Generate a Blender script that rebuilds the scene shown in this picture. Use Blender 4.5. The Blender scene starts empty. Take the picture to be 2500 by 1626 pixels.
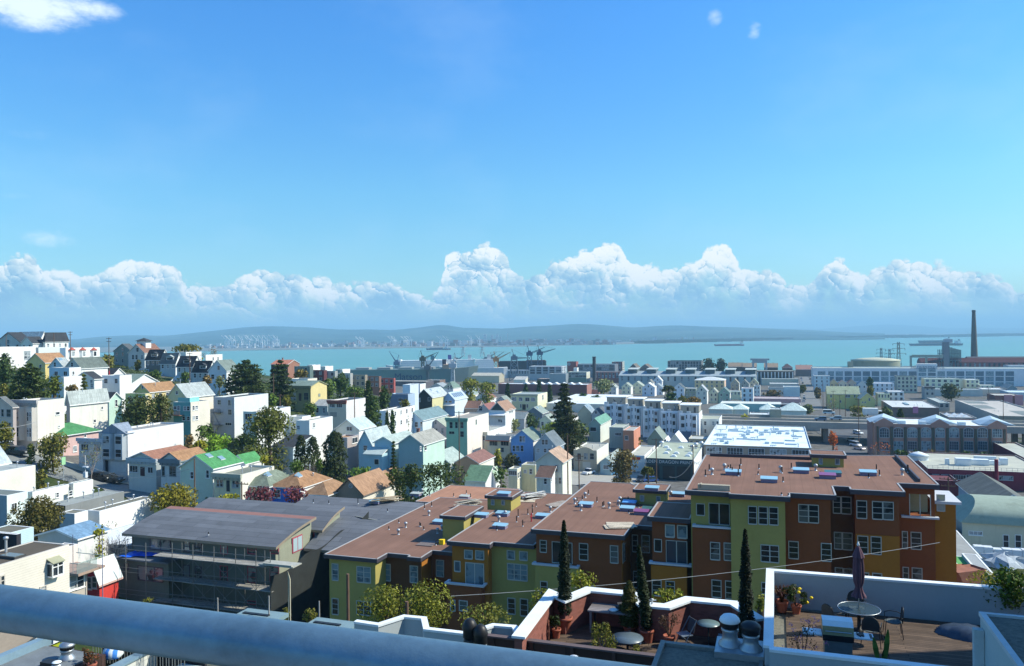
import bpy,math,random
import numpy as np
from mathutils import Vector,Matrix
R=math.radians
scene=bpy.context.scene
col=scene.collection
# camera
F,CX,CY=1900.,1250.,813.
CAMZ=57.
cam_d=bpy.data.cameras.new('camera')
cam_d.sensor_width=36.
cam_d.lens=F/2500.*36.
cam_d.clip_start,cam_d.clip_end=.05,90000.
cam=bpy.data.objects.new('camera',cam_d);col.objects.link(cam)
CAM_ROT=Matrix.Rotation(R(90.18),3,'X')@Matrix.Rotation(R(-.6),3,'Z')
cam.matrix_world=Matrix.Translation((0,0,CAMZ))@CAM_ROT.to_4x4()
scene.camera=cam
# light and exposure
SUN_EL,SUN_AZ=41.,4.
scene.view_settings.view_transform='Standard'
scene.view_settings.look='None'
scene.view_settings.gamma=1.
scene.view_settings.exposure=.48
s_dir=Vector((math.cos(R(SUN_EL))*math.cos(R(SUN_AZ)),math.cos(R(SUN_EL))*math.sin(R(SUN_AZ)),math.sin(R(SUN_EL))))
sun_d=bpy.data.lights.new('sun','SUN');sun_d.energy=4.9;sun_d.angle=R(.53);sun_d.color=(1.,.95,.80)
sun=bpy.data.objects.new('sun',sun_d);col.objects.link(sun)
sun.rotation_euler=s_dir.to_track_quat('Z','Y').to_euler()
sun.location=(200,0,300)
world=bpy.data.worlds.new('World');scene.world=world
world.use_nodes=True
scene.cycles.max_bounces=6
scene.cycles.transparent_max_bounces=8
scene.cycles.volume_bounces=0
class NT:
 """small helper to write node trees as expressions"""
 def __init__(self,tree):
  self.t=tree;self.n=tree.nodes;self.l=tree.links
 def node(self,kind,**kw):
  n=self.n.new(kind)
  for k,v in kw.items():setattr(n,k,v)
  return n
 def put(self,sock,v):
  if v is None:return
  if hasattr(v,'is_output')or isinstance(v,bpy.types.NodeSocket):self.l.new(v,sock)
  else:
   if isinstance(v,(tuple,list))and len(v)==3 and sock.type=='RGBA':v=(*v,1.)
   sock.default_value=v
 def math(self,op,a,b=None,c=None,clamp=False):
  n=self.node('ShaderNodeMath',operation=op,use_clamp=clamp)
  for i,v in enumerate((a,b,c)):self.put(n.inputs[i],v)
  return n.outputs[0]
 def mix(self,fac,a,b,mode='MIX'):
  n=self.node('ShaderNodeMix',data_type='RGBA',blend_type=mode)
  self.put(n.inputs['Factor'],fac);self.put(n.inputs[6],a);self.put(n.inputs[7],b)
  return n.outputs[2]
 def ramp(self,fac,stops,interp='LINEAR'):
  n=self.node('ShaderNodeValToRGB');e=n.color_ramp;e.interpolation=interp
  while len(e.elements)<len(stops):e.elements.new(.5)
  for k,(p,c)in zip(e.elements,stops):
   k.position=p;k.color=(*c,1.)if len(c)==3 else c
  self.put(n.inputs[0],fac)
  return n.outputs[0]
 def smooth(self,v,a,b):
  n=self.node('ShaderNodeMapRange',interpolation_type='SMOOTHSTEP')
  self.put(n.inputs[0],v);self.put(n.inputs[1],a);self.put(n.inputs[2],b)
  return n.outputs[0]
 def noise(self,vec,scale,detail=4.,rough=.55,dist=.0,dim='3D'):
  n=self.node('ShaderNodeTexNoise',noise_dimensions=dim)
  self.put(n.inputs['Vector'],vec);n.inputs['Scale'].default_value=scale
  n.inputs['Detail'].default_value=detail;n.inputs['Roughness'].default_value=rough
  n.inputs['Distortion'].default_value=dist
  return n.outputs['Fac']
 def xyz(self,x,y,z):
  n=self.node('ShaderNodeCombineXYZ')
  for i,v in enumerate((x,y,z)):self.put(n.inputs[i],v)
  return n.outputs[0]
 def vmath(self,op,a,b=None):
  n=self.node('ShaderNodeVectorMath',operation=op)
  self.put(n.inputs[0],a)
  if b is not None:
   if op=='SCALE':self.put(n.inputs['Scale'],b)
   else:self.put(n.inputs[1],b)
  return n.outputs[0]
def ray(px,py):
 """world direction (y component 1) through a photo pixel"""
 d=CAM_ROT@Vector(((px-CX)/F,-(py-CY)/F,-1.))
 return d/d.y
def P(px,py,D):
 """world point at forward distance D seen at a photo pixel"""
 return Vector((0,0,CAMZ))+ray(px,py)*D
CINV=CAM_ROT.transposed()
def proj(p):
 q=CINV@(Vector(p)-Vector((0,0,CAMZ)))
 return CX+F*q.x/-q.z,CY-F*q.y/-q.z
# sky with clouds (procedural, by direction)
def build_world():
 w=NT(world.node_tree);w.n.clear()
 out=w.node('ShaderNodeOutputWorld');bg=w.node('ShaderNodeBackground')
 sky=w.node('ShaderNodeTexSky',sky_type='NISHITA',sun_disc=False)
 sky.sun_elevation=R(SUN_EL);sky.sun_rotation=R(90.-SUN_AZ)
 sky.altitude=60.;sky.air_density=1.;sky.dust_density=.6;sky.ozone_density=2.6
 tc=w.node('ShaderNodeTexCoord')
 sep=w.node('ShaderNodeSeparateXYZ');w.put(sep.inputs[0],tc.outputs['Generated'])
 X,Y,Z=sep.outputs
 az=w.math('ARCTAN2',X,Y);el=w.math('ARCSINE',Z)
 hs=w.node('ShaderNodeHueSaturation');hs.inputs['Hue'].default_value=.5;hs.inputs['Saturation'].default_value=1.25
 w.put(hs.inputs['Color'],sky.outputs[0])
 t_el=w.smooth(el,.0,.45)
 tint=w.ramp(t_el,[(.0,(.84,1.12,1.14)),(.35,(.92,1.34,1.36)),(1.,(.80,1.38,1.74))])
 skyc=w.mix(1.,hs.outputs[0],tint,'MULTIPLY')
 skyc=w.vmath('SCALE',skyc,.10)
 fc=w.node('ShaderNodeFloatCurve')
 prof=[(-60,700),(0,640),(60,632),(110,665),(200,682),(270,668),(330,630),(380,628),(430,652),(475,705),(560,700),
(610,668),(660,662),(720,680),(790,684),(840,694),(900,694),(1000,716),(1062,728),(1082,636),(1130,612),
(1185,606),(1235,630),(1300,680),(1345,646),(1400,634),(1460,602),(1510,612),(1550,656),(1610,664),(1680,660),
(1722,624),(1762,612),(1805,655),(1880,664),(1950,700),(2000,655),(2040,630),(2100,672),(2140,656),(2200,642),
(2300,654),(2380,672),(2500,694),(2560,690)]
 A0,A1,E1=-.72,.72,.16
 c=fc.mapping.curves[0]
 pts=[]
 for px,py in prof:
  d=ray(px,py)
  a=math.atan2(d.x,d.y);e=math.asin(d.normalized().z)
  pts.append(((a-A0)/(A1-A0),e/E1))
 c.points[0].location=(.0,.42);c.points[1].location=(1.,.42)
 for a,e in pts:c.points.new(a,e)
 fc.mapping.update()
 fa=w.math('DIVIDE',w.math('SUBTRACT',az,A0),A1-A0,clamp=True)
 w.put(fc.inputs['Value'],fa);fc.inputs['Factor'].default_value=1.
 top=w.math('MULTIPLY',fc.outputs[0],E1)
 p=w.xyz(az,w.math('MULTIPLY',el,1.12),.0)
 wob=w.node('ShaderNodeTexNoise',noise_dimensions='2D');w.put(wob.inputs['Vector'],p)
 wob.inputs['Scale'].default_value=55.;wob.inputs['Detail'].default_value=5.;wob.inputs['Roughness'].default_value=.6
 pw=w.vmath('ADD',p,w.vmath('SCALE',w.vmath('SUBTRACT',wob.outputs['Color'],(.5,.5,.5)),.016))
 def puffs(vec):
  """heaped round billows: three sizes of domes, as a height"""
  tot=None
  for sc,amp,sd in((21.,.017,.31),(47.,.0125,1.7),(108.,.0062,4.2)):
   v=w.node('ShaderNodeTexVoronoi',feature='F1',voronoi_dimensions='2D')
   w.put(v.inputs['Vector'],w.vmath('ADD',vec,(sd,sd*.6,.0)));v.inputs['Scale'].default_value=sc
   dome=w.math('SQRT',w.math('MAXIMUM',.0,w.math('SUBTRACT',1.,w.math('MULTIPLY',w.math('MULTIPLY',v.outputs['Distance'],v.outputs['Distance']),1.35))))
   q=w.math('MULTIPLY',dome,amp)
   tot=q if tot is None else w.math('ADD',tot,q)
  return tot
 h0=puffs(pw);e=.0016
 hx=puffs(w.vmath('ADD',pw,(e,.0,.0)));hy=puffs(w.vmath('ADD',pw,(.0,e,.0)))
 gx=w.math('DIVIDE',w.math('SUBTRACT',h0,hx),e);gy=w.math('DIVIDE',w.math('SUBTRACT',h0,hy),e)
 big=w.noise(p,15.,4.,.55,.0,'2D')
 fine=w.noise(p,150.,5.,.65,.0,'2D')
 edge=w.math('ADD',top,w.math('ADD',w.math('MULTIPLY',w.math('SUBTRACT',h0,.026),1.),w.math('MULTIPLY',w.math('SUBTRACT',fine,.5),.006)))
 edge=w.math('ADD',edge,w.math('MULTIPLY',w.math('SUBTRACT',big,.5),.020))
 depth=w.math('SUBTRACT',edge,el)
 mask=w.smooth(depth,-.0006,.0038)
 deep=w.smooth(depth,.012,.05)
 thin=w.smooth(w.noise(p,21.,6.,.62,.0,'2D'),.38,.56)
 mask=w.math('MULTIPLY',mask,w.math('SUBTRACT',1.,w.math('MULTIPLY',deep,w.math('MULTIPLY',w.math('SUBTRACT',1.,thin),.50))))
 lowfade=w.smooth(el,.004,.050)
 mask=w.math('MULTIPLY',mask,w.math('ADD',.62,w.math('MULTIPLY',lowfade,.38)))
 nl=w.math('ADD',w.math('MULTIPLY',gx,.50),w.math('MULTIPLY',gy,.55))
 lit=w.math('ADD',.58,w.math('MULTIPLY',nl,.42))
 lit=w.math('ADD',lit,w.math('MULTIPLY',w.smooth(depth,.040,.002),.30))
 lit=w.math('ADD',lit,w.math('MULTIPLY',w.math('SUBTRACT',big,.52),2.3))
 lit=w.math('SUBTRACT',lit,w.math('MULTIPLY',w.smooth(el,.075,.028),.30),clamp=True)
 ccol=w.ramp(lit,[(.0,(.23,.43,.62)),(.35,(.38,.58,.72)),(.65,(.62,.76,.80)),(.88,(.92,.95,.92)),(1.,(1.,1.,.97))])
 haze_f=w.smooth(el,.062,.0)
 ccol=w.mix(w.math('MULTIPLY',haze_f,.65),ccol,(.48,.66,.74))
 ccol=w.vmath('SCALE',ccol,.84)
 res=w.mix(mask,skyc,ccol)
 wis=None
 for px,py,sx,sy,amp in[(70,15,110,45,1.25),(215,20,75,30,.9),(1745,45,24,26,.7),(1842,75,22,26,.75),(80,330,75,20,.5),
(50,478,95,13,.5),(130,585,70,26,.75),(40,600,90,20,.45),(1950,700,60,50,.5)]:
  d=ray(px,py);a=math.atan2(d.x,d.y);e=math.asin(d.normalized().z)
  u=w.math('DIVIDE',w.math('SUBTRACT',az,a),sx/F);v=w.math('DIVIDE',w.math('SUBTRACT',el,e),sy/F)
  g=w.math('EXPONENT',w.math('MULTIPLY',w.math('ADD',w.math('MULTIPLY',u,u),w.math('MULTIPLY',v,v)),-.8))
  g=w.math('MULTIPLY',g,amp)
  wis=g if wis is None else w.math('MAXIMUM',wis,g)
 st=w.xyz(az,w.math('MULTIPLY',el,2.1),.8)
 wn=w.noise(st,26.,7.,.66,.0,'2D')
 wm=w.smooth(w.math('MULTIPLY',wis,w.math('ADD',.25,wn)),.30,.85)
 res=w.mix(w.math('MULTIPLY',wm,.9),res,(.72,.82,.88))
 veil=w.math('MULTIPLY',w.smooth(w.noise(st,3.2,5.,.6,.0,'2D'),.45,.8),.10)
 res=w.mix(veil,res,(.55,.72,.9))
 w.put(bg.inputs['Color'],res);bg.inputs['Strength'].default_value=1.
 w.l.new(bg.outputs[0],out.inputs['Surface'])
build_world()
world.cycles.sampling_method='MANUAL'
world.cycles.sample_map_resolution=512
# scene helpers
TH=R(18.7)
E1=Vector((math.cos(TH),-math.sin(TH),0));E2=Vector((math.sin(TH),math.cos(TH),0))
def tag(o,label=None,cat=None,group=None,kind=None):
 if label:o['label']=label
 if cat:o['category']=cat
 if group:o['group']=group
 if kind:o['kind']=kind
 return o
def empty(name,loc,rz=.0,label=None,cat=None,group=None):
 o=bpy.data.objects.new(name,None);col.objects.link(o)
 o.location=loc;o.rotation_euler=(0,0,rz);o.empty_display_size=.3
 return tag(o,label,cat,group)
class MB:
 """collects faces, then links ONE mesh object"""
 def __init__(self):self.v=[];self.f=[];self.m=[];self.sm=[]
 def add(self,verts,faces,mi=0,smooth=False):
  b=len(self.v);self.v+=[tuple(p)for p in verts]
  for f in faces:self.f.append(tuple(b+i for i in f));self.m.append(mi);self.sm.append(smooth)
  return self
 def box(self,x0,y0,z0,x1,y1,z1,mi=0):
  v=[(x0,y0,z0),(x1,y0,z0),(x1,y1,z0),(x0,y1,z0),(x0,y0,z1),(x1,y0,z1),(x1,y1,z1),(x0,y1,z1)]
  return self.add(v,[(0,3,2,1),(4,5,6,7),(0,1,5,4),(1,2,6,5),(2,3,7,6),(3,0,4,7)],mi)
 def prism(self,poly,z0,z1,mi=0,mtop=None):
  """vertical prism over a counter-clockwise polygon; z1 may be a list of heights"""
  n=len(poly);zt=z1 if isinstance(z1,(list,tuple))else[z1]*n;zb=z0 if isinstance(z0,(list,tuple))else[z0]*n
  v=[(x,y,zb[i])for i,(x,y)in enumerate(poly)]+[(x,y,zt[i])for i,(x,y)in enumerate(poly)]
  self.add(v,[tuple(range(n-1,-1,-1))]+[(i,(i+1)%n,n+(i+1)%n,n+i)for i in range(n)],mi)
  return self.add(v[n:],[tuple(range(n))],mi if mtop is None else mtop)
 def tube(self,a,b,r0,r1=None,n=8,mi=0,caps=True):
  a,b=Vector(a),Vector(b);r1=r0 if r1 is None else r1
  d=(b-a).normalized();u=d.orthogonal().normalized();w=d.cross(u)
  v=[]
  for c,r in((a,r0),(b,r1)):
   v+=[c+(u*math.cos(2*math.pi*i/n)+w*math.sin(2*math.pi*i/n))*r for i in range(n)]
  f=[(i,(i+1)%n,n+(i+1)%n,n+i)for i in range(n)]
  self.add(v,f,mi,True)
  if caps:self.add(v,[tuple(range(n-1,-1,-1)),tuple(range(n,2*n))],mi)
  return self
 def path(self,pts,r,n=6,mi=0):
  pts=[Vector(p)for p in pts];rr=r if isinstance(r,(list,tuple))else[r]*len(pts)
  rings=[];u=None
  for i,p in enumerate(pts):
   d=(pts[min(i+1,len(pts)-1)]-pts[max(i-1,0)]).normalized()
   u=d.orthogonal().normalized()if u is None else(u-d*u.dot(d)).normalized()
   w=d.cross(u)
   rings.append([p+(u*math.cos(2*math.pi*k/n)+w*math.sin(2*math.pi*k/n))*rr[i]for k in range(n)])
  v=[q for g in rings for q in g]
  f=[(i*n+k,i*n+(k+1)%n,(i+1)*n+(k+1)%n,(i+1)*n+k)for i in range(len(pts)-1)for k in range(n)]
  self.add(v,f,mi,True)
  return self.add(v,[tuple(range(n-1,-1,-1)),tuple(range(len(v)-n,len(v)))],mi)
 def lathe(self,prof,c=(0,0,0),n=16,mi=0,smooth=True):
  """prof: list of (radius, z) from bottom to top"""
  v=[];
  for r,z in prof:
   v+=[(c[0]+r*math.cos(2*math.pi*k/n),c[1]+r*math.sin(2*math.pi*k/n),c[2]+z)for k in range(n)]
  f=[(i*n+k,i*n+(k+1)%n,(i+1)*n+(k+1)%n,(i+1)*n+k)for i in range(len(prof)-1)for k in range(n)]
  self.add(v,f,mi,smooth)
  return self.add(v,[tuple(range(n-1,-1,-1)),tuple(range(len(v)-n,len(v)))],mi)
 def build(self,name,mats,parent=None,loc=None,rz=None):
  me=bpy.data.meshes.new(name);me.from_pydata(self.v,[],self.f)
  for m in(mats if isinstance(mats,(list,tuple))else[mats]):me.materials.append(m)
  me.polygons.foreach_set('material_index',self.m)
  me.polygons.foreach_set('use_smooth',self.sm)
  me.update()
  o=bpy.data.objects.new(name,me);col.objects.link(o)
  if parent:o.parent=parent
  if loc is not None:o.location=loc
  if rz is not None:o.rotation_euler=(0,0,rz)
  return o
# materials
_mats={}
def mat(name,c,rough=.8,var=.12,scale=1.2,bump=.0,bscale=20.,metal=.0,kind=None,spec=.3,c2=None):
 """procedural paint / stucco / roofing: slow soft mottling, fine grain, optional pattern"""
 key=(name,tuple(round(x,4)for x in c),rough,var,scale,bump,bscale,metal,kind,c2)
 if key in _mats:return _mats[key]
 m=bpy.data.materials.new(name);m.use_nodes=True
 t=NT(m.node_tree);t.n.clear()
 out=t.node('ShaderNodeOutputMaterial');b=t.node('ShaderNodeBsdfPrincipled')
 t.l.new(b.outputs[0],out.inputs[0])
 tc=t.node('ShaderNodeTexCoord').outputs['Object']
 n1=t.noise(tc,scale,5.,.6);n2=t.noise(tc,scale*9.,3.,.6)
 k=t.math('ADD',t.math('MULTIPLY',n1,.65),t.math('MULTIPLY',n2,.35))
 lo=tuple(x*(1-var*1.6)for x in c);hi=tuple(min(x*(1+var*1.4),.9)for x in c)
 cc=t.ramp(k,[(.25,lo),(.5,c),(.75,hi)])
 h=n2
 if kind=='siding':
  sz=t.node('ShaderNodeSeparateXYZ');t.put(sz.inputs[0],tc)
  fr=t.math('FRACT',t.math('DIVIDE',sz.outputs[2],.2))
  cc=t.mix(t.smooth(fr,.16,.0),cc,tuple(x*.6 for x in c));h=fr
 elif kind=='shingle':
  br=t.node('ShaderNodeTexBrick');br.offset=.5
  t.put(br.inputs['Vector'],tc);br.inputs['Scale'].default_value=1.
  br.inputs['Brick Width'].default_value=.5;br.inputs['Row Height'].default_value=.24;br.inputs['Mortar Size'].default_value=.012
  br.inputs['Color1'].default_value=(.8,.8,.8,1);br.inputs['Color2'].default_value=(1.16,1.16,1.16,1);br.inputs['Mortar'].default_value=(.62,.62,.62,1)
  cc=t.mix(1.,cc,br.outputs['Color'],'MULTIPLY')
  streak=t.noise(t.vmath('MULTIPLY',tc,(1.6,.25,.25)),1.,4.,.6)
  cc=t.mix(t.smooth(streak,.5,.75),cc,tuple(x*.72 for x in c))
 elif kind=='brick':
  br=t.node('ShaderNodeTexBrick');sw=t.node('ShaderNodeSeparateXYZ');t.put(sw.inputs[0],tc)
  t.put(br.inputs['Vector'],t.xyz(t.math('ADD',sw.outputs[0],sw.outputs[1]),sw.outputs[2],.0));br.inputs['Scale'].default_value=1.
  br.inputs['Brick Width'].default_value=.24;br.inputs['Row Height'].default_value=.08;br.inputs['Mortar Size'].default_value=.01
  br.inputs['Color1'].default_value=(*lo,1);br.inputs['Color2'].default_value=(*hi,1);br.inputs['Mortar'].default_value=(*[x*.8+.02 for x in c],1)
  cc=t.mix(.7,cc,br.outputs['Color'])
 elif kind=='roll':
  br=t.node('ShaderNodeTexBrick');br.offset=.37
  t.put(br.inputs['Vector'],tc);br.inputs['Scale'].default_value=1.
  br.inputs['Brick Width'].default_value=7.;br.inputs['Row Height'].default_value=.95;br.inputs['Mortar Size'].default_value=.022
  br.inputs['Color1'].default_value=(.86,.86,.86,1);br.inputs['Color2'].default_value=(1.12,1.12,1.12,1);br.inputs['Mortar'].default_value=(.45,.45,.45,1)
  cc=t.mix(1.,cc,br.outputs['Color'],'MULTIPLY')
  st=t.noise(tc,.45,6.,.65)
  cc=t.mix(t.math('MULTIPLY',t.smooth(st,.52,.7),.5),cc,tuple(x*.62 for x in c))
 elif kind=='flat':
  st=t.noise(tc,.25,6.,.65)
  cc=t.mix(t.math('MULTIPLY',t.smooth(st,.48,.68),.55),cc,tuple(x*.6 for x in c))
 elif kind=='plank':
  w=t.node('ShaderNodeTexBrick');w.offset=.3
  t.put(w.inputs['Vector'],tc);w.inputs['Scale'].default_value=1.
  w.inputs['Brick Width'].default_value=2.6;w.inputs['Row Height'].default_value=.14;w.inputs['Mortar Size'].default_value=.008
  w.inputs['Color1'].default_value=(.7,.7,.7,1);w.inputs['Color2'].default_value=(1.25,1.25,1.25,1);w.inputs['Mortar'].default_value=(.15,.15,.15,1)
  cc=t.mix(1.,cc,w.outputs['Color'],'MULTIPLY')
 elif kind=='stain':
  s1=t.noise(t.vmath('MULTIPLY',tc,(1.,1.,.12)),1.4,5.,.65)
  cc=t.mix(t.math('MULTIPLY',t.smooth(s1,.5,.75),.35),cc,tuple(x*.6 for x in c))
 elif kind=='stripe' and c2:
  sx=t.node('ShaderNodeSeparateXYZ');t.put(sx.inputs[0],tc)
  cc=t.mix(t.smooth(t.math('FRACT',t.math('MULTIPLY',sx.outputs[0],bscale)),.45,.55),cc,c2)
 t.put(b.inputs['Base Color'],cc)
 b.inputs['Roughness'].default_value=rough;b.inputs['Metallic'].default_value=metal
 b.inputs['Specular IOR Level'].default_value=spec
 if bump:
  bp=t.node('ShaderNodeBump');bp.inputs['Strength'].default_value=bump;bp.inputs['Distance'].default_value=.03
  t.put(bp.inputs['Height'],t.noise(tc,bscale,4.,.6)if kind!='siding' else h);t.l.new(bp.outputs[0],b.inputs['Normal'])
 _mats[key]=m
 return m
def glass_mat(name,c=(.03,.04,.05),rough=.08,cur=(.3,.33,.34),amt=.35):
 """window glass: dark room behind a glossy surface, here and there a pale curtain"""
 key=(name,c,cur,amt)
 if key in _mats:return _mats[key]
 m=bpy.data.materials.new(name);m.use_nodes=True
 t=NT(m.node_tree);b=t.n['Principled BSDF']
 oi=t.node('ShaderNodeObjectInfo').outputs['Random']
 tc=t.node('ShaderNodeTexCoord').outputs['Object']
 ps=t.noise(t.vmath('ADD',tc,t.xyz(t.math('MULTIPLY',oi,37.),.0,t.math('MULTIPLY',oi,11.))),.9,3.,.6)
 fac=t.math('MULTIPLY',t.smooth(oi,1.-amt,1.-amt+.05),t.smooth(ps,.4,.5))
 t.put(b.inputs['Base Color'],t.mix(fac,c,cur))
 b.inputs['Roughness'].default_value=rough;b.inputs['Specular IOR Level'].default_value=.6
 _mats[key]=m
 return m
# terrain
def _tp(px,D,z):
 r=ray(px,819.);return(r.x*D,D,z)
_ctl=[(-60,-60,-22),(0,-60,-22),(60,-60,-22),(0,0,-23),(30,0,-24),(-30,0,-24),(-60,30,-24),(90,0,-27),(-100,20,-18),(0,40,-25),(45,35,-25),(75,60,-29),
(-150,0,-12),(150,0,-32),(-150,-80,-12),(150,-80,-28),(-15,82,-32),(0,78,-30),(20,73,-28.5),(38,67,-27),(50,110,-35),(10,115,-36),(-42,76,-27),(-50,92,-29),(-30,92,-33)]
_ctl+=[_tp(*a)for a in[(265,152,-28.),(380,136,-28.5),(60,150,-21.5),(-200,170,-14),(-200,110,-24),(90,168,-23),(300,160,-27.5),(0,120,-28.5),(0,138,-24.5),(150,115,-30),(320,110,-31),(130,95,-30),
(550,130,-29.5),(700,125,-31),(900,138,-33),(1100,160,-36),(1300,200,-39),(1450,215,-41),(1600,215,-42),(1500,120,-37),(1800,120,-38),
(450,230,-23.5),(300,235,-21),(100,240,-15.5),(520,215,-25),(650,250,-24.5),(330,340,-14),(450,345,-14),(560,350,-16),(50,290,-11),(-100,330,-4),(200,300,-11),(60,360,-5.5),(150,355,-8),
(600,300,-19),(700,320,-22),(700,420,-22),(850,450,-28),(550,480,-20),(300,480,-12),(0,500,-4),(840,270,-26.5),(1000,220,-34),(960,300,-30),(1000,420,-36),(1120,330,-38),(1250,250,-39.5),
(1250,365,-41.5),(1200,450,-42),(1450,300,-41.5),(1750,324,-41.5),(2000,300,-44),(2300,267,-44.5),(2500,300,-44),(1700,490,-45),(2000,480,-46),(2300,480,-46),(2600,480,-46),(2200,680,-48.5),(2600,680,-48),
(1500,700,-51),(1250,850,-53.5),(1000,700,-48),(900,620,-42),(700,650,-36),(400,700,-26),(2315,139,-38),(2500,150,-38),(2300,200,-42),(2700,200,-40),(2150,115,-36),(2400,100,-34),(2700,100,-33),
(2000,225,-42),(1700,950,-54),(2200,950,-53),(2700,950,-52),(1000,940,-54),(600,900,-50),(200,900,-45),(-100,900,-40),(-100,1100,-64),(400,1080,-64),(800,1040,-64),(1200,1030,-64),(1600,1040,-63.5),(2000,1100,-63.5),(2300,1240,-64),(2700,1250,-64),
(300,1300,-66),(1200,1300,-66),(2000,1350,-66),(2700,1450,-66)]]
_C=np.array(_ctl,float)
def _rbf_fit(C):
 n=len(C);d=np.hypot(C[:,None,0]-C[None,:,0],C[:,None,1]-C[None,:,1])
 A=np.zeros((n+3,n+3));A[:n,:n]=d+np.eye(n)*-6.
 A[:n,n]=1;A[:n,n+1]=C[:,0];A[:n,n+2]=C[:,1];A[n:,:n]=A[:n,n:].T
 return np.linalg.solve(A,np.concatenate([C[:,2],np.zeros(3)]))
_W=_rbf_fit(_C)
def coast(x,y):
 """forward distance of the quay wall in the direction of a place"""
 return np.interp(np.asarray(x)/np.maximum(np.asarray(y),1.),[-.6,-.2,-.055,-.02,.13,.34,.42,.66],[860,880,940,1085,1125,1125,1180,1330])
def ground_z(x,y):
 """terrain height (world z) at a place"""
 d=np.hypot(_C[:,0]-x,_C[:,1]-y)
 z=float(d@_W[:-3]+_W[-3]+_W[-2]*x+_W[-1]*y)+CAMZ
 return max(z,2.4)if y<coast(x,y)else-5.
def hit(px,py,h=.0,d0=40.,d1=1400.):
 """forward distance at which the ray through a pixel comes down to h metres above the ground"""
 r=ray(px,py);D=d0;step=2.
 while D<d1:
  p=r*D
  if p.z+CAMZ<=ground_z(p.x,p.y)+h:return D
  D+=step;step=max(2.,D*.008)
 return d1
def build_terrain():
 az=np.radians(np.linspace(-72,72,220));rad=np.concatenate([np.linspace(.1,60,26),np.concatenate([np.geomspace(64,850,110),np.linspace(862,1480,52)])])
 A,Q=np.meshgrid(az,rad);X=np.sin(A)*Q;Y=np.cos(A)*Q-40.
 pts=np.stack([X.ravel(),Y.ravel()],1)
 d=np.hypot(pts[:,None,0]-_C[None,:,0],pts[:,None,1]-_C[None,:,1])
 Z=d@_W[:-3]+_W[-3]+pts@_W[-2:]+CAMZ
 Z=np.where(pts[:,1]<coast(pts[:,0],pts[:,1]),np.maximum(Z,2.4),-5.)
 v=np.column_stack([pts,Z]);nx,ny=len(az),len(rad)
 f=[(j*nx+i,(j+1)*nx+i,(j+1)*nx+i+1,j*nx+i+1)for j in range(ny-1)for i in range(nx-1)]
 m=MB();m.v=[tuple(p)for p in v];m.f=[tuple(reversed(q))for q in f];m.m=[0]*len(f);m.sm=[True]*len(f)
 gm=bpy.data.materials.new('yard_soil_and_grass');gm.use_nodes=True
 t=NT(gm.node_tree);b=t.n['Principled BSDF'];tc=t.node('ShaderNodeTexCoord').outputs['Object']
 n1=t.noise(tc,.06,6.,.6);n2=t.noise(tc,.5,5.,.65)
 c=t.ramp(n2,[(.3,(.018,.032,.010)),(.5,(.040,.060,.016)),(.7,(.075,.072,.035))])
 pv=t.ramp(n2,[(.3,(.085,.082,.075)),(.7,(.17,.165,.15))])
 sp=t.node('ShaderNodeSeparateXYZ');t.put(sp.inputs[0],tc)
 town=t.smooth(t.math('ADD',sp.outputs[0],t.math('MULTIPLY',sp.outputs[1],.22)),10.,60.)
 thr=t.math('SUBTRACT',.56,t.math('MULTIPLY',town,.22))
 c=t.mix(t.smooth(t.math('SUBTRACT',n1,thr),-.03,.05),c,pv)
 t.put(b.inputs['Base Color'],c);b.inputs['Roughness'].default_value=.95;b.inputs['Specular IOR Level'].default_value=.1
 o=m.build('ground',gm);tag(o,kind='structure',label='sloping ground of yards, grass and soil between the houses')
 o.data.update()
 return o
build_terrain()
# bay
def build_water():
 wm=bpy.data.materials.new('bay_water');wm.use_nodes=True
 t=NT(wm.node_tree);b=t.n['Principled BSDF'];tc=t.node('ShaderNodeTexCoord').outputs['Object']
 st=t.noise(t.vmath('MULTIPLY',tc,(.0016,.006,1.)),1.,5.,.6)
 t.put(b.inputs['Base Color'],t.ramp(st,[(.3,(.085,.24,.20)),(.7,(.11,.285,.225))]))
 b.inputs['Roughness'].default_value=.32;b.inputs['Specular IOR Level'].default_value=.35
 bp=t.node('ShaderNodeBump');bp.inputs['Strength'].default_value=.5;bp.inputs['Distance'].default_value=1.
 t.put(bp.inputs['Height'],t.noise(t.vmath('MULTIPLY',tc,(.1,.14,.1)),1.,3.,.6));t.l.new(bp.outputs[0],b.inputs['Normal'])
 m=MB();m.add([(-16000,500,0),(16000,500,0),(20000,30000,0),(-20000,30000,0)],[(0,1,2,3)])
 tag(m.build('water',wm),kind='structure',label='green bay water between the docks and the far hills')
build_water()
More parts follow.
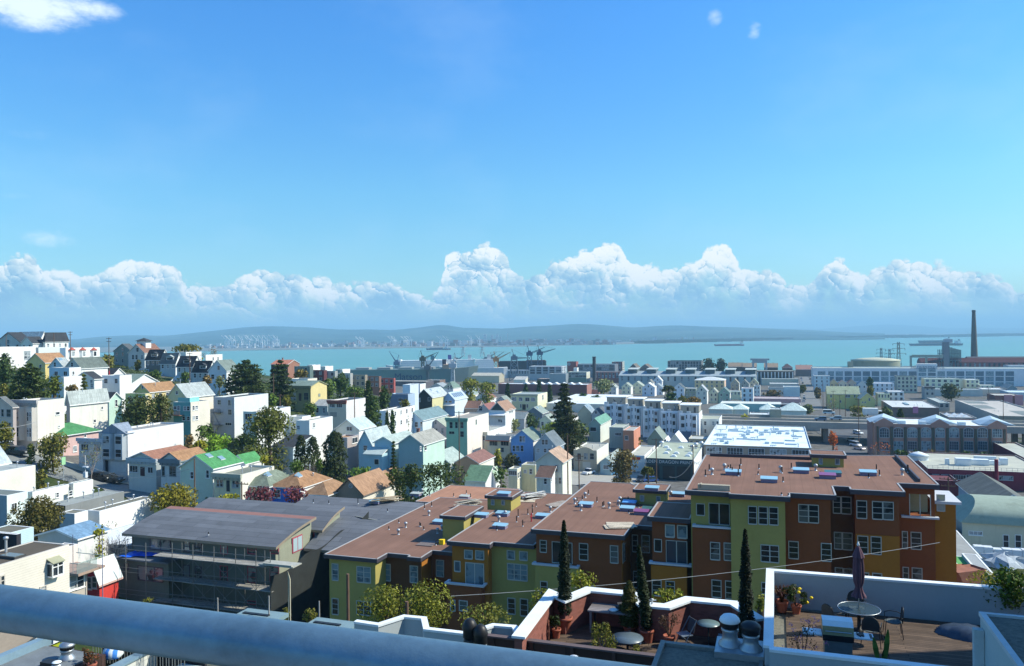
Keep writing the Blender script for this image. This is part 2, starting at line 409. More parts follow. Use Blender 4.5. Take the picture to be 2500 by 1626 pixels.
# far shore and hills
def build_hills():
 hm=bpy.data.materials.new('hill_scrub_hazed');hm.use_nodes=True
 t=NT(hm.node_tree);b=t.n['Principled BSDF'];tc=t.node('ShaderNodeTexCoord').outputs['Object']
 n=t.noise(tc,.0016,6.,.62)
 t.put(b.inputs['Base Color'],t.ramp(n,[(.35,(.015,.045,.05)),(.52,(.035,.085,.085)),(.66,(.08,.12,.11))]))  # scrub colour shifted to dark blue to add to the distance haze
 b.inputs['Roughness'].default_value=.95;b.inputs['Specular IOR Level'].default_value=.05
 rnd=np.random.RandomState(4)
 def ridge(name,prof,D0,D1,label,shoreD=None,seed=1):
  xs=np.linspace(prof[0][0],prof[-1][0],420);ys=np.interp(xs,[p[0]for p in prof],[p[1]for p in prof])
  kern=np.hanning(13);kern/=kern.sum();ys=np.convolve(np.pad(ys,6,'edge'),kern,'valid')
  rr=np.random.RandomState(seed);n=len(xs)
  def fr(x,sc):
   tot=np.zeros_like(x)
   for o in range(5):
    ph=rr.uniform(0,6.28,4);k=sc*2**o
    tot+=sum(np.sin(x*k*(1+.31*j)+ph[j])for j in range(4))/4/1.7**o
   return tot
  rows=26;V=[]
  for j in range(rows):
   u=j/(rows-1);wob=fr(xs,.012)*(1-u)*u*4
   for i,px in enumerate(xs):
    D=D0+(D1-D0)*u
    top=P(px,ys[i]-.0,D1).z
    z=3.+(top-3.)*(u**1.25)*(1+.16*wob[i]*(1 if j<rows-1 else 0))+(fr(np.array([px]),.09)[0]*.006*top if j==rows-1 else 0)
    r=ray(px,819.);V.append((r.x*D,D,max(z,2.)))
  m=MB();m.v=V
  m.f=[(j*n+i,j*n+i+1,(j+1)*n+i+1,(j+1)*n+i)for j in range(rows-1)for i in range(n-1)]
  base=len(V);m.v+=[(V[(rows-1)*n+i][0]*1.18,D1*1.18,.0)for i in range(n)]
  m.f+=[((rows-1)*n+i,(rows-1)*n+i+1,base+i+1,base+i)for i in range(n-1)]
  m.m=[0]*len(m.f);m.sm=[True]*len(m.f)
  tag(m.build(name,hm),kind='structure',label=label)
 ridge('hills',[(-400,838),(0,834),(190,828),(240,822),(330,818),(400,820),(480,812),(555,804),(605,798),(665,796),(720,798),(760,799),(800,803),(850,805),(900,804),
(960,806),(1010,801),(1050,796),(1080,792),(1100,794),(1125,801),(1150,800),(1200,802),(1235,802),(1290,797),(1330,796),(1400,791),(1440,791),(1500,796),
(1550,800),(1600,796),(1650,794),(1720,797),(1800,799),(1900,803),(1980,806),(2060,811),(2160,814)],5600,9500,'long blue wooded ridge of hills across the bay',seed=3)
 ridge('hills',[(1700,812),(1800,806),(1900,801),(2000,803),(2060,799),(2110,795),(2160,792),(2200,793),(2260,797),(2320,802),(2390,799),(2450,801),(2520,800),(2800,806)],
15000,21000,'fainter farther hills at the right end of the bay',seed=9)
 lm=mat('shore_flats',(.16,.17,.15),var=.3,scale=.004)
 prof=[(-500,862),(150,862),(540,857),(700,854),(1000,850),(1250,846.5),(1400,843),(1500,841),(1640,838),(1760,834.5),(2000,829),(2200,824.5),(2400,821.5),(2500,820.5),(2900,817)]
 m=MB();n=60;a=[];b2=[]
 for i in range(n):
  px=-500+3400*i/(n-1);py=np.interp(px,[p[0]for p in prof],[p[1]for p in prof])+.4*math.sin(i*1.9)
  r=ray(px,py);D=-CAMZ/r.z
  a.append((r.x*D,D,1.2));q=ray(px,819.);DD=max(D*1.5,16000 if px>1700 else 6200);b2.append((q.x*DD,DD,3.2))
 m.add(a+b2,[(i,i+1,n+i+1,n+i)for i in range(n-1)])
 m.add(a+[(x,y,-1.)for x,y,z in a],[(n+i,n+i+1,i+1,i)for i in range(n-1)])
 tag(m.build('shore',lm),kind='structure',label='low flat shoreline across the bay at the foot of the hills')
build_hills()
# houses
TILE={'A1':(0,780,4.76),'A2':(500,780,4.76),'A3':(1000,780,4.76),'A4':(1500,780,4.76),'A5':(2000,780,4.76),
'B1':(0,1040,4.76),'B2':(500,1040,4.76),'B3':(1000,1040,4.76),'B4':(1500,1040,4.76),'B5':(2000,1040,4.76),
'C1':(0,1300,4.748),'C2':(500,1300,4.748),'C3':(1000,1300,4.748),'C4':(1500,1300,4.748),'C5':(2000,1300,4.748)}
def tx(t,zx):return TILE[t][0]+zx/TILE[t][2]
def ty(t,zy):return TILE[t][1]+zy/TILE[t][2]
def tp(t,zx,zy):return tx(t,zx),ty(t,zy)
WHITE,CREAM,PINK=(.74,.74,.71),(.70,.65,.54),(.62,.42,.38)
GRAY,DGRAY,LGRAY=(.36,.38,.40),(.10,.11,.12),(.50,.52,.52)
TAN,YELLOW,OLIVE=(.45,.36,.24),(.66,.55,.26),(.17,.17,.09)
BLUE,LBLUE,TEAL=(.13,.25,.48),(.36,.47,.58),(.10,.28,.31)
MINT,GREEN,BRICK=(.47,.63,.53),(.17,.36,.25),(.22,.075,.055)
R_DARK,R_GRAY,R_PALE=(.048,.054,.062),(.13,.15,.145),(.34,.38,.37)
R_TAN,R_BROWN,R_GREEN=(.33,.19,.10),(.22,.12,.09),(.07,.22,.09)
R_GG,R_WHITE,R_FLAT=(.20,.26,.22),(.62,.65,.66),(.25,.24,.21)
GLASS=glass_mat('window_glass')
_rng=random.Random(7)
def jit(c,a=.06):
 k=1+_rng.uniform(-a,a)
 return tuple(round(min(.85,max(.01,x*k*(1+_rng.uniform(-a,a)*.3))),3)for x in c)
def bisect(f,lo,hi):
 flo=f(lo)
 if flo*f(hi)>0:return hi if abs(f(hi))<abs(flo)else lo
 for _ in range(48):
  m=.5*(lo+hi)
  if f(m)*flo>0:lo=m
  else:hi=m
 return .5*(lo+hi)
class Face:
 """maps wall coordinates (u along, v up, n outward) of one wall into its building's local space"""
 def __init__(self,which,w,d):self.k,self.w,self.d=which,w,d
 def __call__(self,u,v,n):
  return{'f':(u,-n,v),'r':(self.w+n,u,v),'l':(-n,u,v),'b':(u,self.d+n,v)}[self.k]
 def box(self,mb,u0,v0,n0,u1,v1,n1,mi=0):
  a,b=self(u0,v0,n0),self(u1,v1,n1)
  lo=[min(p,q)for p,q in zip(a,b)];hi=[max(p,q)for p,q in zip(a,b)]
  return mb.box(*lo,*hi,mi)
def window(face,u0,v0,u1,v1,trim,parent,glass=None,cols=1,rows=2,fr=.09,split=False,sill=True,name='window'):
 glass=glass or GLASS;m=MB()
 face.box(m,u0-fr,v0-fr,-.03,u0,v1+fr,.07);face.box(m,u1,v0-fr,-.03,u1+fr,v1+fr,.07)
 face.box(m,u0,v1,-.03,u1,v1+fr,.066);face.box(m,u0,v0-fr,-.03,u1,v0,.066)
 if sill:face.box(m,u0-fr*1.6,v0-fr*1.9,-.03,u1+fr*1.6,v0-fr,.13)
 for i in range(1,cols):
  u=u0+(u1-u0)*i/cols;face.box(m,u-.03,v0,-.03,u+.03,v1,.045)
 for j in range(1,rows):
  v=v0+(v1-v0)*j/rows;face.box(m,u0,v-.03,-.03,u1,v+.03,.041)
 if split:
  o=m.build(name,trim,parent);p=MB();face.box(p,u0,v0,-.02,u1,v1,.012);p.build('pane',glass,o)
 else:
  face.box(m,u0,v0,-.02,u1,v1,.012,1);o=m.build(name,[trim,glass],parent)
 return o
def slab(m,pts,th,mi=0,me=1):
 """sloping sheet with thickness: four top corners (counter-clockwise from above)"""
 n=len(pts);v=list(pts)+[(x,y,z-th)for x,y,z in pts]
 m.add(v,[tuple(range(n))],mi)
 m.add(v,[tuple(range(2*n-1,n-1,-1))]+[(i,n+i,n+(i+1)%n,(i+1)%n)for i in range(n)],me)
HOUSES={}
def house(label,t,xl,xr,ye,xb,h,roof='flat',apex=None,rise=None,D=None,w=None,dep=None,wall=WHITE,side=None,rc=None,trim=WHITE,win=(),swin=(),
fw=None,sw=None,attic=False,door=None,garage=None,cornice=None,chim=0,vents=0,name='house',cat='house',group=None,wk=None,rk=None,ov=.35,par=.35,fr=.09,wc=1,wr=2,
skyl=0,bays=(),sk=None,rz=None,keep=False,wsplit=None):
 px,py=tp(t,xr,ye)
 if D is None:D=hit(px,py,h)
 FR=P(px,py,D)
 e1,e2,th=(E1,E2,TH)if rz is None else(Vector((math.cos(rz),-math.sin(rz),0)),Vector((math.sin(rz),math.cos(rz),0)),rz)
 if w is None:w=bisect(lambda q:proj(FR-e1*q)[0]-tx(t,xl),.3,220)
 FL=FR-e1*w
 if dep is None:
  q0=FR if xb>xl else FL
  dep=bisect(lambda q:proj(q0+e2*q)[0]-tx(t,xb),.5,90.)
 d=dep;zb=FR.z-h
 low=min(ground_z(q.x,q.y)for q in(FL,FR,FL+e2*d,FR+e2*d))-.8
 fb=min(-.5,low-zb)
 root=empty(name,(FL.x,FL.y,zb),-th,label,cat,group)
 rc=rc or{'flat':R_FLAT}.get(roof,R_GRAY)
 kx=1. if max(wall)<.12 else 1.5
 wm=mat('house_wall',jit(tuple(min(.80,x*kx*q)for x,q in zip(wall,(1.06,1.,.88))),.03),rough=.85,var=.09,scale=.35,kind=wk or 'stain',bump=.15,bscale=12)  # front colour, already holding shade in many calls, lifted and warmed against blue skylight
 sm=mat('house_side_wall',jit(tuple(x*.92 for x in side or wall),.03),rough=.85,var=.09,scale=.35,kind=sk or 'stain')  # paler side colours have sunlight put in, eased down to avoid clipping
 tm=mat('house_trim',trim,rough=.6,var=.05)
 rm=mat('roofing',jit(rc,.05),rough=.95,var=.14,scale=.5,kind=rk or('flat' if roof=='flat' else 'shingle'),spec=.15)
 if rise is None:rise=(ye-apex)/TILE[t][2]*D/F if apex is not None else .0
 k=MB();r=MB()
 if roof=='flat':
  p=.2;zr=h-par
  o4=[(0,0),(w,0),(w,d),(0,d)];i4=[(p,p),(w-p,p),(w-p,d-p),(p,d-p)]
  v=[(x,y,fb)for x,y in o4]+[(x,y,h)for x,y in o4]+[(x,y,h)for x,y in i4]+[(x,y,zr)for x,y in i4]
  for i,mi in enumerate((0,1,1,1)):
   j=(i+1)%4
   k.add([v[i],v[j],v[4+j],v[4+i]],[(0,1,2,3)],mi)
   k.add([v[4+i],v[4+j],v[8+j],v[8+i]],[(0,1,2,3)],2);k.add([v[8+i],v[8+j],v[12+j],v[12+i]],[(0,1,2,3)],1)
  k.build('wall',[wm,sm,tm],root)
  r.box(p-.02,p-.02,zr-.25,w-p+.02,d-p+.02,zr+.01);r.build('roof',rm,root)
 elif roof=='slab':
  k.prism([(0,0),(w,0),(w,d),(0,d)],fb,h);k.build('wall',wm,root)
  r.box(-ov,-ov,h,w+ov,d+ov,h+.28,1);r.add([(-ov,-ov,h+.285),(w+ov,-ov,h+.285),(w+ov,d+ov,h+.285),(-ov,d+ov,h+.285)],[(0,1,2,3)],0);r.build('roof',[rm,tm],root)
 elif roof in('gf','gs'):
  H=h+rise
  if roof=='gf':
   k.add([(0,0,fb),(w,0,fb),(w,0,h),(w/2,0,H),(0,0,h)],[(0,1,2,3,4)],0)
   k.add([(0,d,fb),(w,d,fb),(w,d,h),(w/2,d,H),(0,d,h)],[(4,3,2,1,0)],1)
   k.add([(0,0,fb),(0,d,fb),(0,d,h),(0,0,h)],[(3,2,1,0)],1);k.add([(w,0,fb),(w,d,fb),(w,d,h),(w,0,h)],[(0,1,2,3)],1)
   s=rise/(w/2);e=h-s*ov+.12;HT=H+.12
   slab(r,[(w+ov,-ov,e),(w+ov,d+ov,e),(w/2,d+ov,HT),(w/2,-ov,HT)],.2)
   slab(r,[(-ov,d+ov,e),(-ov,-ov,e),(w/2,-ov,HT),(w/2,d+ov,HT)],.2)
  else:
   k.add([(0,0,fb),(w,0,fb),(w,0,h),(0,0,h)],[(0,1,2,3)],0);k.add([(0,d,fb),(w,d,fb),(w,d,h),(0,d,h)],[(3,2,1,0)],1)
   for X,fl in((0,1),(w,0)):
    f=(0,1,2,3,4);k.add([(X,0,fb),(X,d,fb),(X,d,h),(X,d/2,H),(X,0,h)],[f[::-1]if fl else f],1)
   s=rise/(d/2);e=h-s*ov+.12;HT=H+.12
   slab(r,[(-ov,-ov,e),(w+ov,-ov,e),(w+ov,d/2,HT),(-ov,d/2,HT)],.2)
   slab(r,[(w+ov,d+ov,e),(-ov,d+ov,e),(-ov,d/2,HT),(w+ov,d/2,HT)],.2)
  k.build('wall',[wm,sm],root);r.build('roof',[rm,tm],root)
 elif roof=='hip':
  k.prism([(0,0),(w,0),(w,d),(0,d)],fb,h);k.m=[0,0,1,1,1,1,1][:len(k.m)]if len(k.m)==6 else k.m
  k.m=[1,0,1,1,1,1];k.build('wall',[wm,sm],root)
  a,b=-ov,ov;z0=h+.02;q=min(w,d)/2;H=h+rise
  if d>=w:R0,R1=(w/2,q,H),(w/2,d-q,H)
  else:R0,R1=(q,d/2,H),(w-q,d/2,H)
  c=[(a,a,z0),(w+b,a,z0),(w+b,d+b,z0),(a,d+b,z0)]
  if d>=w:
   r.add(c+[R0,R1],[(0,1,4),(1,2,5,4),(2,3,5),(3,0,4,5)],0)
  else:
   r.add(c+[R0,R1],[(3,0,4),(0,1,5,4),(1,2,5),(2,3,4,5)],0)
  cb=[(x,y,z-.16)for x,y,z in c]
  r.add(c+cb,[(i,4+i,4+(i+1)%4,(i+1)%4)for i in range(4)]+[(7,6,5,4)],1);r.build('roof',[rm,tm],root)
 elif roof=='shed':
  H=h+rise
  k.add([(0,0,fb),(w,0,fb),(w,d,fb),(0,d,fb),(0,0,h),(w,0,h),(w,d,H),(0,d,H)],[(0,1,5,4)],0)
  k.add([(0,0,fb),(w,0,fb),(w,d,fb),(0,d,fb),(0,0,h),(w,0,h),(w,d,H),(0,d,H)],[(1,2,6,5),(2,3,7,6),(3,0,4,7)],1)
  s=rise/d
  slab(r,[(-ov,-ov,h-s*ov+.12),(w+ov,-ov,h-s*ov+.12),(w+ov,d+ov,H+s*ov+.12),(-ov,d+ov,H+s*ov+.12)],.2)
  k.build('wall',[wm,sm],root);r.build('roof',[rm,tm],root)
 ppm=F/D
 f,s_=Face('f',w,d),Face('r' if xb>xl else 'l',w,d)
 org=Vector((0,0,CAMZ))
 def on_front(zx,zy):
  rr=ray(*tp(t,zx,zy));k_=(FL-org).dot(e2)/rr.dot(e2);p=org+rr*k_
  return(p-FL).dot(e1),p.z-zb
 def on_side(zx,zy):
  q=FR if xb>xl else FL
  rr=ray(*tp(t,zx,zy));k_=(q-org).dot(e1)/rr.dot(e1);p=org+rr*k_
  return(p-q).dot(e2),p.z-zb
 sp=(ppm>7.)if wsplit is None else wsplit
 def put(fc,on,q,nm='window',**kw):
  u0,v1=on(q[0],q[1]);u1,v0=on(q[2],q[3])
  if u0>u1:u0,u1=u1,u0
  if u1-u0<.15 or v1-v0<.15:return
  c_,r_=(q[4],q[5])if len(q)>5 else(wc,wr)
  window(fc,u0,v0,u1,v1,tm,root,cols=c_,rows=r_,fr=fr,split=sp,name=nm,**kw)
 for q in win:put(f,on_front,q)
 for q in swin:put(s_,on_side,q)
 def grid(fc,L,spec):
  n,rows=spec[0],spec[1];ww=spec[2]if len(spec)>2 else .95;hh=spec[3]if len(spec)>3 else 1.5
  fl=3.
  for j in range(rows):
   v1=h-.75-fl*j
   if v1-hh<.3:break
   for i in range(n):
    u=L*(i+.5)/n
    if L/n>ww+.3:window(fc,u-ww/2,v1-hh,u+ww/2,v1,tm,root,cols=wc,rows=wr,fr=fr,split=False)
 if fw:grid(f,w,fw)
 if sw:grid(s_,d,sw)
 if attic and roof=='gf':
  window(f,w/2-.45,h+.1,w/2+.45,h+.1+min(1.3,rise*.5),tm,root,rows=1,fr=fr)
 if door:
  u0,v1=on_front(door[0],door[1]);u1,v0=on_front(door[2],door[3]);m=MB()
  f.box(m,u0,v0,-.05,u1,v1,.05);m.build('door',mat('door_paint',door[4]if len(door)>4 else(.05,.035,.03),var=.1),root)
 if garage:
  u0,v1=on_front(garage[0],garage[1]);u1,v0=on_front(garage[2],garage[3]);m=MB();n=4
  for i in range(n):f.box(m,u0,v0+(v1-v0)*i/n+.02,-.05,u1,v0+(v1-v0)*(i+1)/n,.06)
  m.build('garage_door',mat('garage_paint',garage[4]if len(garage)>4 else(.45,.46,.46),var=.08),root)
 if cornice:
  m=MB();cz=h
  m.box(-.3,-.45,cz-.55,w+.3,-.002,cz+.14);m.box(-.15,-.25,cz-1.,w+.15,-.004,cz-.552)
  nb=max(3,int(w/.9))
  for i in range(nb):u=w*(i+.5)/nb;m.box(u-.08,-.4,cz-.85,u+.08,-.252,cz-.553)
  m.build('cornice',mat('cornice_paint',cornice if isinstance(cornice,tuple)else trim,var=.08),root)
 for b in bays:
  m=MB();u0,u1,z0,z1=b;g=.75
  m.prism([(u0,.02),(u0+.45,-g),(u1-.45,-g),(u1,.02)],z0,z1);bo=m.build('bay',wm,root)
  m2=MB();m2.prism([(u0-.1,.03),(u0+.4,-g-.12),(u1-.4,-g-.12),(u1+.1,.03)],z1,z1+.18);m2.build('bay_cap',tm,bo)
  fb_=Face('f',w,d);fb_off=lambda u,v,n:(u,-g-n,v)
  zz=z1-.5
  while zz-1.5>z0:
   mm=MB();a0,a1=u0+.62,u1-.62
   mm.box(a0-.08,-g-.05,zz-1.58,a1+.08,-g+.02,zz+.08);mm.box(a0,-g-.056,zz-1.5,a1,-g-.04,zz,1);mm.box(a0,-g-.07,zz-.78,a1,-g-.058,zz-.72)
   mm.build('window',[tm,GLASS],bo);zz-=3.
 zr=h-par if roof=='flat' else h+rise*.6
 rr_=random.Random(label)
 def roof_z(x,y):
  if roof=='flat':return h-par
  if roof=='gf':return h+rise*(1-abs(x-w/2)/(w/2))
  if roof=='gs':return h+rise*(1-abs(y-d/2)/(d/2))
  if roof=='shed':return h+rise*y/d
  if roof=='hip':return h+rise*min(1.,min(x,w-x,y,d-y)/(min(w,d)/2))
  return h+.28
 for i in range(vents):
  x,y=rr_.uniform(.15,.85)*w,rr_.uniform(.1,.85)*d;z=roof_z(x,y);hh=rr_.uniform(.5,1.1);m=MB()
  m.tube((x,y,z-.1),(x,y,z+hh),.08,n=7);m.lathe([(.08,0),(.17,.02),(.17,.14),(.05,.2)],(x,y,z+hh),8)
  m.build('vent_pipe',mat('vent_metal',(.5,.52,.54),rough=.4,metal=.6,var=.1),root)
 for i in range(skyl):
  x,y=w*(.62+.16*(i%2)),d*(.3+.25*i)
  if roof=='gs':x,y=w*(.35+.3*i),d*.22
  z=roof_z(x,y);a,b_=.45,.6;m=MB()
  q=[(x-a,y-b_),(x+a,y-b_),(x+a,y+b_),(x-a,y+b_)]
  pts=[(X,Y,roof_z(X,Y)+.26)for X,Y in q];slab(m,pts,.25,0,1)
  m.build('skylight',[mat('skylight_glass',(.20,.30,.36),rough=.15,var=.05,spec=.6),mat('skylight_frame',(.5,.5,.5),var=.05)],root)
 for i in range(chim):
  x,y=w*(.3+.35*i),d*.55;z=roof_z(x,y);m=MB();m.box(x-.3,y-.3,z-.5,x+.3,y+.3,z+1.3);m.box(x-.38,y-.38,z+1.3,x+.38,y+.38,z+1.45)
  m.build('chimney',mat('chimney_brick',(.22,.10,.08),kind='brick',var=.15),root)
 HOUSES[label]=dict(root=root,w=w,d=d,h=h,D=D,FL=FL,FR=FR,zb=zb,rise=rise,tm=tm,wm=wm,rm=rm,front=f,side=s_,on_front=on_front,on_side=on_side)
 if DEBUG:print('H %-60s D=%5.0f w=%5.1f d=%5.1f zb=%5.1f gnd=%5.1f'%(label[:60],D,w,d,zb,ground_z(FR.x,FR.y)))
 return HOUSES[label]
DEBUG=False
# the left hillside
house('dark shingled house with a steep gable on the hilltop, leftmost at the skyline','A1',-60,255,275,400,6,'gf',apex=148,D=345,wall=GRAY,rc=R_DARK,trim=DGRAY,fw=(3,1),attic=True)
house('pale roofed hilltop house behind the dark gabled one','A1',200,480,205,540,6,'gs',rise=2.6,D=372,wall=WHITE,rc=(.5,.52,.5),trim=WHITE)
house('hilltop house with low dark roof and white side wall, between two dark roofs','A1',245,380,275,520,6,'gf',apex=200,D=335,wall=LGRAY,side=WHITE,rc=R_DARK,fw=(2,1))
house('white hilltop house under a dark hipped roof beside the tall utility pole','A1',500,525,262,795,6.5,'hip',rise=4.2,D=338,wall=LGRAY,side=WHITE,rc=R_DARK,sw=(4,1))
house('big blank white building at the left edge of the photo','A1',-330,-110,322,395,15,'flat',D=282,wall=LGRAY,side=WHITE,fw=(3,2),rc=R_PALE,swin=[(278,365,352,470)])
house('low white wall-like house between the blank white building and the bay-windowed one','A1',415,447,325,695,10,'flat',D=300,wall=GRAY,side=(.6,.64,.62))
b=house('white house with a red cornice and three small bay windows on its sunny side','A1',695,762,330,1160,9,'flat',D=305,wall=LBLUE,side=WHITE,trim=(.33,.07,.05))  # light blue front is shade put into the wall colour
for i,zx in enumerate((835,960,1088)):
 u,v=b['on_side'](zx,400);m=MB();m.prism([(b['w']-.02,u-1.5),(b['w']+.8,u-.9),(b['w']+.8,u+.9),(b['w']-.02,u+1.5)],v-1.4,v+1.5)
 o=m.build('bay',mat('bay_paint',WHITE),b['root']);m=MB();q=b['w']
 m.add([(q-.02,u-1.8,v+1.5),(q+1.1,u-1.1,v+1.5),(q+1.1,u+1.1,v+1.5),(q-.02,u+1.8,v+1.5),(q-.02,u,v+2.7)],[(0,1,4),(1,2,4),(2,3,4),(3,2,1,0)])
 m.build('bay_roof',mat('bay_roof_paint',(.33,.07,.05)),o);m=MB();m.box(q+.79,u-.6,v-.8,q+.83,u+.6,v+1.);m.build('window',GLASS,o)
house('tan house with a broad orange-brown gable roof on the upper left slope','A1',310,525,500,792,7,'gf',apex=395,D=262,wall=(.55,.42,.20),side=(.66,.52,.20),rc=R_TAN,fw=(2,1))
house('light blue gabled house with a pale grey roof and one skylight','A1',570,745,550,835,7,'gf',apex=447,D=240,wall=LBLUE,side=WHITE,rc=R_PALE,skyl=1,win=[(628,500,650,545)])
house('grey-green roofed gable house with white side wall on the upper left slope','A1',757,945,562,1252,6,'gf',apex=447,D=238,wall=GRAY,side=WHITE,rc=(.12,.145,.13),win=[(825,500,850,548)],vents=2)
house('blue-grey flat box with a white side, in front of the grey-green roofed house','A1',597,803,560,942,7,'flat',D=215,wall=LBLUE,side=WHITE,win=[(635,605,672,650,2,1),(742,605,780,652,2,1)],swin=[(842,605,862,640)])  # blue of the front colour stands for its shade
house('plain white flat house with no windows above the dark conifers','A1',700,742,668,965,7,'flat',D=205,wall=LGRAY,side=WHITE)
house('small white house with a dark double gable, above the pointed green tree','A1',872,1095,690,1185,7,'gf',apex=612,D=215,wall=LGRAY,side=WHITE,rc=R_DARK,win=[(1050,705,1078,735),(1055,745,1085,790)])
house('dark roofed house with a white gable end behind the red-banded utility pole','A1',1120,1312,640,1450,6,'gs',apex=572,D=258,wall=GRAY,side=WHITE,rc=R_DARK)
house('pale blue flat-fronted house with two square windows on the left slope','A1',1187,1390,650,1530,9,'flat',D=222,wall=(.50,.56,.58),side=WHITE,win=[(1212,690,1250,740,1,2),(1335,690,1368,740,1,2),(1220,795,1248,840)])  # bluish front colour holds the shade of a white house
house('long white-gabled house with a grey-green roof and two skylights','A1',1300,1470,782,1885,6.5,'gs',apex=650,D=226,wall=LGRAY,side=WHITE,rc=R_GG,skyl=2,win=[(1340,800,1368,835),(1378,800,1395,835),(1405,800,1465,835,2,1)])
house('tall dark teal gabled house at the head of the hillside row','A1',1322,1530,365,1600,9,'gf',apex=282,D=352,wall=(.16,.20,.20),rc=(.10,.11,.115),trim=GRAY,fw=(3,2),attic=True)
b=house('grey gabled house with brown-red roof, white porch and front stairs','A1',1490,1680,385,1885,9,'gf',apex=285,D=340,wall=(.34,.36,.37),side=LGRAY,rc=R_BROWN,trim=WHITE,win=[(1585,330,1612,375),(1533,412,1560,462),(1575,412,1600,462),(1638,412,1665,462)],chim=1)
m=MB();m.box(b['w']*.2,b['d']*.3,b['h'],b['w']*.75,b['d']*.6,b['h']+b['rise']+1.3);c=m.build('cupola',mat('cupola_paint',WHITE),b['root'])
m=MB();a=(b['w']*.1,b['d']*.25,b['w']*.85,b['d']*.65);zt=b['h']+b['rise']+1.3
m.add([(a[0],a[1],zt),(a[2],a[1],zt),(a[2],a[3],zt),(a[0],a[3],zt),((a[0]+a[2])/2,(a[1]+a[3])/2,zt+1.4)],[(0,1,4),(1,2,4),(2,3,4),(3,0,4),(3,2,1,0)]);m.build('cupola_roof',mat('roofing',R_DARK),c)
def dormer(b,u0,u1,arch=False,rc=R_DARK):
 """small roof window house on the front slope of a side-gabled roof"""
 w,d,h,rise=b['w'],b['d'],b['h'],b['rise'];y0=d*.12;z0=h+rise*.24;zt=z0+1.25;yb=d*.42
 u0,u1=u0*w,u1*w;m=MB();m.box(u0,y0,z0-.6,u1,yb,zt);o=m.build('dormer',mat('dormer_paint',(.6,.62,.62)),b['root'])
 m=MB();c=(u0+u1)/2
 m.add([(u0-.25,y0-.3,zt),(u1+.25,y0-.3,zt),(c,y0-.3,zt+.9),(u0-.25,yb,zt),(u1+.25,yb,zt),(c,yb,zt+.9)],[(0,1,2),(1,4,5,2),(3,0,2,5),(4,3,5),(3,4,1,0)])
 m.build('dormer_roof',mat('roofing',rc),o);m=MB();m.box(u0+.3,y0-.04,z0+.25,u1-.3,y0+.02,zt-.2);m.build('window',GLASS,o)
def stairs(b,u,width=1.3,run=3.6,rise=2.4,name='front_stairs'):
 m=MB();n=9
 for i in range(n):m.box(u,-run+run*i/n,-1.5,u+width,-run+run*(i+1)/n,rise*(i+1)/n-.02)
 m.add([(u-.12,-run,.9),(u,-run,.9),(u,0,rise+.9),(u-.12,0,rise+.9),(u-.12,-run,0),(u,-run,0),(u,0,rise),(u-.12,0,rise)],[(0,1,2,3),(7,6,5,4),(0,3,7,4),(1,5,6,2),(0,4,5,1),(3,2,6,7)])
 m.build(name,mat('stair_paint',(.62,.64,.63)),b['root'])
b=house('black roofed bungalow with white gable end and a dormer, second down the hillside row','A1',1692,1862,462,1968,6.5,'gs',apex=352,D=322,wall=DGRAY,side=WHITE,rc=(.035,.038,.042),fw=(3,1));dormer(b,.3,.72);stairs(b,.5)
b=house('grey roofed bungalow with white gable end and a wide dormer, third down the hillside row','A1',1862,2040,502,2122,6.5,'gs',apex=392,D=308,wall=(.26,.33,.38),side=WHITE,rc=(.15,.16,.15),fw=(3,1));dormer(b,.35,.8,rc=R_PALE);stairs(b,.3)
b=house('charcoal roofed bungalow with white gable end, fourth down the hillside row','A1',2055,2240,540,2342,6.5,'gs',apex=428,D=296,wall=(.28,.34,.38),side=WHITE,rc=R_DARK,fw=(3,1));dormer(b,.35,.75);stairs(b,.3)
b=house('black roofed bungalow with white gable end, lowest of the hillside row','A1',2235,2420,605,2515,6.5,'gs',apex=484,D=282,wall=(.30,.36,.40),side=WHITE,rc=(.035,.038,.042),fw=(3,1));dormer(b,.4,.8);stairs(b,.3)
b=house('light blue house with a front gable and grey-green roof beside the big cedars','A2',42,252,592,410,7,'gf',apex=475,D=268,wall=(.36,.44,.52),side=WHITE,rc=(.17,.21,.19),win=[(148,540,175,585),(75,640,110,690),(205,640,235,690)],vents=1);stairs(b,1.)
house('flat white building on the crest behind the bungalow row','A1',2025,2160,378,2342,7,'flat',D=372,wall=LGRAY,side=WHITE,vents=2)
house('small white cube building with two dark slots above the water','A2',0,10,410,205,7,'flat',D=345,wall=LGRAY,side=WHITE,swin=[(90,440,104,475),(146,438,160,470)])
house('yellow gabled house with an orange-brown roof on the left slope','A1',1565,1738,838,2060,7,'gf',apex=748,D=208,wall=(.42,.40,.18),side=YELLOW,rc=R_TAN,win=[(1650,772,1668,800)],sw=(4,1,.9,1.2),vents=1)
house('low pale green annex with a flat roof in front of the yellow gabled house','A1',1457,1690,862,1740,5.5,'flat',D=192,wall=(.40,.42,.20),side=YELLOW,swin=[(1695,885,1715,925)],fw=(2,1))
house('cream gabled house with a wide pale grey roof, beside the yellow one','A1',1948,2165,895,2480,7,'gf',apex=755,D=203,wall=(.42,.42,.28),side=CREAM,rc=(.36,.40,.39),win=[(2045,835,2068,868)],vents=3)
b=house('teal house with a cream side wall, roof deck and wooden balcony','A1',2015,2215,962,2440,9,'flat',D=192,wall=TEAL,side=CREAM,win=[(2020,1010,2052,1042),(2062,1005,2092,1052),(2135,1010,2166,1056),(2174,1010,2203,1056),(2120,1128,2152,1172),(2174,1130,2203,1172)],
swin=[(2238,1005,2258,1050),(2272,1005,2296,1045),(2240,1125,2262,1165),(2274,1122,2298,1160)])
m=MB();w=b['w'];z=b['on_front'](2060,1105)[1]
m.box(-1.6,-1.6,z-.15,w*.62,-.02,z);
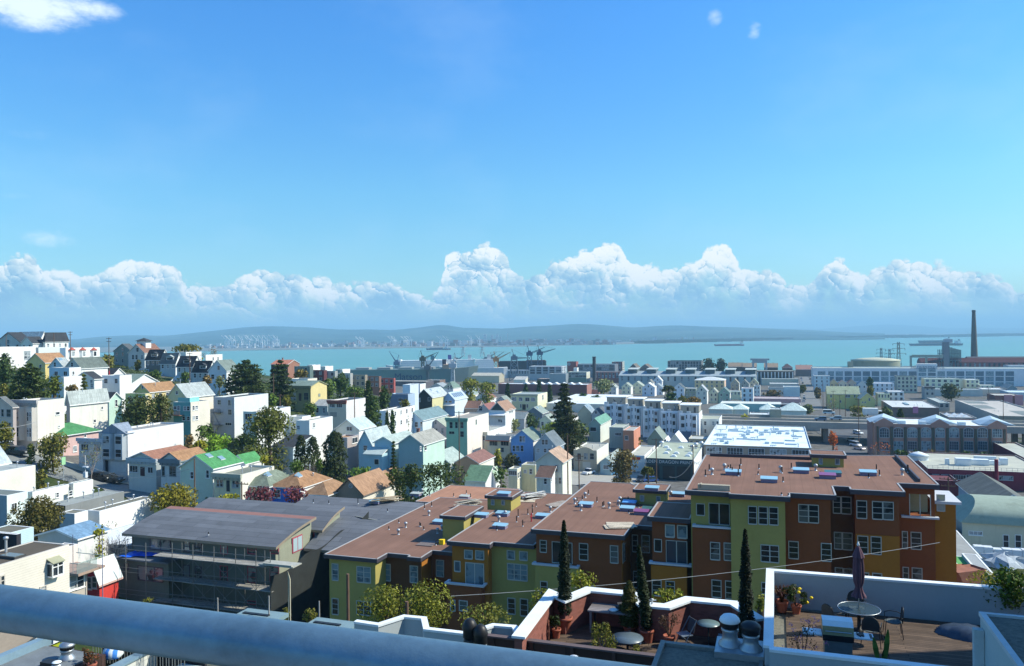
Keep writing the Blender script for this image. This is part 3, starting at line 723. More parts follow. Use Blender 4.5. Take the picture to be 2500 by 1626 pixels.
for i in range(12):u=-1.55+(w*.62+1.5)*i/11;m.box(u-.03,-1.58,z,u+.03,-1.52,z+1.)
m.box(-1.6,-1.6,z+1.,w*.62,-1.5,z+1.08);m.build('balcony',mat('weathered_wood',(.22,.12,.08)),b['root'])
m=MB();m.box(w*.25,.1,b['h']+.02,w-.3,.16,b['h']+1.1);m.box(w-.4,.17,b['h']+.02,w-.34,b['d']*.5,b['h']+1.1);m.build('roof_railing',mat('glass_rail',(.25,.55,.52),rough=.2),b['root'])
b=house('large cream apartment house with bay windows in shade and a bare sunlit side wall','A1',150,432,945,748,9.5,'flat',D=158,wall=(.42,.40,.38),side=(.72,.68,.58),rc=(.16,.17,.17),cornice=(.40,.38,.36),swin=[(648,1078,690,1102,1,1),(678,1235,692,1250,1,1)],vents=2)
for u0,u1 in((.6,3.2),(4.2,6.6)):
 m=MB();m.prism([(u0,.02),(u0+.5,-.8),(u1-.5,-.8),(u1,.02)],1.4,8.2);o=m.build('bay',b['wm'],b['root'])
 for z in(2.2,5.4):
  for a0,a1 in((u0+.62,(u0+u1)/2-.06),((u0+u1)/2+.06,u1-.62)):
   m=MB();m.box(a0,-.85,z,a1,-.79,z+1.9);m.box(a0+.07,-.87,z+.07,a1-.07,-.845,z+.9,1);m.box(a0+.07,-.87,z+.98,a1-.07,-.845,z+1.82,1);m.build('window',[b['tm'],GLASS],o)
house('pinkish house with a small pediment at the left edge, beside the cream apartment house','A1',-130,150,1015,190,8,'gf',apex=905,D=156,wall=(.42,.36,.34),rc=(.14,.15,.15),trim=(.5,.45,.42),win=[(18,1045,45,1125),(78,1045,128,1130),(22,1200,46,1260),(80,1200,128,1270)])
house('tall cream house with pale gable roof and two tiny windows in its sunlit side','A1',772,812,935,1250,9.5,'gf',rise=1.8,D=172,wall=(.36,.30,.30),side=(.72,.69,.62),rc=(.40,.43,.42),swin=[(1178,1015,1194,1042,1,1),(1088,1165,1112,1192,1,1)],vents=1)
house('mint green house with a dark roof behind the tall cream house','A1',1055,1266,935,1415,7.5,'gs',apex=855,D=190,wall=(.45,.55,.50),side=MINT,rc=R_DARK,swin=[(1338,935,1362,1008)],fw=(3,1))
house('pink house under a bright green hipped roof','A1',410,728,1350,1145,6,'hip',apex=1232,D=161,wall=(.40,.36,.32),side=PINK,rc=R_GREEN,swin=[(850,1475,888,1530,1,1),(978,1340,998,1365,1,1)],ov=.5)
b=house('grey Victorian house with bay windows, garage and a huge blank white side wall','A1',1200,1482,1300,2132,8.4,'flat',D=152,wall=(.27,.31,.36),side=WHITE,rc=(.26,.26,.24),trim=(.55,.58,.60),vents=3)
f=b['front']
for u0,u1 in((.02,.49),(.53,.98)):
 u0*=b['w'];u1*=b['w'];m=MB();m.prism([(u0,.02),(u0+.5,-.9),(u1-.35,-.9),(u1,.02)],2.9,7.9);o=m.build('bay',b['wm'],b['root'])
 for z in(3.4,5.95):
  for a0,a1 in((u0+.1,u0+.45),(u0+.72,u1-.5)):
   m=MB()
   if a1<u0+.5:
    for q0,q1,n,mi in((.0,1.,.05,0),(.12,.88,.07,1)):
     pa=(u0+.06+.38*q0,.02-.92*(.06+.38*q0)/.5);pb=(u0+.06+.38*q1,.02-.92*(.06+.38*q1)/.5)
     nx,ny=-.88*n,-.48*n;za,zb_=(z,z+1.6)if mi==0 else(z+.08,z+1.52)
     m.add([(pa[0]+nx,pa[1]+ny,za),(pb[0]+nx,pb[1]+ny,za),(pb[0]+nx,pb[1]+ny,zb_),(pa[0]+nx,pa[1]+ny,zb_)],[(0,1,2,3)],mi)
   else:
    m.box(a0,-.95,z,a1,-.89,z+1.6);m.box(a0+.08,-.97,z+.08,a1-.08,-.945,z+.76,1);m.box(a0+.08,-.97,z+.84,a1-.08,-.945,z+1.52,1)
   m.build('window',[b['tm'],GLASS],o)
m=MB();w=b['w'];m.add([(-.3,-.5,7.95),(w+.2,-.5,7.95),(w/2-.4,-.5,9.8),(-.3,1.6,7.95),(w+.2,1.6,7.95),(w/2-.4,3.6,9.8)],[(0,1,2),(1,4,5,2),(3,0,2,5),(4,3,5),(3,4,1,0)]);m.build('false_gable',mat('gable_slate',(.24,.28,.33),kind='shingle'),b['root'])
m=MB();u0,v1=b['on_front'](1283,1240+420*1.-54);m.box(w*.3,-.06,-.3,w-.25,.02,2.35)
for i in range(4):m.box(w*.3+.1,-.09,-.2+.62*i,w-.35,-.062,.34+.62*i)
m.build('garage_door',mat('garage_paint',(.55,.58,.58)),b['root']);m=MB();m.box(.15,-.06,-.2,w*.2,.02,2.5);m.build('door',mat('door_paint',(.03,.035,.045)),b['root'])
house('low blue-grey flat house beside the grey Victorian, behind the bare street tree','B1',916,1197,155,1215,6.3,'flat',D=153,wall=(.38,.43,.47),trim=(.55,.58,.6),cornice=(.42,.47,.52),win=[(947,212,1026,282,3,1),(1095,215,1166,290,3,1)])
house('grey cottage with a stepped false front and a brown roof behind it','B1',1497,1815,390,2240,4.8,'gf',rise=1.2,D=144,wall=(.33,.37,.38),rc=(.30,.15,.10),trim=(.5,.52,.53),win=[(1512,462,1600,536,3,1),(1722,480,1776,545,2,1)],door=(1632,472,1682,582,(.06,.03,.035)),cornice=(.36,.42,.44))
house('one-storey grey Victorian with a dark bracketed cornice and tan roof','B1',1870,2092,400,2400,5.2,'gf',rise=1.3,D=140,wall=(.34,.37,.40),side=WHITE,rc=R_TAN,trim=(.20,.24,.26),cornice=(.16,.19,.21),win=[(1972,468,2044,580,2,2),(1886,470,1914,580)],swin=[(2105,470,2112,520)])
house('pale green house with a bright green gable roof and two skylights','B2',-285,95,490,418,6.2,'gf',apex=352,D=136,wall=(.33,.42,.38),side=WHITE,rc=(.08,.26,.10),rk='shingle',skyl=2,win=[(18,515,50,602,1,2),(-165,535,-130,610,1,2)],wk='siding')
house('small rear house with a bright green roof, left of the two green ones behind','B2',300,470,438,492,5,'gf',apex=345,D=150,wall=WHITE,side=WHITE,rc=(.08,.26,.10),ov=.2,dep=5)
house('white walled shed with a low bright green roof behind the cream cottage','B2',470,560,432,695,5,'shed',rise=.9,D=156,wall=WHITE,side=WHITE,rc=(.08,.26,.10),ov=.2)
house('cream one-storey house with flat roof, bracketed cornice and three steps','B2',105,417,568,806,4.8,'flat',D=131,wall=(.42,.42,.32),side=(.72,.68,.58),rc=(.20,.21,.17),cornice=(.38,.39,.31),trim=(.45,.46,.42),win=[(140,628,170,704),(180,628,210,704),(322,636,352,714),(365,638,394,714)],door=(252,632,290,760,(.035,.04,.045)),vents=2)
house('house with a grey-green hipped roof between the cream and the blue house','B2',440,745,705,1078,4.2,'hip',apex=575,D=132,wall=(.35,.35,.28),side=WHITE,rc=(.19,.22,.17),skyl=1,vents=1)
house('bright blue cottage under a tan hipped roof with one large skylight','B2',775,1112,722,1452,4.4,'hip',apex=588,D=131,wall=(.03,.11,.42),side=WHITE,rc=R_TAN,win=[(805,740,875,830,2,2)],skyl=1,vents=2)
house('cottage with a plain tan hipped roof next to the brown gabled house','B2',1160,1425,805,1690,4.2,'hip',apex=682,D=131,wall=TAN,rc=(.31,.19,.11))
house('brown house with a big tan gable roof and a round attic window','B2',1517,1838,790,2170,4.6,'gf',apex=622,D=132,wall=(.20,.17,.14),side=CREAM,rc=(.35,.21,.13),trim=(.2,.15,.12),skyl=0,wk='siding')
b=HOUSES['brown house with a big tan gable roof and a round attic window']
m=MB();u,v=b['on_front'](1697,694);m.tube((u,-.06,v),(u,.02,v),.42,n=20);o=m.build('window',mat('round_frame',(.5,.52,.52)),b['root']);m=MB();m.tube((u,-.08,v),(u,-.02,v),.3,n=20);m.build('pane',GLASS,o)
house('second tan gable behind the brown house with the round window','B2',1900,2080,660,2290,5,'gf',apex=560,D=150,wall=(.25,.2,.16),side=CREAM,rc=(.33,.20,.12),trim=(.2,.15,.12))
house('small pale blue house with a ribbon of windows left of the round dark hedge trees','B2',783,1025,250,1062,6,'shed',rise=1.6,dep=7,D=168,wall=(.52,.60,.62),rc=R_DARK,win=[(795,282,852,316,2,1),(858,282,917,316,2,1)])  # pale blue here is shade painted over white walls
house('tall grey apartment block with fire escape and a long blank white side','A2',100,342,905,737,11,'flat',D=205,wall=(.25,.29,.35),side=(.66,.68,.66),rc=R_DARK,trim=(.5,.52,.45),win=[(150,938,186,988,2,2),(274,938,311,1002,2,2),(274,1047,311,1106,2,2),(150,1047,186,1100,2,2),(242,1200,308,1230,3,1)])
b=HOUSES['tall grey apartment block with fire escape and a long blank white side']
m=MB()
for z in(3.6,7.):
 m.box(.2,-1.1,z,3.,-.05,z+.08)
 for i in range(8):u=.22+2.74*i/7;m.box(u-.02,-1.1,z+.08,u+.02,-1.06,z+1.)
 m.box(.2,-1.1,z+1.,3.,-1.05,z+1.05)
for z0,z1,u0,u1 in((.4,3.6,.4,2.4),(3.6,7.,2.6,.6)):
 m.tube((u0,-.7,z0),(u1,-.7,z1),.05,n=5);m.tube((u0,-1.,z0),(u1,-1.,z1),.05,n=5)
m.build('fire_escape',mat('fire_escape_iron',(.16,.18,.2),var=.1),b['root'])
house('cream house with mint trim squeezed left of the grey apartment block','A2',-60,-20,870,100,9,'flat',D=212,wall=MINT,side=CREAM,swin=[(0,890,30,930),(40,885,66,930),(60,960,92,1010)])
house('long low white flat house behind the twisted green tree','A2',446,602,1072,995,6.5,'flat',D=192,wall=(.42,.47,.47),side=WHITE,rc=(.30,.29,.25),win=[(470,1095,548,1160,3,1)],vents=1)
b=house('olive green Victorian with a yellow sunlit side and grey-green roof','A2',985,1230,775,1418,7.4,'gs',rise=1.5,D=262,wall=OLIVE,side=YELLOW,rc=R_GG,trim=(.30,.32,.20),cornice=(.20,.20,.11),win=[(1002,852,1060,936,2,2),(1152,852,1202,934,2,2)],door=(1092,858,1124,946),swin=[(1320,865,1340,888,2,1)])
house('cream upper storey with a plain parapet rising behind the olive Victorian','A2',978,1196,690,1230,8,'flat',D=276,wall=CREAM,side=CREAM,dep=6)
house('little blue-grey cottage with a pale roof right below the olive Victorian','A2',1268,1424,1002,1440,4,'gs',rise=1.6,dep=7,D=246,wall=(.32,.40,.43),rc=(.42,.42,.38),fw=(2,1))
house('two-storey cream house with a red-flecked cornice and long sunlit side','A2',1432,1642,945,1867,7.5,'flat',D=236,wall=(.44,.42,.38),side=(.70,.67,.64),rc=R_DARK,cornice=(.28,.10,.08),win=[(1455,978,1512,1022,3,1),(1535,978,1596,1022,3,1)],garage=(1455,1075,1535,1130,(.4,.38,.34)))
house('tall bare white house with a narrow blue window, below the red tiled porch','A2',1062,1215,1175,1486,9,'flat',D=188,wall=(.50,.54,.54),side=WHITE,rc=(.32,.32,.27),win=[(1070,1235,1105,1275)],swin=[(1256,1205,1280,1250)])
house('white house with a wide terrace roof behind the bare white one','A2',960,1130,1130,1232,7.5,'flat',D=203,wall=LGRAY,side=WHITE,rc=(.34,.33,.3))
house('white gabled house with a pale blue-grey roof and brown window','A2',1522,1790,1275,1975,8,'gf',apex=1168,D=196,wall=(.46,.48,.46),side=WHITE,rc=(.42,.50,.50),win=[(1650,1246,1712,1292,2,1)])
house('low pinkish house with a tan flat roof beside the dark hedge trees','A2',1500,1655,1372,1788,6.5,'flat',D=182,wall=(.40,.33,.31),side=(.42,.36,.34),rc=R_TAN,swin=[(1712,1380,1772,1425,2,1)])
house('white stucco apartment house with clipped cypresses in front','A2',1996,2108,1062,2440,7.5,'flat',D=226,wall=(.52,.56,.60),side=WHITE,win=[(2020,1105,2048,1150),(2015,1200,2062,1250)],sw=(5,2,.8,1.2),vents=3)
house('dark blue flat building with a light blue upper box','A2',2135,2362,868,2440,7,'flat',D=262,wall=(.13,.17,.25),side=LBLUE,rc=R_PALE,win=[(2250,915,2300,950,3,1)])
house('light blue penthouse box above the dark blue flat building','A2',2300,2385,758,2470,10,'flat',D=276,wall=LBLUE,side=(.55,.62,.68),dep=7)
b=house('light blue house with a tall front gable and pale roof above the cypress hedge','A2',1787,1940,1442,2182,8,'gf',apex=1292,D=180,wall=(.27,.42,.52),side=(.62,.70,.72),rc=(.40,.46,.46),win=[(1846,1465,1886,1520)],wk='siding')
b=house('light blue house with a lower porch roof, second of the three blue gables','A2',1972,2190,1432,2450,8.4,'gf',apex=1368,D=172,wall=(.25,.40,.50),side=(.62,.70,.70),rc=(.38,.45,.42),wk='siding')
m=MB();w=b['w'];slab(m,[(-1.2,-3.2,6.2),(w-1.,-3.2,6.2),(w-1.,.05,7.4),(-1.2,.05,7.4)],.18);o=m.build('porch_roof',[mat('roofing',(.40,.47,.44)),b['tm']],b['root'])
m=MB();m.box(-1.,-3.,b['root'].location.z*0-3,w-1.2,-.03,6.2);p=m.build('porch',b['wm'],b['root']);window(lambda u,v,n:None,0,0,0,0,None,None)if False else None
for a0,z in((w*.33,3.9),(w*.2,.6)):
 m=MB();m.box(a0,-3.06,z,a0+1.2,-2.98,z+1.3);m.box(a0+.1,-3.08,z+.1,a0+1.1,-3.055,z+1.2,1);m.build('window',[b['tm'],GLASS],b['root'])
b=house('mint green house with tan-grey roof and back deck, third of the three blue-green gables','A3',-130,156,1452,405,8.4,'gf',apex=1345,D=168,wall=(.20,.31,.36),side=MINT,rc=(.30,.30,.26),swin=[(120,1480,132,1520),(170,1465,195,1515)],wk='siding',chim=1)
m=MB();m.box(-1.5,-2.6,2.2,b['w']*.8,-.03,2.4)
for i in range(14):u=-1.45+(b['w']*.8+1.4)*i/13;m.box(u-.03,-2.58,2.4,u+.03,-2.52,3.35)
m.box(-1.5,-2.6,3.35,b['w']*.8,-2.48,3.43);m.build('deck',mat('weathered_wood',(.22,.14,.10)),b['root'])
# the flats in the middle distance
def H(*a,D=None,fix=False,**k):
 """houses of the flats stand where the ray through their eave meets eave height above the ground"""
 return house(*a,D=D if fix else None,**k)
H('house with a black front gable, yellow side strip and pale grey roof','A3',76,262,905,447,8,'gf',apex=812,wall=(.05,.055,.055),side=(.60,.55,.30),rc=(.42,.46,.46),skyl=2,win=[(95,912,125,955),(215,905,240,945)])
H('blue house with solar panels on its pale roof and a white porch roof','A3',378,524,932,672,8,'gf',apex=852,wall=BLUE,side=(.60,.70,.74),rc=(.40,.48,.55),wk='siding',win=[(415,945,440,965),(455,945,490,965)])
b=HOUSES['blue house with solar panels on its pale roof and a white porch roof']
m=MB();slab(m,[(-.4,-1.8,5.4),(b['w']+.3,-1.8,5.4),(b['w']+.3,.1,6.2),(-.4,.1,6.2)],.2);m.build('porch_roof',mat('porch_white',WHITE),b['root'])
w_,d_,h_,r_=b['w'],b['d'],b['h'],b['rise']
for i in range(6):
 m=MB();y0=d_*(.12+.13*i);slab(m,[(w_*.88,y0,h_+r_*.24+.32),(w_*.88,y0+1.,h_+r_*.24+.32),(w_*.62,y0+1.,h_+r_*.76+.32),(w_*.62,y0,h_+r_*.76+.32)],.08)
 m.build('solar_panel',mat('solar_glass',(.10,.17,.25),rough=.2,var=.05,spec=.6),b['root'])
H('white two-storey house with a small grey-green hipped roof','A3',388,506,800,600,8,'hip',apex=727,wall=(.60,.62,.58),side=WHITE,rc=(.17,.24,.20),win=[(442,766,460,812),(474,766,492,812)])
H('narrow white house with steep grey-green gable, right of the white hipped one','A3',607,716,868,797,7.5,'gf',apex=783,wall=(.62,.64,.62),side=WHITE,rc=(.24,.30,.27),win=[(650,838,675,880),(672,912,695,945)])
H('grey-white cottage with a front gable, porch columns and brown roof','A3',760,936,916,1006,6.5,'gf',apex=842,wall=(.42,.44,.42),side=WHITE,rc=R_BROWN,trim=WHITE,win=[(832,868,852,900),(790,925,812,968),(845,925,865,972),(882,925,905,968)])
H('low house with a wide brown-red roof behind a brown bush','A3',520,800,1030,845,5,'gs',rise=3.,dep=9,wall=(.25,.2,.18),rc=R_BROWN)
H('reddish-brown roofed house with grey gable wall, left of the big white two-storey','A3',790,935,1062,1045,6,'gf',apex=985,wall=(.36,.35,.36),rc=(.24,.11,.10),win=[(805,1005,845,1060)])
H('two-storey white house with a dark green pediment and tan-brown roof','A3',927,1112,1062,1226,9,'gf',apex=962,wall=(.48,.50,.52),side=WHITE,rc=(.33,.21,.15),chim=1,win=[(1030,1162,1075,1195,2,1),(1005,1095,1030,1120),(1050,1095,1090,1120)],swin=[(1155,1045,1175,1085),(1180,1040,1200,1080)])
b=HOUSES['two-storey white house with a dark green pediment and tan-brown roof']
m=MB();w_=b['w'];m.add([(.5,-.04,b['h']+.15),(w_-.5,-.04,b['h']+.15),(w_/2,-.04,b['h']+b['rise']-.3)],[(0,1,2)]);m.add([(.5,.0,b['h']+.15),(w_-.5,.0,b['h']+.15),(w_/2,.0,b['h']+b['rise']-.3)],[(2,1,0)]);m.build('pediment',mat('pediment_paint',(.05,.085,.075)),b['root'])
m=MB();slab(m,[(-.2,-2.,b['h']-1.6),(w_+.2,-2.,b['h']-1.6),(w_+.2,.0,b['h']-.8),(-.2,.0,b['h']-.8)],.2);m.build('porch_roof',mat('porch_white',WHITE),b['root'])
H('cream three-storey apartment house with four wide front windows','A3',1176,1486,872,1600,9.5,'flat',wall=(.42,.44,.30),side=(.70,.68,.48),rc=R_PALE,cornice=(.45,.46,.34),win=[(1186,902,1240,948,3,1),(1270,905,1312,948,2,1),(1345,908,1392,950,2,1),(1412,908,1455,950,2,1),(1285,985,1300,1025),(1360,985,1378,1025)],door=(1310,985,1350,1050),vents=3,swin=[(1540,880,1555,930)])
H('small grey roofed house peeking behind the white two-storey house','A3',1000,1130,955,1150,6,'gf',apex=895,wall=GRAY,rc=(.24,.28,.24),dep=8)
H('light blue house with teal roof and two tall front windows','A3',-72,152,1168,438,8,'gf',apex=1072,wall=(.30,.44,.62),side=(.60,.68,.70),rc=(.16,.24,.25),trim=WHITE,wk='siding',win=[(62,1192,96,1250),(126,1190,150,1246),(30,1105,48,1140)],vents=2)
H('small pinkish-grey cottage with a bracketed front pediment','A3',197,428,1252,446,6.5,'gf',apex=1165,dep=9,wall=(.40,.36,.38),rc=(.33,.38,.30),trim=(.52,.5,.5),win=[(222,1262,248,1322),(300,1268,325,1320),(370,1262,396,1322),(296,1185,312,1215)])
H('tall green Victorian with an ornate cornice and cream side wall','A3',425,668,1152,918,12,'flat',wall=(.17,.36,.30),side=(.74,.68,.60),rc=(.30,.29,.25),cornice=(.15,.33,.27),trim=(.30,.46,.40),win=[(465,1192,500,1262),(590,1192,626,1262),(530,1192,560,1262),(460,1300,520,1330,2,1),(590,1300,630,1365)],swin=[(768,1165,778,1215)],vents=2)
H('grey stucco flat house with two pairs of white-framed windows','A3',690,905,1308,1122,7.5,'flat',wall=(.30,.32,.30),side=WHITE,rc=(.38,.38,.34),trim=WHITE,win=[(710,1352,780,1405,2,1),(808,1352,876,1405,2,1)],garage=(770,1440,840,1490,(.30,.31,.30)),vents=2)
b=H('cream row house with red-orange tile edge and two bay windows','A3',905,1162,1372,1248,8,'flat',wall=(.46,.45,.38),side=WHITE,rc=(.36,.36,.32),trim=(.55,.54,.48),win=[(930,1398,1020,1466,3,1),(1062,1402,1150,1466,3,1),(1062,1490,1095,1540)],vents=2)
m=MB();slab(m,[(-.4,-1.,b['h']-.9),(b['w']+.2,-1.,b['h']-.9),(b['w']+.2,-.02,b['h']+.5),(-.4,-.02,b['h']+.5)],.15);m.box(-.4,-1.02,b['h']-1.12,b['w']+.2,-.9,b['h']-1.055,1);m.build('tile_edge',[mat('roofing',(.16,.20,.22)),mat('red_tile',(.48,.11,.06))],b['root'])
H('bright blue gabled house with grey-green roof and paired attic windows','A3',1180,1437,1402,1545,8.6,'gf',apex=1290,wall=(.13,.27,.56),side=WHITE,rc=(.19,.24,.20),trim=(.60,.68,.78),wk='siding',win=[(1277,1355,1305,1420),(1311,1355,1340,1420),(1200,1465,1225,1530),(1237,1465,1277,1532),(1292,1465,1322,1530)],vents=1)
H('slate grey gabled house with paired attic windows, right of the bright blue one','A3',1452,1706,1475,1795,8.2,'gf',apex=1330,wall=(.22,.29,.36),rc=(.14,.17,.19),trim=(.60,.64,.66),win=[(1537,1396,1567,1454),(1575,1396,1606,1454),(1560,1500,1590,1545),(1610,1500,1650,1545),(1475,1500,1510,1545)],vents=1)
H('low flat house with blue-grey front tucked right of the slate grey gable','A3',1700,1892,1476,1966,6,'flat',wall=(.26,.34,.42),side=WHITE,rc=(.45,.44,.38))
b=H('beige stucco house with an arched parapet and cream garage door','B3',1905,2175,285,2312,6.8,'flat',wall=(.34,.30,.24),side=(.70,.68,.60),rc=(.38,.38,.32),trim=(.5,.48,.42),win=[(2028,318,2070,388,1,2),(2096,318,2142,388,1,2),(1950,318,1990,388,1,2)],garage=(2010,418,2102,490,(.62,.58,.48)),vents=2)
m=MB();n=10;w_=b['w'];h_=b['h']
pts=[(w_*(.15+.7*i/n),h_+.9*math.sin(math.pi*i/n))for i in range(n+1)]
m.add([(u,-.03,v)for u,v in pts]+[(u,.22,v)for u,v in pts],[tuple(range(n,-1,-1)),tuple(range(n+1,2*n+2))]+[(i,i+1,n+2+i,n+1+i)for i in range(n)]);m.build('arched_parapet',b['wm'],b['root'])
H('small blue-grey cottage with lattice window at the parking lot corner','B3',2215,2345,420,2480,4.2,'gf',apex=370,wall=(.22,.31,.36),rc=(.30,.34,.32),win=[(2252,455,2312,500,3,2)])
H('grey-green house with a jade roof and dark open porch right of the tall conifer','A3',2086,2216,1215,2340,7.5,'gf',apex=1150,wall=(.24,.30,.27),side=(.66,.68,.60),rc=(.16,.33,.25),win=[(2100,1252,2168,1300,1,1)])
H('dark slate roofed house with a white dormer front, behind the jade roofed one','A3',2115,2215,1100,2295,7,'gf',apex=1040,wall=(.30,.32,.33),rc=(.11,.13,.15),attic=True)
H('house with a tan gable and blue-grey roof with skylights, right of the conifer top','A3',1955,2108,1080,2126,7,'gf',apex=998,dep=9,wall=(.42,.38,.28),rc=(.26,.33,.38),skyl=2)
H('dark gabled house with grey-green roof, left of the tall conifer','A3',1346,1540,1092,1610,6.5,'gf',apex=1022,wall=(.11,.14,.17),rc=(.26,.31,.28),skyl=1)
H('low grey roofs behind the olive tree, in front of the cream apartments','A3',1140,1330,1152,1362,5,'gs',rise=2.2,dep=9,wall=GRAY,rc=(.22,.26,.26))
H('white flat house half hidden behind the tall conifer','A3',1600,1900,1150,1960,7,'flat',wall=(.50,.52,.48),side=WHITE,fw=(3,1),rc=R_PALE)
H('pale house with porch posts under the tall conifer','A3',1512,1640,1172,1700,6,'gf',apex=1115,wall=(.44,.48,.42),rc=(.28,.32,.28),fw=(2,1))
H('dark green roofed house with pale walls below the mint house','B3',165,470,432,640,5,'gf',apex=312,wall=(.12,.17,.21),side=WHITE,rc=(.36,.43,.40))
H('house with a rust-brown roof, dark rear gable and white side wall','B3',530,800,430,980,6,'gf',apex=350,wall=(.30,.20,.15),side=(.72,.68,.58),rc=(.24,.13,.11))
H('low white building under two pale green gables behind the hedge','B3',640,880,640,1056,5,'gs',rise=2.6,dep=9,wall=(.55,.58,.55),side=WHITE,rc=(.14,.24,.15))
H('pale green gabled shed attached right of the low white building','B3',905,1000,610,1058,5,'gf',apex=500,wall=WHITE,side=WHITE,rc=(.34,.44,.33))
b=H('tall narrow grey house with a patchy tan roof, seen from its rear','B3',1470,1775,420,1882,10.5,'gf',apex=300,wall=(.34,.37,.36),side=(.70,.69,.58),rc=(.40,.28,.20),trim=(.5,.52,.5),win=[(1520,470,1548,520),(1692,455,1722,530),(1692,600,1715,670),(1735,600,1762,670)],vents=1)
H('little lean-to with a rusty brown roof at the back of the tall grey house','B3',1478,1640,598,1672,4.6,'shed',rise=1.6,dep=3.4,D=HOUSES['tall narrow grey house with a patchy tan roof, seen from its rear']['D']-4.2,fix=True,wall=(.40,.43,.42),side=WHITE,rc=(.16,.10,.08),win=[(1562,612,1594,675)],swin=[(1645,600,1652,640)])
H('cream stucco house with a flat grey roof left of the tall grey house','B3',1300,1462,455,1520,7.4,'flat',wall=(.52,.48,.32),rc=(.30,.32,.28),win=[(1330,510,1358,542),(1395,500,1424,556)],vents=2)
H('cream annex with a glazed end, leftmost part of the cream stucco pair','B3',1148,1250,500,1310,6.4,'flat',wall=(.46,.46,.36),side=(.70,.66,.50),rc=(.27,.29,.26),win=[(1155,520,1245,572,4,1)],swin=[(1256,545,1268,600),(1275,530,1288,590)])
for(xl,xr,ye,xb,wl,lab,fw)in[(1040,1220,545,1260,(.12,.17,.16),'dark green row house on the terrace above the docks',2),(1226,1384,590,1420,(.12,.035,.04),'dark wine-red row house on the terrace above the docks',2),(1388,1512,600,1545,(.30,.32,.31),'grey row house between the wine-red one and the trees',2),
(1545,1690,625,1720,(.36,.36,.34),'pale grey row house behind the dark green treetops',2),(1695,1862,645,1890,(.28,.24,.18),'beige-brown row house with white window frames',3),(1862,2026,660,2050,(.20,.11,.085),'brown row house second from the right end of the terrace',3),(2030,2196,682,2215,(.34,.085,.075),'bright red row house at the right end of the terrace',3)]:
 H(lab,'A2',xl,xr,ye,xb,8.5,'flat',D=405+(xl-1040)*.02,wall=wl,trim=(.55,.54,.5),fw=(fw,2,1.5,1.6),rc=R_PALE,group='row houses on the terrace above the docks',fix=True)
H('building with an orange tiled roof and dark chimney, at the water skyline','A2',770,965,520,1102,7,'gs',rise=2.2,D=432,fix=True,wall=(.10,.06,.05),side=(.30,.15,.10),rc=(.50,.20,.12),chim=1)
for(xl,xr,ye,xb,lab)in[(1190,1250,530,1312,'pale rooftop room left of the white ones, above the wine-red house'),(1225,1240,545,1338,'bright white rooftop room above the wine-red row house'),(1345,1400,545,1492,'long white rooftop room above the grey row house'),(1570,1600,580,1642,'small white rooftop shed with a black vent, nearest the water')]:
 H(lab,'A2',xl,xr,ye,xb,9,'flat',D=428,fix=True,dep=8,wall=(.5,.5,.46),side=WHITE,rc=R_PALE)
H('low brown fence-like warehouse with vertical boards left of the shipyard','A3',190,350,705,360,6,'flat',dep=14,wall=(.20,.13,.10),rc=R_PALE)
H('long low grey warehouse roofs left of the boarded one','A3',-280,188,720,200,6,'flat',dep=18,wall=(.10,.09,.10),rc=(.36,.36,.33))
H('white narrow house with two blue windows at the left of the flats','A3',-20,120,750,150,8,'flat',dep=8,wall=(.55,.62,.66),side=WHITE,win=[(20,775,45,830),(75,765,95,820)])
H('pale grey gabled barn behind the white hipped house','A3',240,390,785,420,6.5,'gf',apex=742,dep=10,wall=(.33,.36,.37),rc=(.28,.32,.33))
b=H('long dark brick warehouse with a white parapet line','A3',1030,2060,758,2116,9,'flat',wall=(.13,.05,.05),side=(.36,.17,.14),sk='brick',wk='brick',rc=(.50,.54,.55),trim=(.5,.55,.58))
for i in range(8):
 m=MB();u=b['w']*(.30+.085*i);m.add([(u-2.6,3,b['h']-.3),(u+2.6,3,b['h']-.3),(u+2.6,9,b['h']-.3),(u-2.6,9,b['h']-.3),(u,3,b['h']+1.3),(u,9,b['h']+1.3)],[(0,1,4),(1,2,5,4),(3,0,4,5),(2,3,5)]);m.build('roof_light',mat('roof_light_white',(.6,.64,.64)),b['root'])
H('low building with a broad white roof right behind the tall conifer','A3',1590,2345,985,2420,5.5,'flat',dep=70,par=.1,wall=(.44,.44,.40),rc=(.66,.70,.70),vents=3)
H('grey brick annex right of the long brick warehouse','A3',2115,2200,812,2240,5,'flat',dep=8,wall=(.30,.14,.12),rc=R_PALE)
prev=None
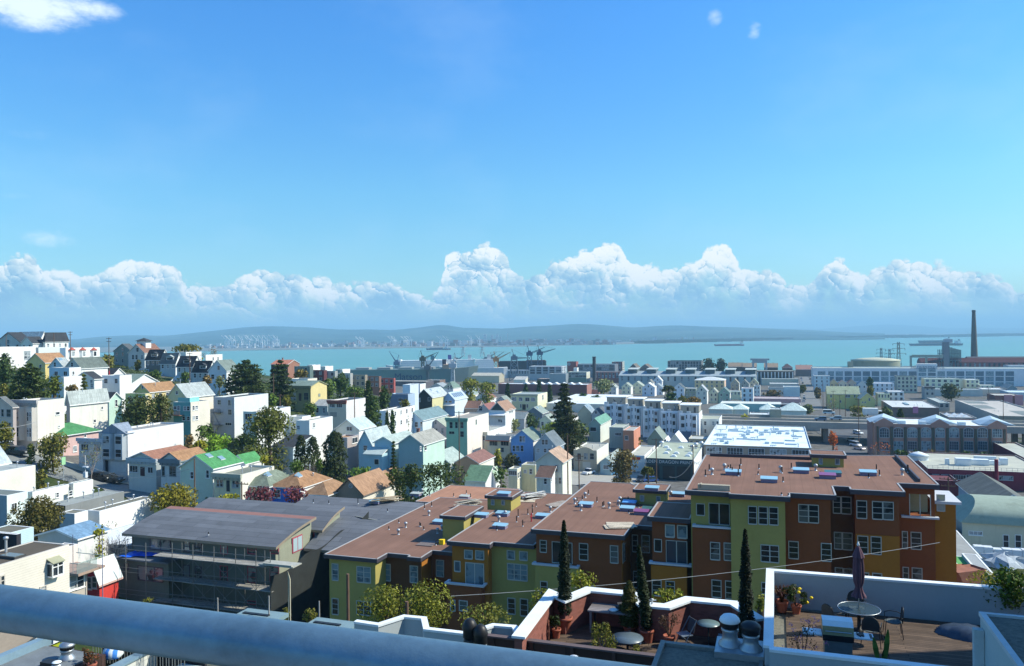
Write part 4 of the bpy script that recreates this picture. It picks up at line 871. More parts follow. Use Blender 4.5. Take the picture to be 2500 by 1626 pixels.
for i,(xl,xr,ye,pl,pr,py)in enumerate([(-118,120,985,-90,135,918),(126,322,1010,140,342,942),(328,528,1038,345,548,968),(534,738,1066,552,766,972),(744,982,1092,764,972,998)]):
 lab=['left end','second from the left','middle','second from the right','right end'][i]
 b=H('white stepped row house with bay windows, %s of the five'%lab,'A4',xl,xr,ye,xr+26,12,'flat',dep=14,wall=(.56,.60,.60),side=WHITE,rc=(.66,.68,.68),trim=(.50,.54,.56),group='white row houses with bay windows',fw=(4,3,.7,1.3))
 w_=b['w'];root=b['root']
 for u0 in(.06,.62):
  m=MB();u=w_*u0;m.prism([(u,.02),(u+.4,-.7),(u+w_*.26,-.7),(u+w_*.26+.4,.02)],2.6,11.4);o=m.build('bay',mat('bay_paint',(.60,.63,.63)),root)
  for z in(3.6,6.6,9.4):
   m=MB();m.box(u+.6,-.74,z,u+w_*.26-.2,-.69,z+1.5);m.build('window',GLASS,o)
 m=MB();m.box(.0,-.06,b['h']+.0,w_*.2,.3,b['h']+.9);m.box(w_*.4,-.06,b['h'],w_*.6,.3,b['h']+.7);m.build('parapet_step',mat('bay_paint',(.60,.63,.63)),root)
 m=MB();m.box(.3,4.2,b['h']-.3,w_-.4,13.6,b['h']+2.6);m.box(-.1,3.9,b['h']+2.6,w_,13.8,b['h']+2.9,1);p=m.build('upper_storey',[mat('upper_beige',(.30,.28,.23)),mat('upper_roof',(.70,.72,.72))],root)
 m=MB();m.box(w_*.35,4.14,b['h']+.5,w_*.45,4.22,b['h']+1.9);m.box(w_*.7,4.14,b['h']-.2,w_*.8,4.22,b['h']+1.9);m.build('window',GLASS,p)
H('plain grey apartment block right of the white row houses','A4',978,1218,1158,1250,9.2,'flat',wall=(.42,.45,.46),side=WHITE,rc=(.36,.38,.30),dep=16,win=[(988,1182,1012,1228),(1042,1184,1068,1228),(1138,1184,1162,1228),(1188,1184,1208,1228),(1045,1275,1068,1318),(1138,1278,1162,1318)])
for(lab,xl,xr,ye,ap,wl,rf,D,hh)in[
('tiny gabled house at the left end of the far row, grey roof',-70,20,790,752,(.46,.46,.42),(.33,.36,.33),398,6.5),('cream gabled cottage, second of the far row',84,190,780,738,(.56,.50,.38),(.30,.34,.28),396,6.5),
('pale yellow gabled house, third of the far row',192,334,775,722,(.52,.50,.36),(.33,.37,.31),394,6.5),('white gabled house with red steps in the far row',322,468,790,738,(.60,.66,.64),(.55,.58,.55),388,7),
('white bungalow with columns left of the palm',440,562,792,748,(.56,.60,.62),(.26,.31,.33),384,6),('white house with a black gable just right of the palm',682,812,800,745,(.60,.64,.64),(.10,.12,.13),372,7.5),
('light house with high pale gable in the middle of the far row',948,1075,832,765,(.40,.42,.40),(.36,.39,.40),352,8.5),('narrow grey gabled house right of the high pale gable',1105,1200,850,800,(.42,.44,.36),(.33,.35,.30),346,7),
('teal-grey double-gabled house in the far row',1208,1342,852,790,(.17,.27,.25),(.18,.25,.24),340,7)]:
 H(lab,'A4',xl,xr,ye,xr+30,hh,'gf',apex=ap,dep=10,wall=wl,side=WHITE,rc=rf,fw=(2,2),attic=True,group='houses of the far row')
H('dark grey-green flat house left of the high pale gable','A4',820,946,800,960,7.5,'flat',dep=10,wall=(.22,.25,.20),rc=R_WHITE,fw=(3,2))
H('white flat-roofed cottage right of the teal-grey double gable','A4',1342,1468,835,1475,6,'flat',dep=9,wall=(.55,.50,.36),rc=(.62,.68,.72),fw=(3,1),vents=2)
H('tall light blue flat house at the right end of the far row','A4',1476,1612,800,1624,10,'flat',dep=12,wall=(.36,.50,.58),side=WHITE,rc=(.40,.36,.32),fw=(2,3,1.2,1.7))
H('narrow pale house with pilasters right of the tall light blue one','A4',1622,1692,770,1700,10,'flat',dep=10,wall=(.40,.47,.50),side=WHITE,rc=R_GRAY,fw=(2,3,.8,1.4))
H('big sand-yellow apartment building with a shallow white hipped roof','A4',932,1278,708,1305,11,'hip',rise=2.4,dep=20,wall=(.46,.36,.20),side=(.66,.48,.36),rc=(.60,.64,.62),fw=(6,3,1.2,1.6))
H('grey flat-fronted house left of the sand-yellow apartment building','A4',820,908,672,925,9,'flat',dep=12,wall=(.40,.40,.36),rc=R_GRAY,fw=(3,2))
H('long building with a white flat roof behind the far row','A4',575,815,692,822,7,'flat',dep=20,par=.1,wall=(.42,.46,.48),rc=(.68,.70,.68))
for(lab,xl,xr,ye,ap,wl,rf,D)in[('steep grey-brown gabled house right of the sand-yellow apartments',1352,1448,745,690,(.32,.32,.25),(.30,.29,.24),430),('steep dark gabled house, second right of the sand-yellow apartments',1462,1565,752,700,(.28,.28,.26),(.20,.21,.19),424),('tan gabled house with green roof left of the columned shed',1572,1672,738,685,(.42,.38,.28),(.20,.26,.20),428),
('white gabled house at the left, below the monitor-roofed shed',450,552,712,658,(.62,.66,.66),(.58,.6,.6),452),('dark gabled house left of the white gable below the shed',380,445,738,700,(.30,.32,.30),(.22,.22,.20),446)]:
 H(lab,'A4',xl,xr,ye,xr+20,8,'gf',apex=ap,dep=10,wall=wl,side=WHITE,rc=rf,fw=(2,2),attic=True)
H('wide pale green wall building in front of the columned shed','A4',1712,2138,692,2150,6,'flat',dep=16,wall=(.40,.42,.36),rc=R_PALE)
H('low flat building with a dark band, left of the straight street','A4',1805,2140,748,2155,6.5,'flat',dep=18,wall=(.30,.32,.32),rc=(.48,.50,.48))
H('blue-grey box building at the left kerb of the straight street','A4',1965,2155,785,2170,8,'flat',dep=16,wall=(.30,.40,.47),rc=R_PALE)
H('low grey building left of the blue-grey box','A4',1790,1962,790,1970,6.5,'flat',dep=14,wall=(.38,.40,.40),rc=R_GRAY)
H('low building with a pinkish parapet and mottled flat roof','A4',1620,2165,925,2180,5.5,'flat',dep=18,wall=(.36,.20,.22),rc=(.40,.36,.36))
H('long workshop with teal front and wide white roof','A4',1230,1935,985,1950,5.5,'flat',dep=16,par=.1,wall=(.20,.36,.37),rc=(.60,.62,.56))
H('dark glazed workshop end right of the teal fronted one','A4',1935,2165,990,2178,6.5,'flat',dep=14,wall=(.07,.07,.09),rc=(.16,.18,.2),vents=3)
for(lab,xl,xr,ye,ri)in[('pale green hipped pavilion roof, leftmost of the four',1100,1370,1045,2.6),('pale green hipped pavilion roof, second from the left',1368,1552,1046,2.4),('pale green hipped pavilion roof behind the bright green tree',1690,1882,1050,2.9),('large mint hipped pavilion roof at the right end',1925,2230,1062,3.6)]:
 H(lab,'A4',xl,xr,ye,xr+20,5,'hip',rise=ri,dep=11,wall=(.40,.46,.44),rc=(.60,.70,.64),group='pale hipped pavilion roofs')
H('small grey workshop with white roof behind the parking','A4',1570,1795,1105,1802,7,'flat',dep=10,wall=(.24,.24,.22),rc=(.58,.62,.62),fw=(4,1),vents=2)
H('dark grey blank block right of the small grey workshop','A4',1805,1938,1045,1942,11,'flat',dep=10,wall=(.16,.19,.18),rc=(.42,.50,.50),vents=3)
H('low building with beige roof terrace left of the small grey workshop','A4',1250,1565,1150,1575,5,'flat',dep=12,wall=(.20,.20,.19),rc=(.42,.40,.34))
H('flat office building with a white roof and blue-striped skylight','A4',1895,2390,1160,2400,5.5,'flat',dep=16,wall=(.30,.32,.32),rc=(.60,.64,.66),fw=(6,1,1.6,1.6),vents=2)
b=H('big commercial hall with a bright white roof full of ducts','A4',1035,2290,1495,2300,7.5,'flat',dep=58,par=.35,wall=(.20,.18,.16),side=(.42,.42,.40),rc=(.66,.74,.76),trim=(.62,.70,.74),fw=(5,1,4.6,2.6),wc=5,wr=2)
rr=random.Random(5);dm=mat('duct_metal',(.50,.60,.64),rough=.6,var=.1)
for i in range(72):
 u=rr.uniform(3,b['w']-3);v=rr.uniform(3,50);z=b['h']-.35;m=MB();k=i%4
 if k==0:m.box(u-rr.uniform(1.2,2.8),v-.25,z,u+rr.uniform(1.2,2.8),v+.25,z+.45);nm='duct'
 elif k==1:m.box(u-.7,v-.45,z,u+.7,v+.45,z+.6);m.box(u-.5,v-.3,z+.6,u+.5,v+.3,z+.7);nm='rooftop_unit'
 elif k==2:
  for q in range(3):m.box(u-.9+.6*q,v-1.6,z+.2,u-.75+.6*q,v+1.6,z+.34)
  m.box(u-1.1,v-.1,z,u+.7,v+.1,z+.2);nm='pipe_rack'
 else:m.tube((u,v,z),(u,v,z+.8),.16,n=8);m.lathe([(.16,0),(.34,.05),(.3,.25),(.02,.36)],(u,v,z+.8),8);nm='roof_vent'
 m.build(nm,dm,b['root'])
H('white walled penthouse wing at the left back of the big commercial hall','A4',1170,1300,1275,1415,7.5,'flat',dep=16,wall=(.17,.16,.11),rc=(.66,.72,.74),trim=(.62,.70,.74))
b=H('printing shop with white lettering on its dark green fascia','B4',368,925,392,1052,6.2,'flat',par=.25,wall=(.035,.075,.09),side=WHITE,rc=(.36,.40,.30),trim=(.4,.44,.38))
w_=b['w'];h_=b['h'];m=MB()
m.box(.1,-.2,h_-1.75,w_-.1,-.02,h_-.15);fas=m.build('fascia',mat('fascia_paint',(.02,.055,.07),rough=.6),b['root'])
fc=bpy.data.curves.new('sign_lettering','FONT');fc.body='GOLDEN DRAGON PRINTING';fc.size=1.25;fc.align_x='CENTER';fc.align_y='CENTER';fc.extrude=.02;fc.space_character=1.05
fo=bpy.data.objects.new('sign_lettering',fc);col.objects.link(fo);fo.parent=fas;fo.location=(w_/2,-.24,h_-.95);fo.rotation_euler=(R(90),0,0);fc.materials.append(mat('sign_letter_paint',(.62,.66,.62),var=.03))
m=MB()
for u0,u1 in((.05,.28),(.35,.6),(.64,.93)):m.box(w_*u0,-.05,.0,w_*u1,.02,h_-2.1)
m.build('shop_window',mat('shop_glass',(.02,.03,.035),rough=.12),b['root'])
rr=random.Random(3)
for zx,zy in[(605,318),(722,322),(690,355),(855,350),(880,325),(605,250),(635,280),(775,255)]:
 p=ray(*tp('B4',zx,zy));k=(b['zb']+h_-.2-CAMZ)/p.z;q=p*k;u,v=(q-Vector((b['FL'].x,b['FL'].y,0))).dot(E1),(q-Vector((b['FL'].x,b['FL'].y,0))).dot(E2);m=MB()
 if not(.5<u<w_-.5 and .5<v<b['d']-.5):continue
 m.prism([(u-.75,v-.75),(u+.75,v-.75),(u+.75,v+.75),(u-.75,v+.75)],h_-.3,h_+.05);m.prism([(u-.5,v-.5),(u+.5,v-.5),(u+.5,v+.5),(u-.5,v+.5)],h_+.05,h_+.35)
 m.build('skylight',mat('skylight_white',(.7,.74,.74)),b['root'])
for zx,zy in[(550,240),(905,290),(950,262),(1010,245)]:
 p=ray(*tp('B4',zx,zy));k=(b['zb']+h_-.2-CAMZ)/p.z;q=p*k-Vector((b['FL'].x,b['FL'].y,0));u,v=q.dot(E1),q.dot(E2);m=MB()
 m.tube((u,v,h_-.4),(u,v,h_+.8),.35,n=10);m.lathe([(.35,0),(.7,.1),(.75,.45),(.45,.8),(.05,.9)],(u,v,h_+.8),12);m.build('turbine_vent',mat('vent_metal',(.55,.57,.58),rough=.4,metal=.5,var=.1),b['root'])
H('low shop with a red neon-coloured sign band left of the printing shop','B4',160,350,345,415,5.5,'flat',wall=(.30,.38,.45),side=WHITE,rc=(.42,.42,.34),dep=22,win=[(170,520,300,560,3,1)])
b=HOUSES['low shop with a red neon-coloured sign band left of the printing shop']
m=MB();m.box(b['w']*.15,-.2,b['h']-1.3,b['w']*.75,-.02,b['h']-.5);m.build('sign_band',mat('sign_red',(.55,.06,.03)),b['root'])
H('brown-red corner house with a lit orange side, behind the autumn tree','A4',100,225,1290,405,8,'flat',wall=(.36,.16,.10),side=(.60,.26,.17),rc=(.38,.38,.34),trim=WHITE,dep=14,win=[(122,1352,160,1398)])
H('dark row house with pale upper floor left of the brown-red corner house','A4',-60,100,1255,165,8,'flat',dep=13,wall=(.24,.27,.26),rc=(.40,.42,.34),win=[(10,1315,80,1350,4,1)])
H('dark green gabled house behind the wires left of the printing shop','A4',385,560,1388,622,6.5,'gf',apex=1278,wall=(.20,.22,.18),rc=(.22,.27,.23),dep=10)
H('small white-roofed house with a dark round attic vent','A4',615,800,1450,842,5.5,'gf',apex=1335,wall=(.30,.33,.36),side=WHITE,rc=(.62,.66,.70),dep=10)
H('little white gabled shed left of the round-vented house','A4',560,622,1440,652,4.6,'gf',apex=1385,wall=(.30,.33,.36),rc=(.66,.68,.70),dep=8)
H('dark blue flat shed with white end wall between the small gabled houses','A4',690,888,1302,895,5,'flat',dep=7,wall=(.08,.12,.20),side=WHITE,rc=R_PALE)
H('cream garage with a flat roof right of the small white-roofed house','A4',862,1062,1390,1068,4.6,'flat',dep=10,wall=(.42,.36,.22),rc=(.50,.52,.48),fw=(3,1))
# right side of the flats
def to_mesh(fo):
 """text becomes a plain mesh"""
 dg=bpy.context.evaluated_depsgraph_get();me=bpy.data.meshes.new_from_object(fo.evaluated_get(dg));n=fo.name;par,mw=fo.parent,fo.matrix_basis.copy()
 bpy.data.objects.remove(fo);o=bpy.data.objects.new(n,me);col.objects.link(o);o.parent=par;o.matrix_basis=mw
 return o
def lettering(text,size,loc,parent,color,name='sign_lettering',rot=(90,0,0),align='CENTER',extrude=.02,sx=1.):
 fc=bpy.data.curves.new(name,'FONT');fc.body=text;fc.size=size;fc.align_x=align;fc.align_y='CENTER';fc.extrude=extrude
 fc.materials.append(mat('sign_letter_paint',color,var=.03))
 fo=bpy.data.objects.new(name,fc);col.objects.link(fo);fo.parent=parent;fo.location=loc;fo.rotation_euler=tuple(R(a)for a in rot);fo.scale=(sx,1,1)
 return to_mesh(fo)
to_mesh(fo)
b=H('very long white four-storey industrial building with a central entrance tower','A5',-75,2720,572,2760,15,'flat',dep=34,wall=(.74,.76,.72),rc=(.36,.40,.36),trim=(.50,.55,.56),par=.6)
f=b['front'];root=b['root'];gl_=glass_mat('industrial_glass',(.09,.17,.22),rough=.15,cur=(.25,.36,.40),amt=.6)
for x0,x1 in[(-15,70),(105,172),(192,275),(297,380),(402,486),(507,590),(612,696),(720,804),(826,908),(934,1018),(1042,1130),(1372,1460),(1483,1572),(1594,1684),(1706,1798),(1820,1912),(1936,2028),(2050,2144),(2166,2262)]:
 for y0,y1 in((604,655),(668,716),(730,775)):
  (u0,v1),(u1,v0)=b['on_front'](x0,y0),b['on_front'](x1,y1)
  window(f,u0,v0,u1,v1,b['tm'],root,glass=gl_,cols=5,rows=3,fr=.25)
u0,v1=b['on_front'](1140,515);u1,_=b['on_front'](1370,515);m=MB();m.box(u0,-1.2,-2,u1,6,v1);t_=m.build('entrance_tower',mat('tower_white',(.76,.78,.75)),root)
for x0,x1 in((1152,1240),(1262,1350)):
 for y0,y1 in((565,608),(618,655),(668,705)):
  (a0,c1),(a1,c0)=b['on_front'](x0,y0),b['on_front'](x1,y1);m=MB();m.box(a0,-1.28,c0,a1,-1.18,c1);m.build('window',gl_,t_)
lettering('AMERICAN INDUSTRIAL CENTER',3.6,((u0+u1)/2,-1.3,v1-3.4),t_,(.12,.16,.22),sx=.5)
H('grey-beige apartment block with dark balconies before the long white building','A5',905,1138,662,890,13,'flat',dep=14,wall=(.36,.38,.32),rc=R_DARK,fw=(5,4,1.6,1.8),par=.5)
H('cream modern apartment building with many window groups, middle right','A5',1222,1642,690,1215,11,'flat',dep=14,wall=(.60,.58,.42),rc=R_PALE,fw=(6,3,2.,1.8),vents=4)
H('cream apartment wing with a stepped roof at the right end of the modern block','A5',1700,1862,700,1690,10,'flat',dep=14,wall=(.58,.56,.42),rc=R_WHITE,fw=(3,3,1.4,1.6))
H('grey recessed link between the two cream apartment buildings','A5',1640,1702,692,1630,10,'flat',dep=10,wall=(.40,.46,.46),rc=R_GRAY)
H('grey house with tiered balconies below the cream modern apartments','A5',1226,1344,785,1150,8.5,'flat',dep=12,wall=(.33,.34,.33),rc=R_GRAY,fw=(2,2,1.4,1.6),cornice=(.12,.11,.11))
H('pale grey blank wall building behind the round dark tree','A5',1345,1900,815,1330,5,'flat',dep=12,wall=(.36,.38,.38),rc=R_PALE)
b=H('sand-yellow gabled building with pale green roof, right of the straight street','A5',95,470,868,60,9,'gs',rise=4.,dep=16,wall=(.46,.40,.16),rc=(.30,.35,.24),win=[(130,875,145,905),(308,875,322,905),(328,875,342,905),(345,875,358,905),(405,875,420,905),(455,875,468,905),(130,940,145,965),(240,940,255,965)])
H('yellow sloping-roofed wing right of the sand-yellow gabled building','A5',472,650,925,440,7,'gf',rise=3.5,dep=14,wall=(.48,.42,.18),rc=(.38,.42,.36),win=[(575,915,592,945),(500,955,512,970),(528,955,540,970)])
H('cream two-storey house with dark striped front and a stepped white upper part','A5',680,822,860,610,8,'flat',dep=12,wall=(.58,.54,.36),side=(.60,.46,.20),rc=R_PALE,fw=(4,1,.8,1.8))
H('white upper house with three windows right of the dark striped cream one','A5',800,985,838,780,9,'flat',dep=12,wall=(.60,.60,.56),rc=R_WHITE,fw=(3,2,1.4,1.6))
H('white bay-windowed house left of the grey-beige apartment block','A5',595,870,742,580,9,'flat',dep=12,wall=(.58,.62,.62),rc=R_WHITE,fw=(5,2,1.,1.6))
H('blue-grey box house at the right kerb of the straight street','A5',-60,122,655,-90,13,'flat',dep=14,wall=(.36,.44,.50),rc=R_PALE,fw=(3,3,1.,1.6))
for lab,xl,xr,ye,ap,wl,rf in[('small tan gabled house right of the blue-grey box',125,218,742,692,(.42,.36,.24),(.32,.27,.20)),('pale pinkish flat-gabled cottage between tan and red-brown roofs',226,332,745,708,(.52,.44,.36),(.36,.28,.22)),('cottage with a red-brown roof right of the pinkish one',326,440,742,698,(.40,.34,.28),(.26,.14,.11)),('grey hipped cottage left of the dark round tree',442,552,760,712,(.40,.44,.46),(.26,.32,.35))]:
 H(lab,'A5',xl,xr,ye,xl-25,6.5,'gf',apex=ap,dep=10,wall=wl,rc=rf,fw=(2,1))
b=H('low warehouse with wide white roof, dark front and a pink doorway','A5',850,1392,1026,722,5.5,'flat',wall=(.14,.10,.09),side=(.20,.16,.13),rc=(.52,.54,.52),par=.3,vents=5)
(u0,v1),(u1,v0)=b['on_front'](1088,1012),b['on_front'](1150,1090);m=MB();m.box(u0,-.4,v0,u1,-.02,v1);m.build('door_surround',mat('pink_paint',(.62,.22,.34)),b['root'])
m=MB();u0,v0=b['w']*.40,b['d']*.35;m.box(u0,v0,5.2,u0+1.6,v0+13,5.7);m.build('roof_light',mat('roof_light_blue',(.20,.28,.30),rough=.3),b['root'])
b=H('grey roofed workshop with two skylights right of the pink doorway','A5',1392,1515,968,1250,5,'flat',wall=(.33,.34,.31),rc=(.36,.40,.38),fw=(2,1,1.6,1.8),skyl=2)
b=H('huge low depot roof with light and dark patches at the right edge','A5',2082,2760,1132,1540,6,'flat',wall=(.20,.18,.15),side=(.36,.35,.32),rc=(.46,.44,.39),par=.5,vents=6)
for x0,y0,x1,y1 in((.02,.45,.40,.68),(.1,.78,.55,.95),(.5,.1,.8,.35)):
 m=MB();m.box(b['w']*x0+.4,b['d']*y0,b['h']-.52,b['w']*x1,b['d']*y1,b['h']-.47);m.build('roof_patch',mat('patch_felt',(.17,.20,.19),kind='flat'),b['root'])
b=H('dark brick block with pink piers standing on the depot','A5',2042,2345,885,1950,6,'flat',wall=(.17,.075,.07),rc=(.46,.45,.40))
for zx in(2195,2318):
 u,v=b['on_front'](zx,940);m=MB();m.box(u-2.2,-.9,-1,u+2.2,-.02,6.4);m.build('pink_pier',mat('pink_pier_paint',(.55,.25,.26)),b['root'])
H('white roofed shed behind the depot','A5',1900,2168,812,1870,5,'flat',dep=18,wall=(.42,.38,.34),rc=R_WHITE)
H('pale blue warehouse roof at the right edge behind the brick block','A5',2205,2600,850,2190,5.5,'flat',dep=22,wall=(.34,.42,.48),rc=(.50,.60,.64))
H('dark blue arched shed near the right end of the long white building','A5',2190,2300,800,2180,5.5,'gf',rise=2.4,dep=18,wall=(.14,.20,.24),rc=(.20,.26,.28))
H('cream flat house right of the cream apartment wing','A5',1868,2040,765,1860,6,'flat',dep=10,wall=(.56,.54,.42),rc=R_WHITE,fw=(3,1))
b=H('low workshop roof with rows of small pyramid skylights','A5',1510,1830,1142,1400,4.6,'flat',wall=(.22,.22,.21),rc=(.33,.32,.30))
for i in range(3):
 for j in range(2):
  u,v=b['w']*(.15+.28*i),b['d']*(.25+.4*j);m=MB();m.add([(u-1.6,v-1.6,4.25),(u+1.6,v-1.6,4.25),(u+1.6,v+1.6,4.25),(u-1.6,v+1.6,4.25),(u,v,5.5)],[(0,1,4),(1,2,4),(2,3,4),(3,0,4)]);m.build('skylight',mat('roof_light_white',(.6,.64,.64)),b['root'])
b=H('pink-brown loft building with arched windows, dark piers and small gables','A5',640,2182,1243,612,12.5,'flat',dep=22,wall=(.25,.15,.135),rc=(.62,.66,.66),trim=(.40,.44,.44),par=.5)
f,root=b['front'],b['root'];lg=glass_mat('loft_glass',(.05,.07,.09),cur=(.22,.32,.34),amt=.45)
cx=[(705,808),(868,975),(1030,1135),(1190,1296),(1355,1452),(1514,1618),(1684,1788),(1846,1952),(2018,2120)]
for i,(x0,x1)in enumerate(cx):
 for j,(y0,y1)in enumerate(((1252,1372),(1408,1512))):
  (u0,v1),(u1,v0)=b['on_front'](x0,y0+8),b['on_front'](x1,y1+4)
  if j==0:
   m=MB();n=8;cu,rad=(u0+u1)/2,(u1-u0)/2;vs=v1-.7
   out=[(u0-.25,v0),(u1+.25,v0)]+[(cu+(rad+.25)*math.cos(math.pi*k/n),vs+.95*math.sin(math.pi*k/n))for k in range(n+1)]
   inn=[(u0,v0+.2),(u1,v0+.2)]+[(cu+rad*math.cos(math.pi*k/n),vs+.72*math.sin(math.pi*k/n))for k in range(n+1)]
   m.add([(u,-.05,v)for u,v in out],[tuple(range(len(out)))],0);m.add([(u,-.08,v)for u,v in inn],[tuple(range(len(inn)))],1)
   for q in range(1,4):u=u0+(u1-u0)*q/4;m.box(u-.06,-.12,v0+.2,u+.06,-.085,vs+.3)
   for q in(.33,.62):m.box(u0,-.116,v0+(v1-v0)*q-.05,u1,-.086,v0+(v1-v0)*q+.05)
   m.build('window',[b['tm'],lg],root)
  else:window(f,u0,v0,u1,v1,b['tm'],root,glass=lg,cols=4,rows=3,fr=.12)
for x0,x1 in[(668,690),(825,858),(986,1016),(1146,1176),(1308,1338),(1475,1504),(1640,1668),(1804,1832),(1970,1996),(2140,2165)]:
 (u0,_),(u1,_)=b['on_front'](x0,1400),b['on_front'](x1,1400);m=MB();m.box(u0,-.5,-2,u1,-.02,b['h']-1.);m.build('pier',mat('pier_olive',(.10,.095,.07)),root)
for i,(x0,x1)in enumerate([(650,860),(1296,1505),(1960,2180)]):
 (u0,_),(u1,_)=b['on_front'](x0,1240),b['on_front'](x1,1240);h_=b['h'];c_=(u0+u1)/2;m=MB()
 P0=[(u0,h_-.9),(u1,h_-.9),(u1,h_+.25),(c_,h_+1.9),(u0,h_+.25)]
 m.add([(u,-.16,v)for u,v in P0]+[(u,.3,v)for u,v in P0],[(0,1,2,3,4),(9,8,7,6,5)]+[(k,5+k,5+(k+1)%5,(k+1)%5)for k in range(5)]);m.build('gable',b['wm'],root)
 m=MB();u0-=1;u1+=4;m.add([(u0,6,h_-.3),(u1,6,h_-.3),(u1,18,h_-.3),(u0,18,h_-.3),(c_,6,h_+1.7),(c_+2,18,h_+1.7)],[(0,1,4),(1,2,5,4),(2,3,5),(3,0,4,5)]);m.build('roof_monitor',mat('monitor_metal',(.40,.50,.56),rough=.5),root)
for u in(.2,.36,.66):m=MB();m.box(b['w']*u,3,b['h']-.5,b['w']*u+2.2,5,b['h']+.7);m.build('rooftop_unit',dm,root)
H('building with a dark red side wall and beige roof with white skylights, right edge','B5',2560,2900,470,2012,8,'flat',D=205,fix=True,wall=(.20,.04,.05),side=(.14,.025,.045),rc=(.42,.42,.36),trim=(.6,.6,.54),skyl=2)
b=H('low maroon building with a broad pale roof carrying white machinery','B5',1262,2700,552,1040,4.8,'flat',wall=(.13,.022,.04),side=(.2,.05,.06),rc=(.46,.46,.38),trim=(.40,.44,.42),par=.3,win=[(1422,566,1522,612,4,1),(1560,568,1702,622,5,1),(1712,570,1905,624,7,1),(2090,580,2250,630,6,1),(1318,562,1390,608,3,1)])
u,v=0,0
def on_roof(b,t,zx,zy,dz=.0):
 p=ray(*tp(t,zx,zy));k=(b['zb']+b['h']+dz-CAMZ)/p.z;q=p*k-Vector((b['FL'].x,b['FL'].y,0));return q.dot(E1),q.dot(E2)
wm_=mat('machinery_white',(.66,.70,.70),var=.06);zr=b['h']-.3
for zx,zy,a,c,hh in[(1680,462,3.6,2.2,1.9),(1860,460,4.8,2.,1.6),(2035,458,3.,1.5,1.2),(2150,455,1.8,1.6,1.8),(1490,450,1.,.8,1.6),(1930,395,5.5,.8,1.)]:
 u,v=on_roof(b,'B5',zx,zy,-.3);m=MB();m.box(u-a/2,v,zr-.05,u+a/2,v+c,zr+hh);m.box(u-a/2+.2,v-.12,zr+.3,u+a/2-.2,v-.01,zr+hh-.3);m.build('rooftop_unit',wm_,b['root'])
m=MB();u,v=on_roof(b,'B5',1142,395,-.3);m.lathe([(2.6,0),(2.6,1.3),(2.75,1.35),(1.4,2.),(.1,2.4)],(u+.4,v+1.,zr-.1),20);m.build('roof_tank',wm_,b['root'])
m=MB()
for i in range(24):u=b['w']*i/23;m.box(u-.03,.35,zr,u+.03,.41,zr+1.1)
m.box(0,.35,zr+1.1,b['w'],.41,zr+1.16);m.box(0,.35,zr+.6,b['w'],.41,zr+.65);m.build('roof_railing',mat('rail_grey',(.3,.31,.3)),b['root'])
m=MB();u,v=b['on_front'](2052,610);m.tube((u,-.7,v-2),(u,-.7,v+5.),.45,n=10);m.build('flue',mat('flue_red',(.22,.03,.05)),b['root'])
H('low maroon yard shed below the pale machinery roof','B5',1330,1615,640,1300,4.,'flat',dep=10,wall=(.11,.02,.035),rc=(.16,.06,.07),trim=(.2,.18,.2))
H('old weathered shed with a grey board roof and dark gable end','B5',1950,2560,962,1618,5,'gf',apex=812,wall=(.055,.06,.055),side=(.24,.34,.42),rc=(.13,.14,.13),rk='roll',ov=.5)
b=H('beige workshop with a rounded pale green roof beside the steep street','B5',1660,2600,1165,1530,6.4,'flat',dep=12,par=.02,wall=(.36,.36,.30),side=(.30,.33,.31),rc=(.28,.34,.28),win=[(1742,1222,1892,1268,3,1),(2140,1268,2200,1410,1,2),(2280,1268,2345,1412,1,2)])
m=MB();n=12;w_,d_,h_=b['w'],b['d'],b['h']
pr=[(d_*(.5-.53*math.cos(math.pi*i/n)),h_-.1+3.*math.sin(math.pi*i/n)**.8)for i in range(n+1)]
hipx=3.;v0=[(-.3+hipx*(z-h_+.1)/3.,y,z)for y,z in pr];v1=[(w_+.3,y,z)for y,z in pr]
m.add(v0+v1,[(i,n+1+i,n+2+i,i+1)for i in range(n)],0,True);m.add(v0+[(-.3,d_/2,h_-.1)],[(i+1,n+1,i)for i in range(n)],0);m.build('curved_roof',mat('roofing',(.27,.33,.26),kind='flat',rough=.9),b['root'])
# raised freeway
q0=P(*tp('A5',20,1196),hit(*tp('A5',20,1196),8.5));LFT,RGT,WID=-75.,150.,25.
fw_=empty('freeway_viaduct',(q0.x,q0.y,q0.z-9.5),-TH,'raised concrete freeway deck with barriers crossing the flats','freeway')
cm=mat('viaduct_concrete',(.36,.34,.29),var=.12,scale=.2,kind='stain');dk=mat('viaduct_road',(.40,.37,.31),var=.1,scale=.15);dz=9.5
MB().box(LFT,0,dz-2.4,RGT,WID,dz-1.).build('girder',cm,fw_);MB().box(LFT,.5,dz-.999,RGT,WID-.5,dz-.96).build('road_deck',dk,fw_)
for y0 in(.0,WID/2-.25,WID-.5):MB().box(LFT,y0,dz-.998,RGT,y0+.48,dz+.05).build('barrier',cm,fw_)
m=MB()
for y in(4.2,7.8,16.5,20.2):
 for i in range(60):x=LFT+(RGT-LFT)*i/60;m.box(x,y-.07,dz-.958,x+1.6,y+.07,dz-.953)
m.build('lane_markings',mat('marking_white',(.7,.7,.66)),fw_)
for i in range(10):
 x=LFT+8+23*i
 for y in(5,19):MB().box(x-.9,y-1.1,-4,x+.9,y+1.1,dz-2.41).build('column',mat('column_concrete',(.22,.21,.19)),fw_)
FREEWAY=(q0,LFT,RGT,WID)
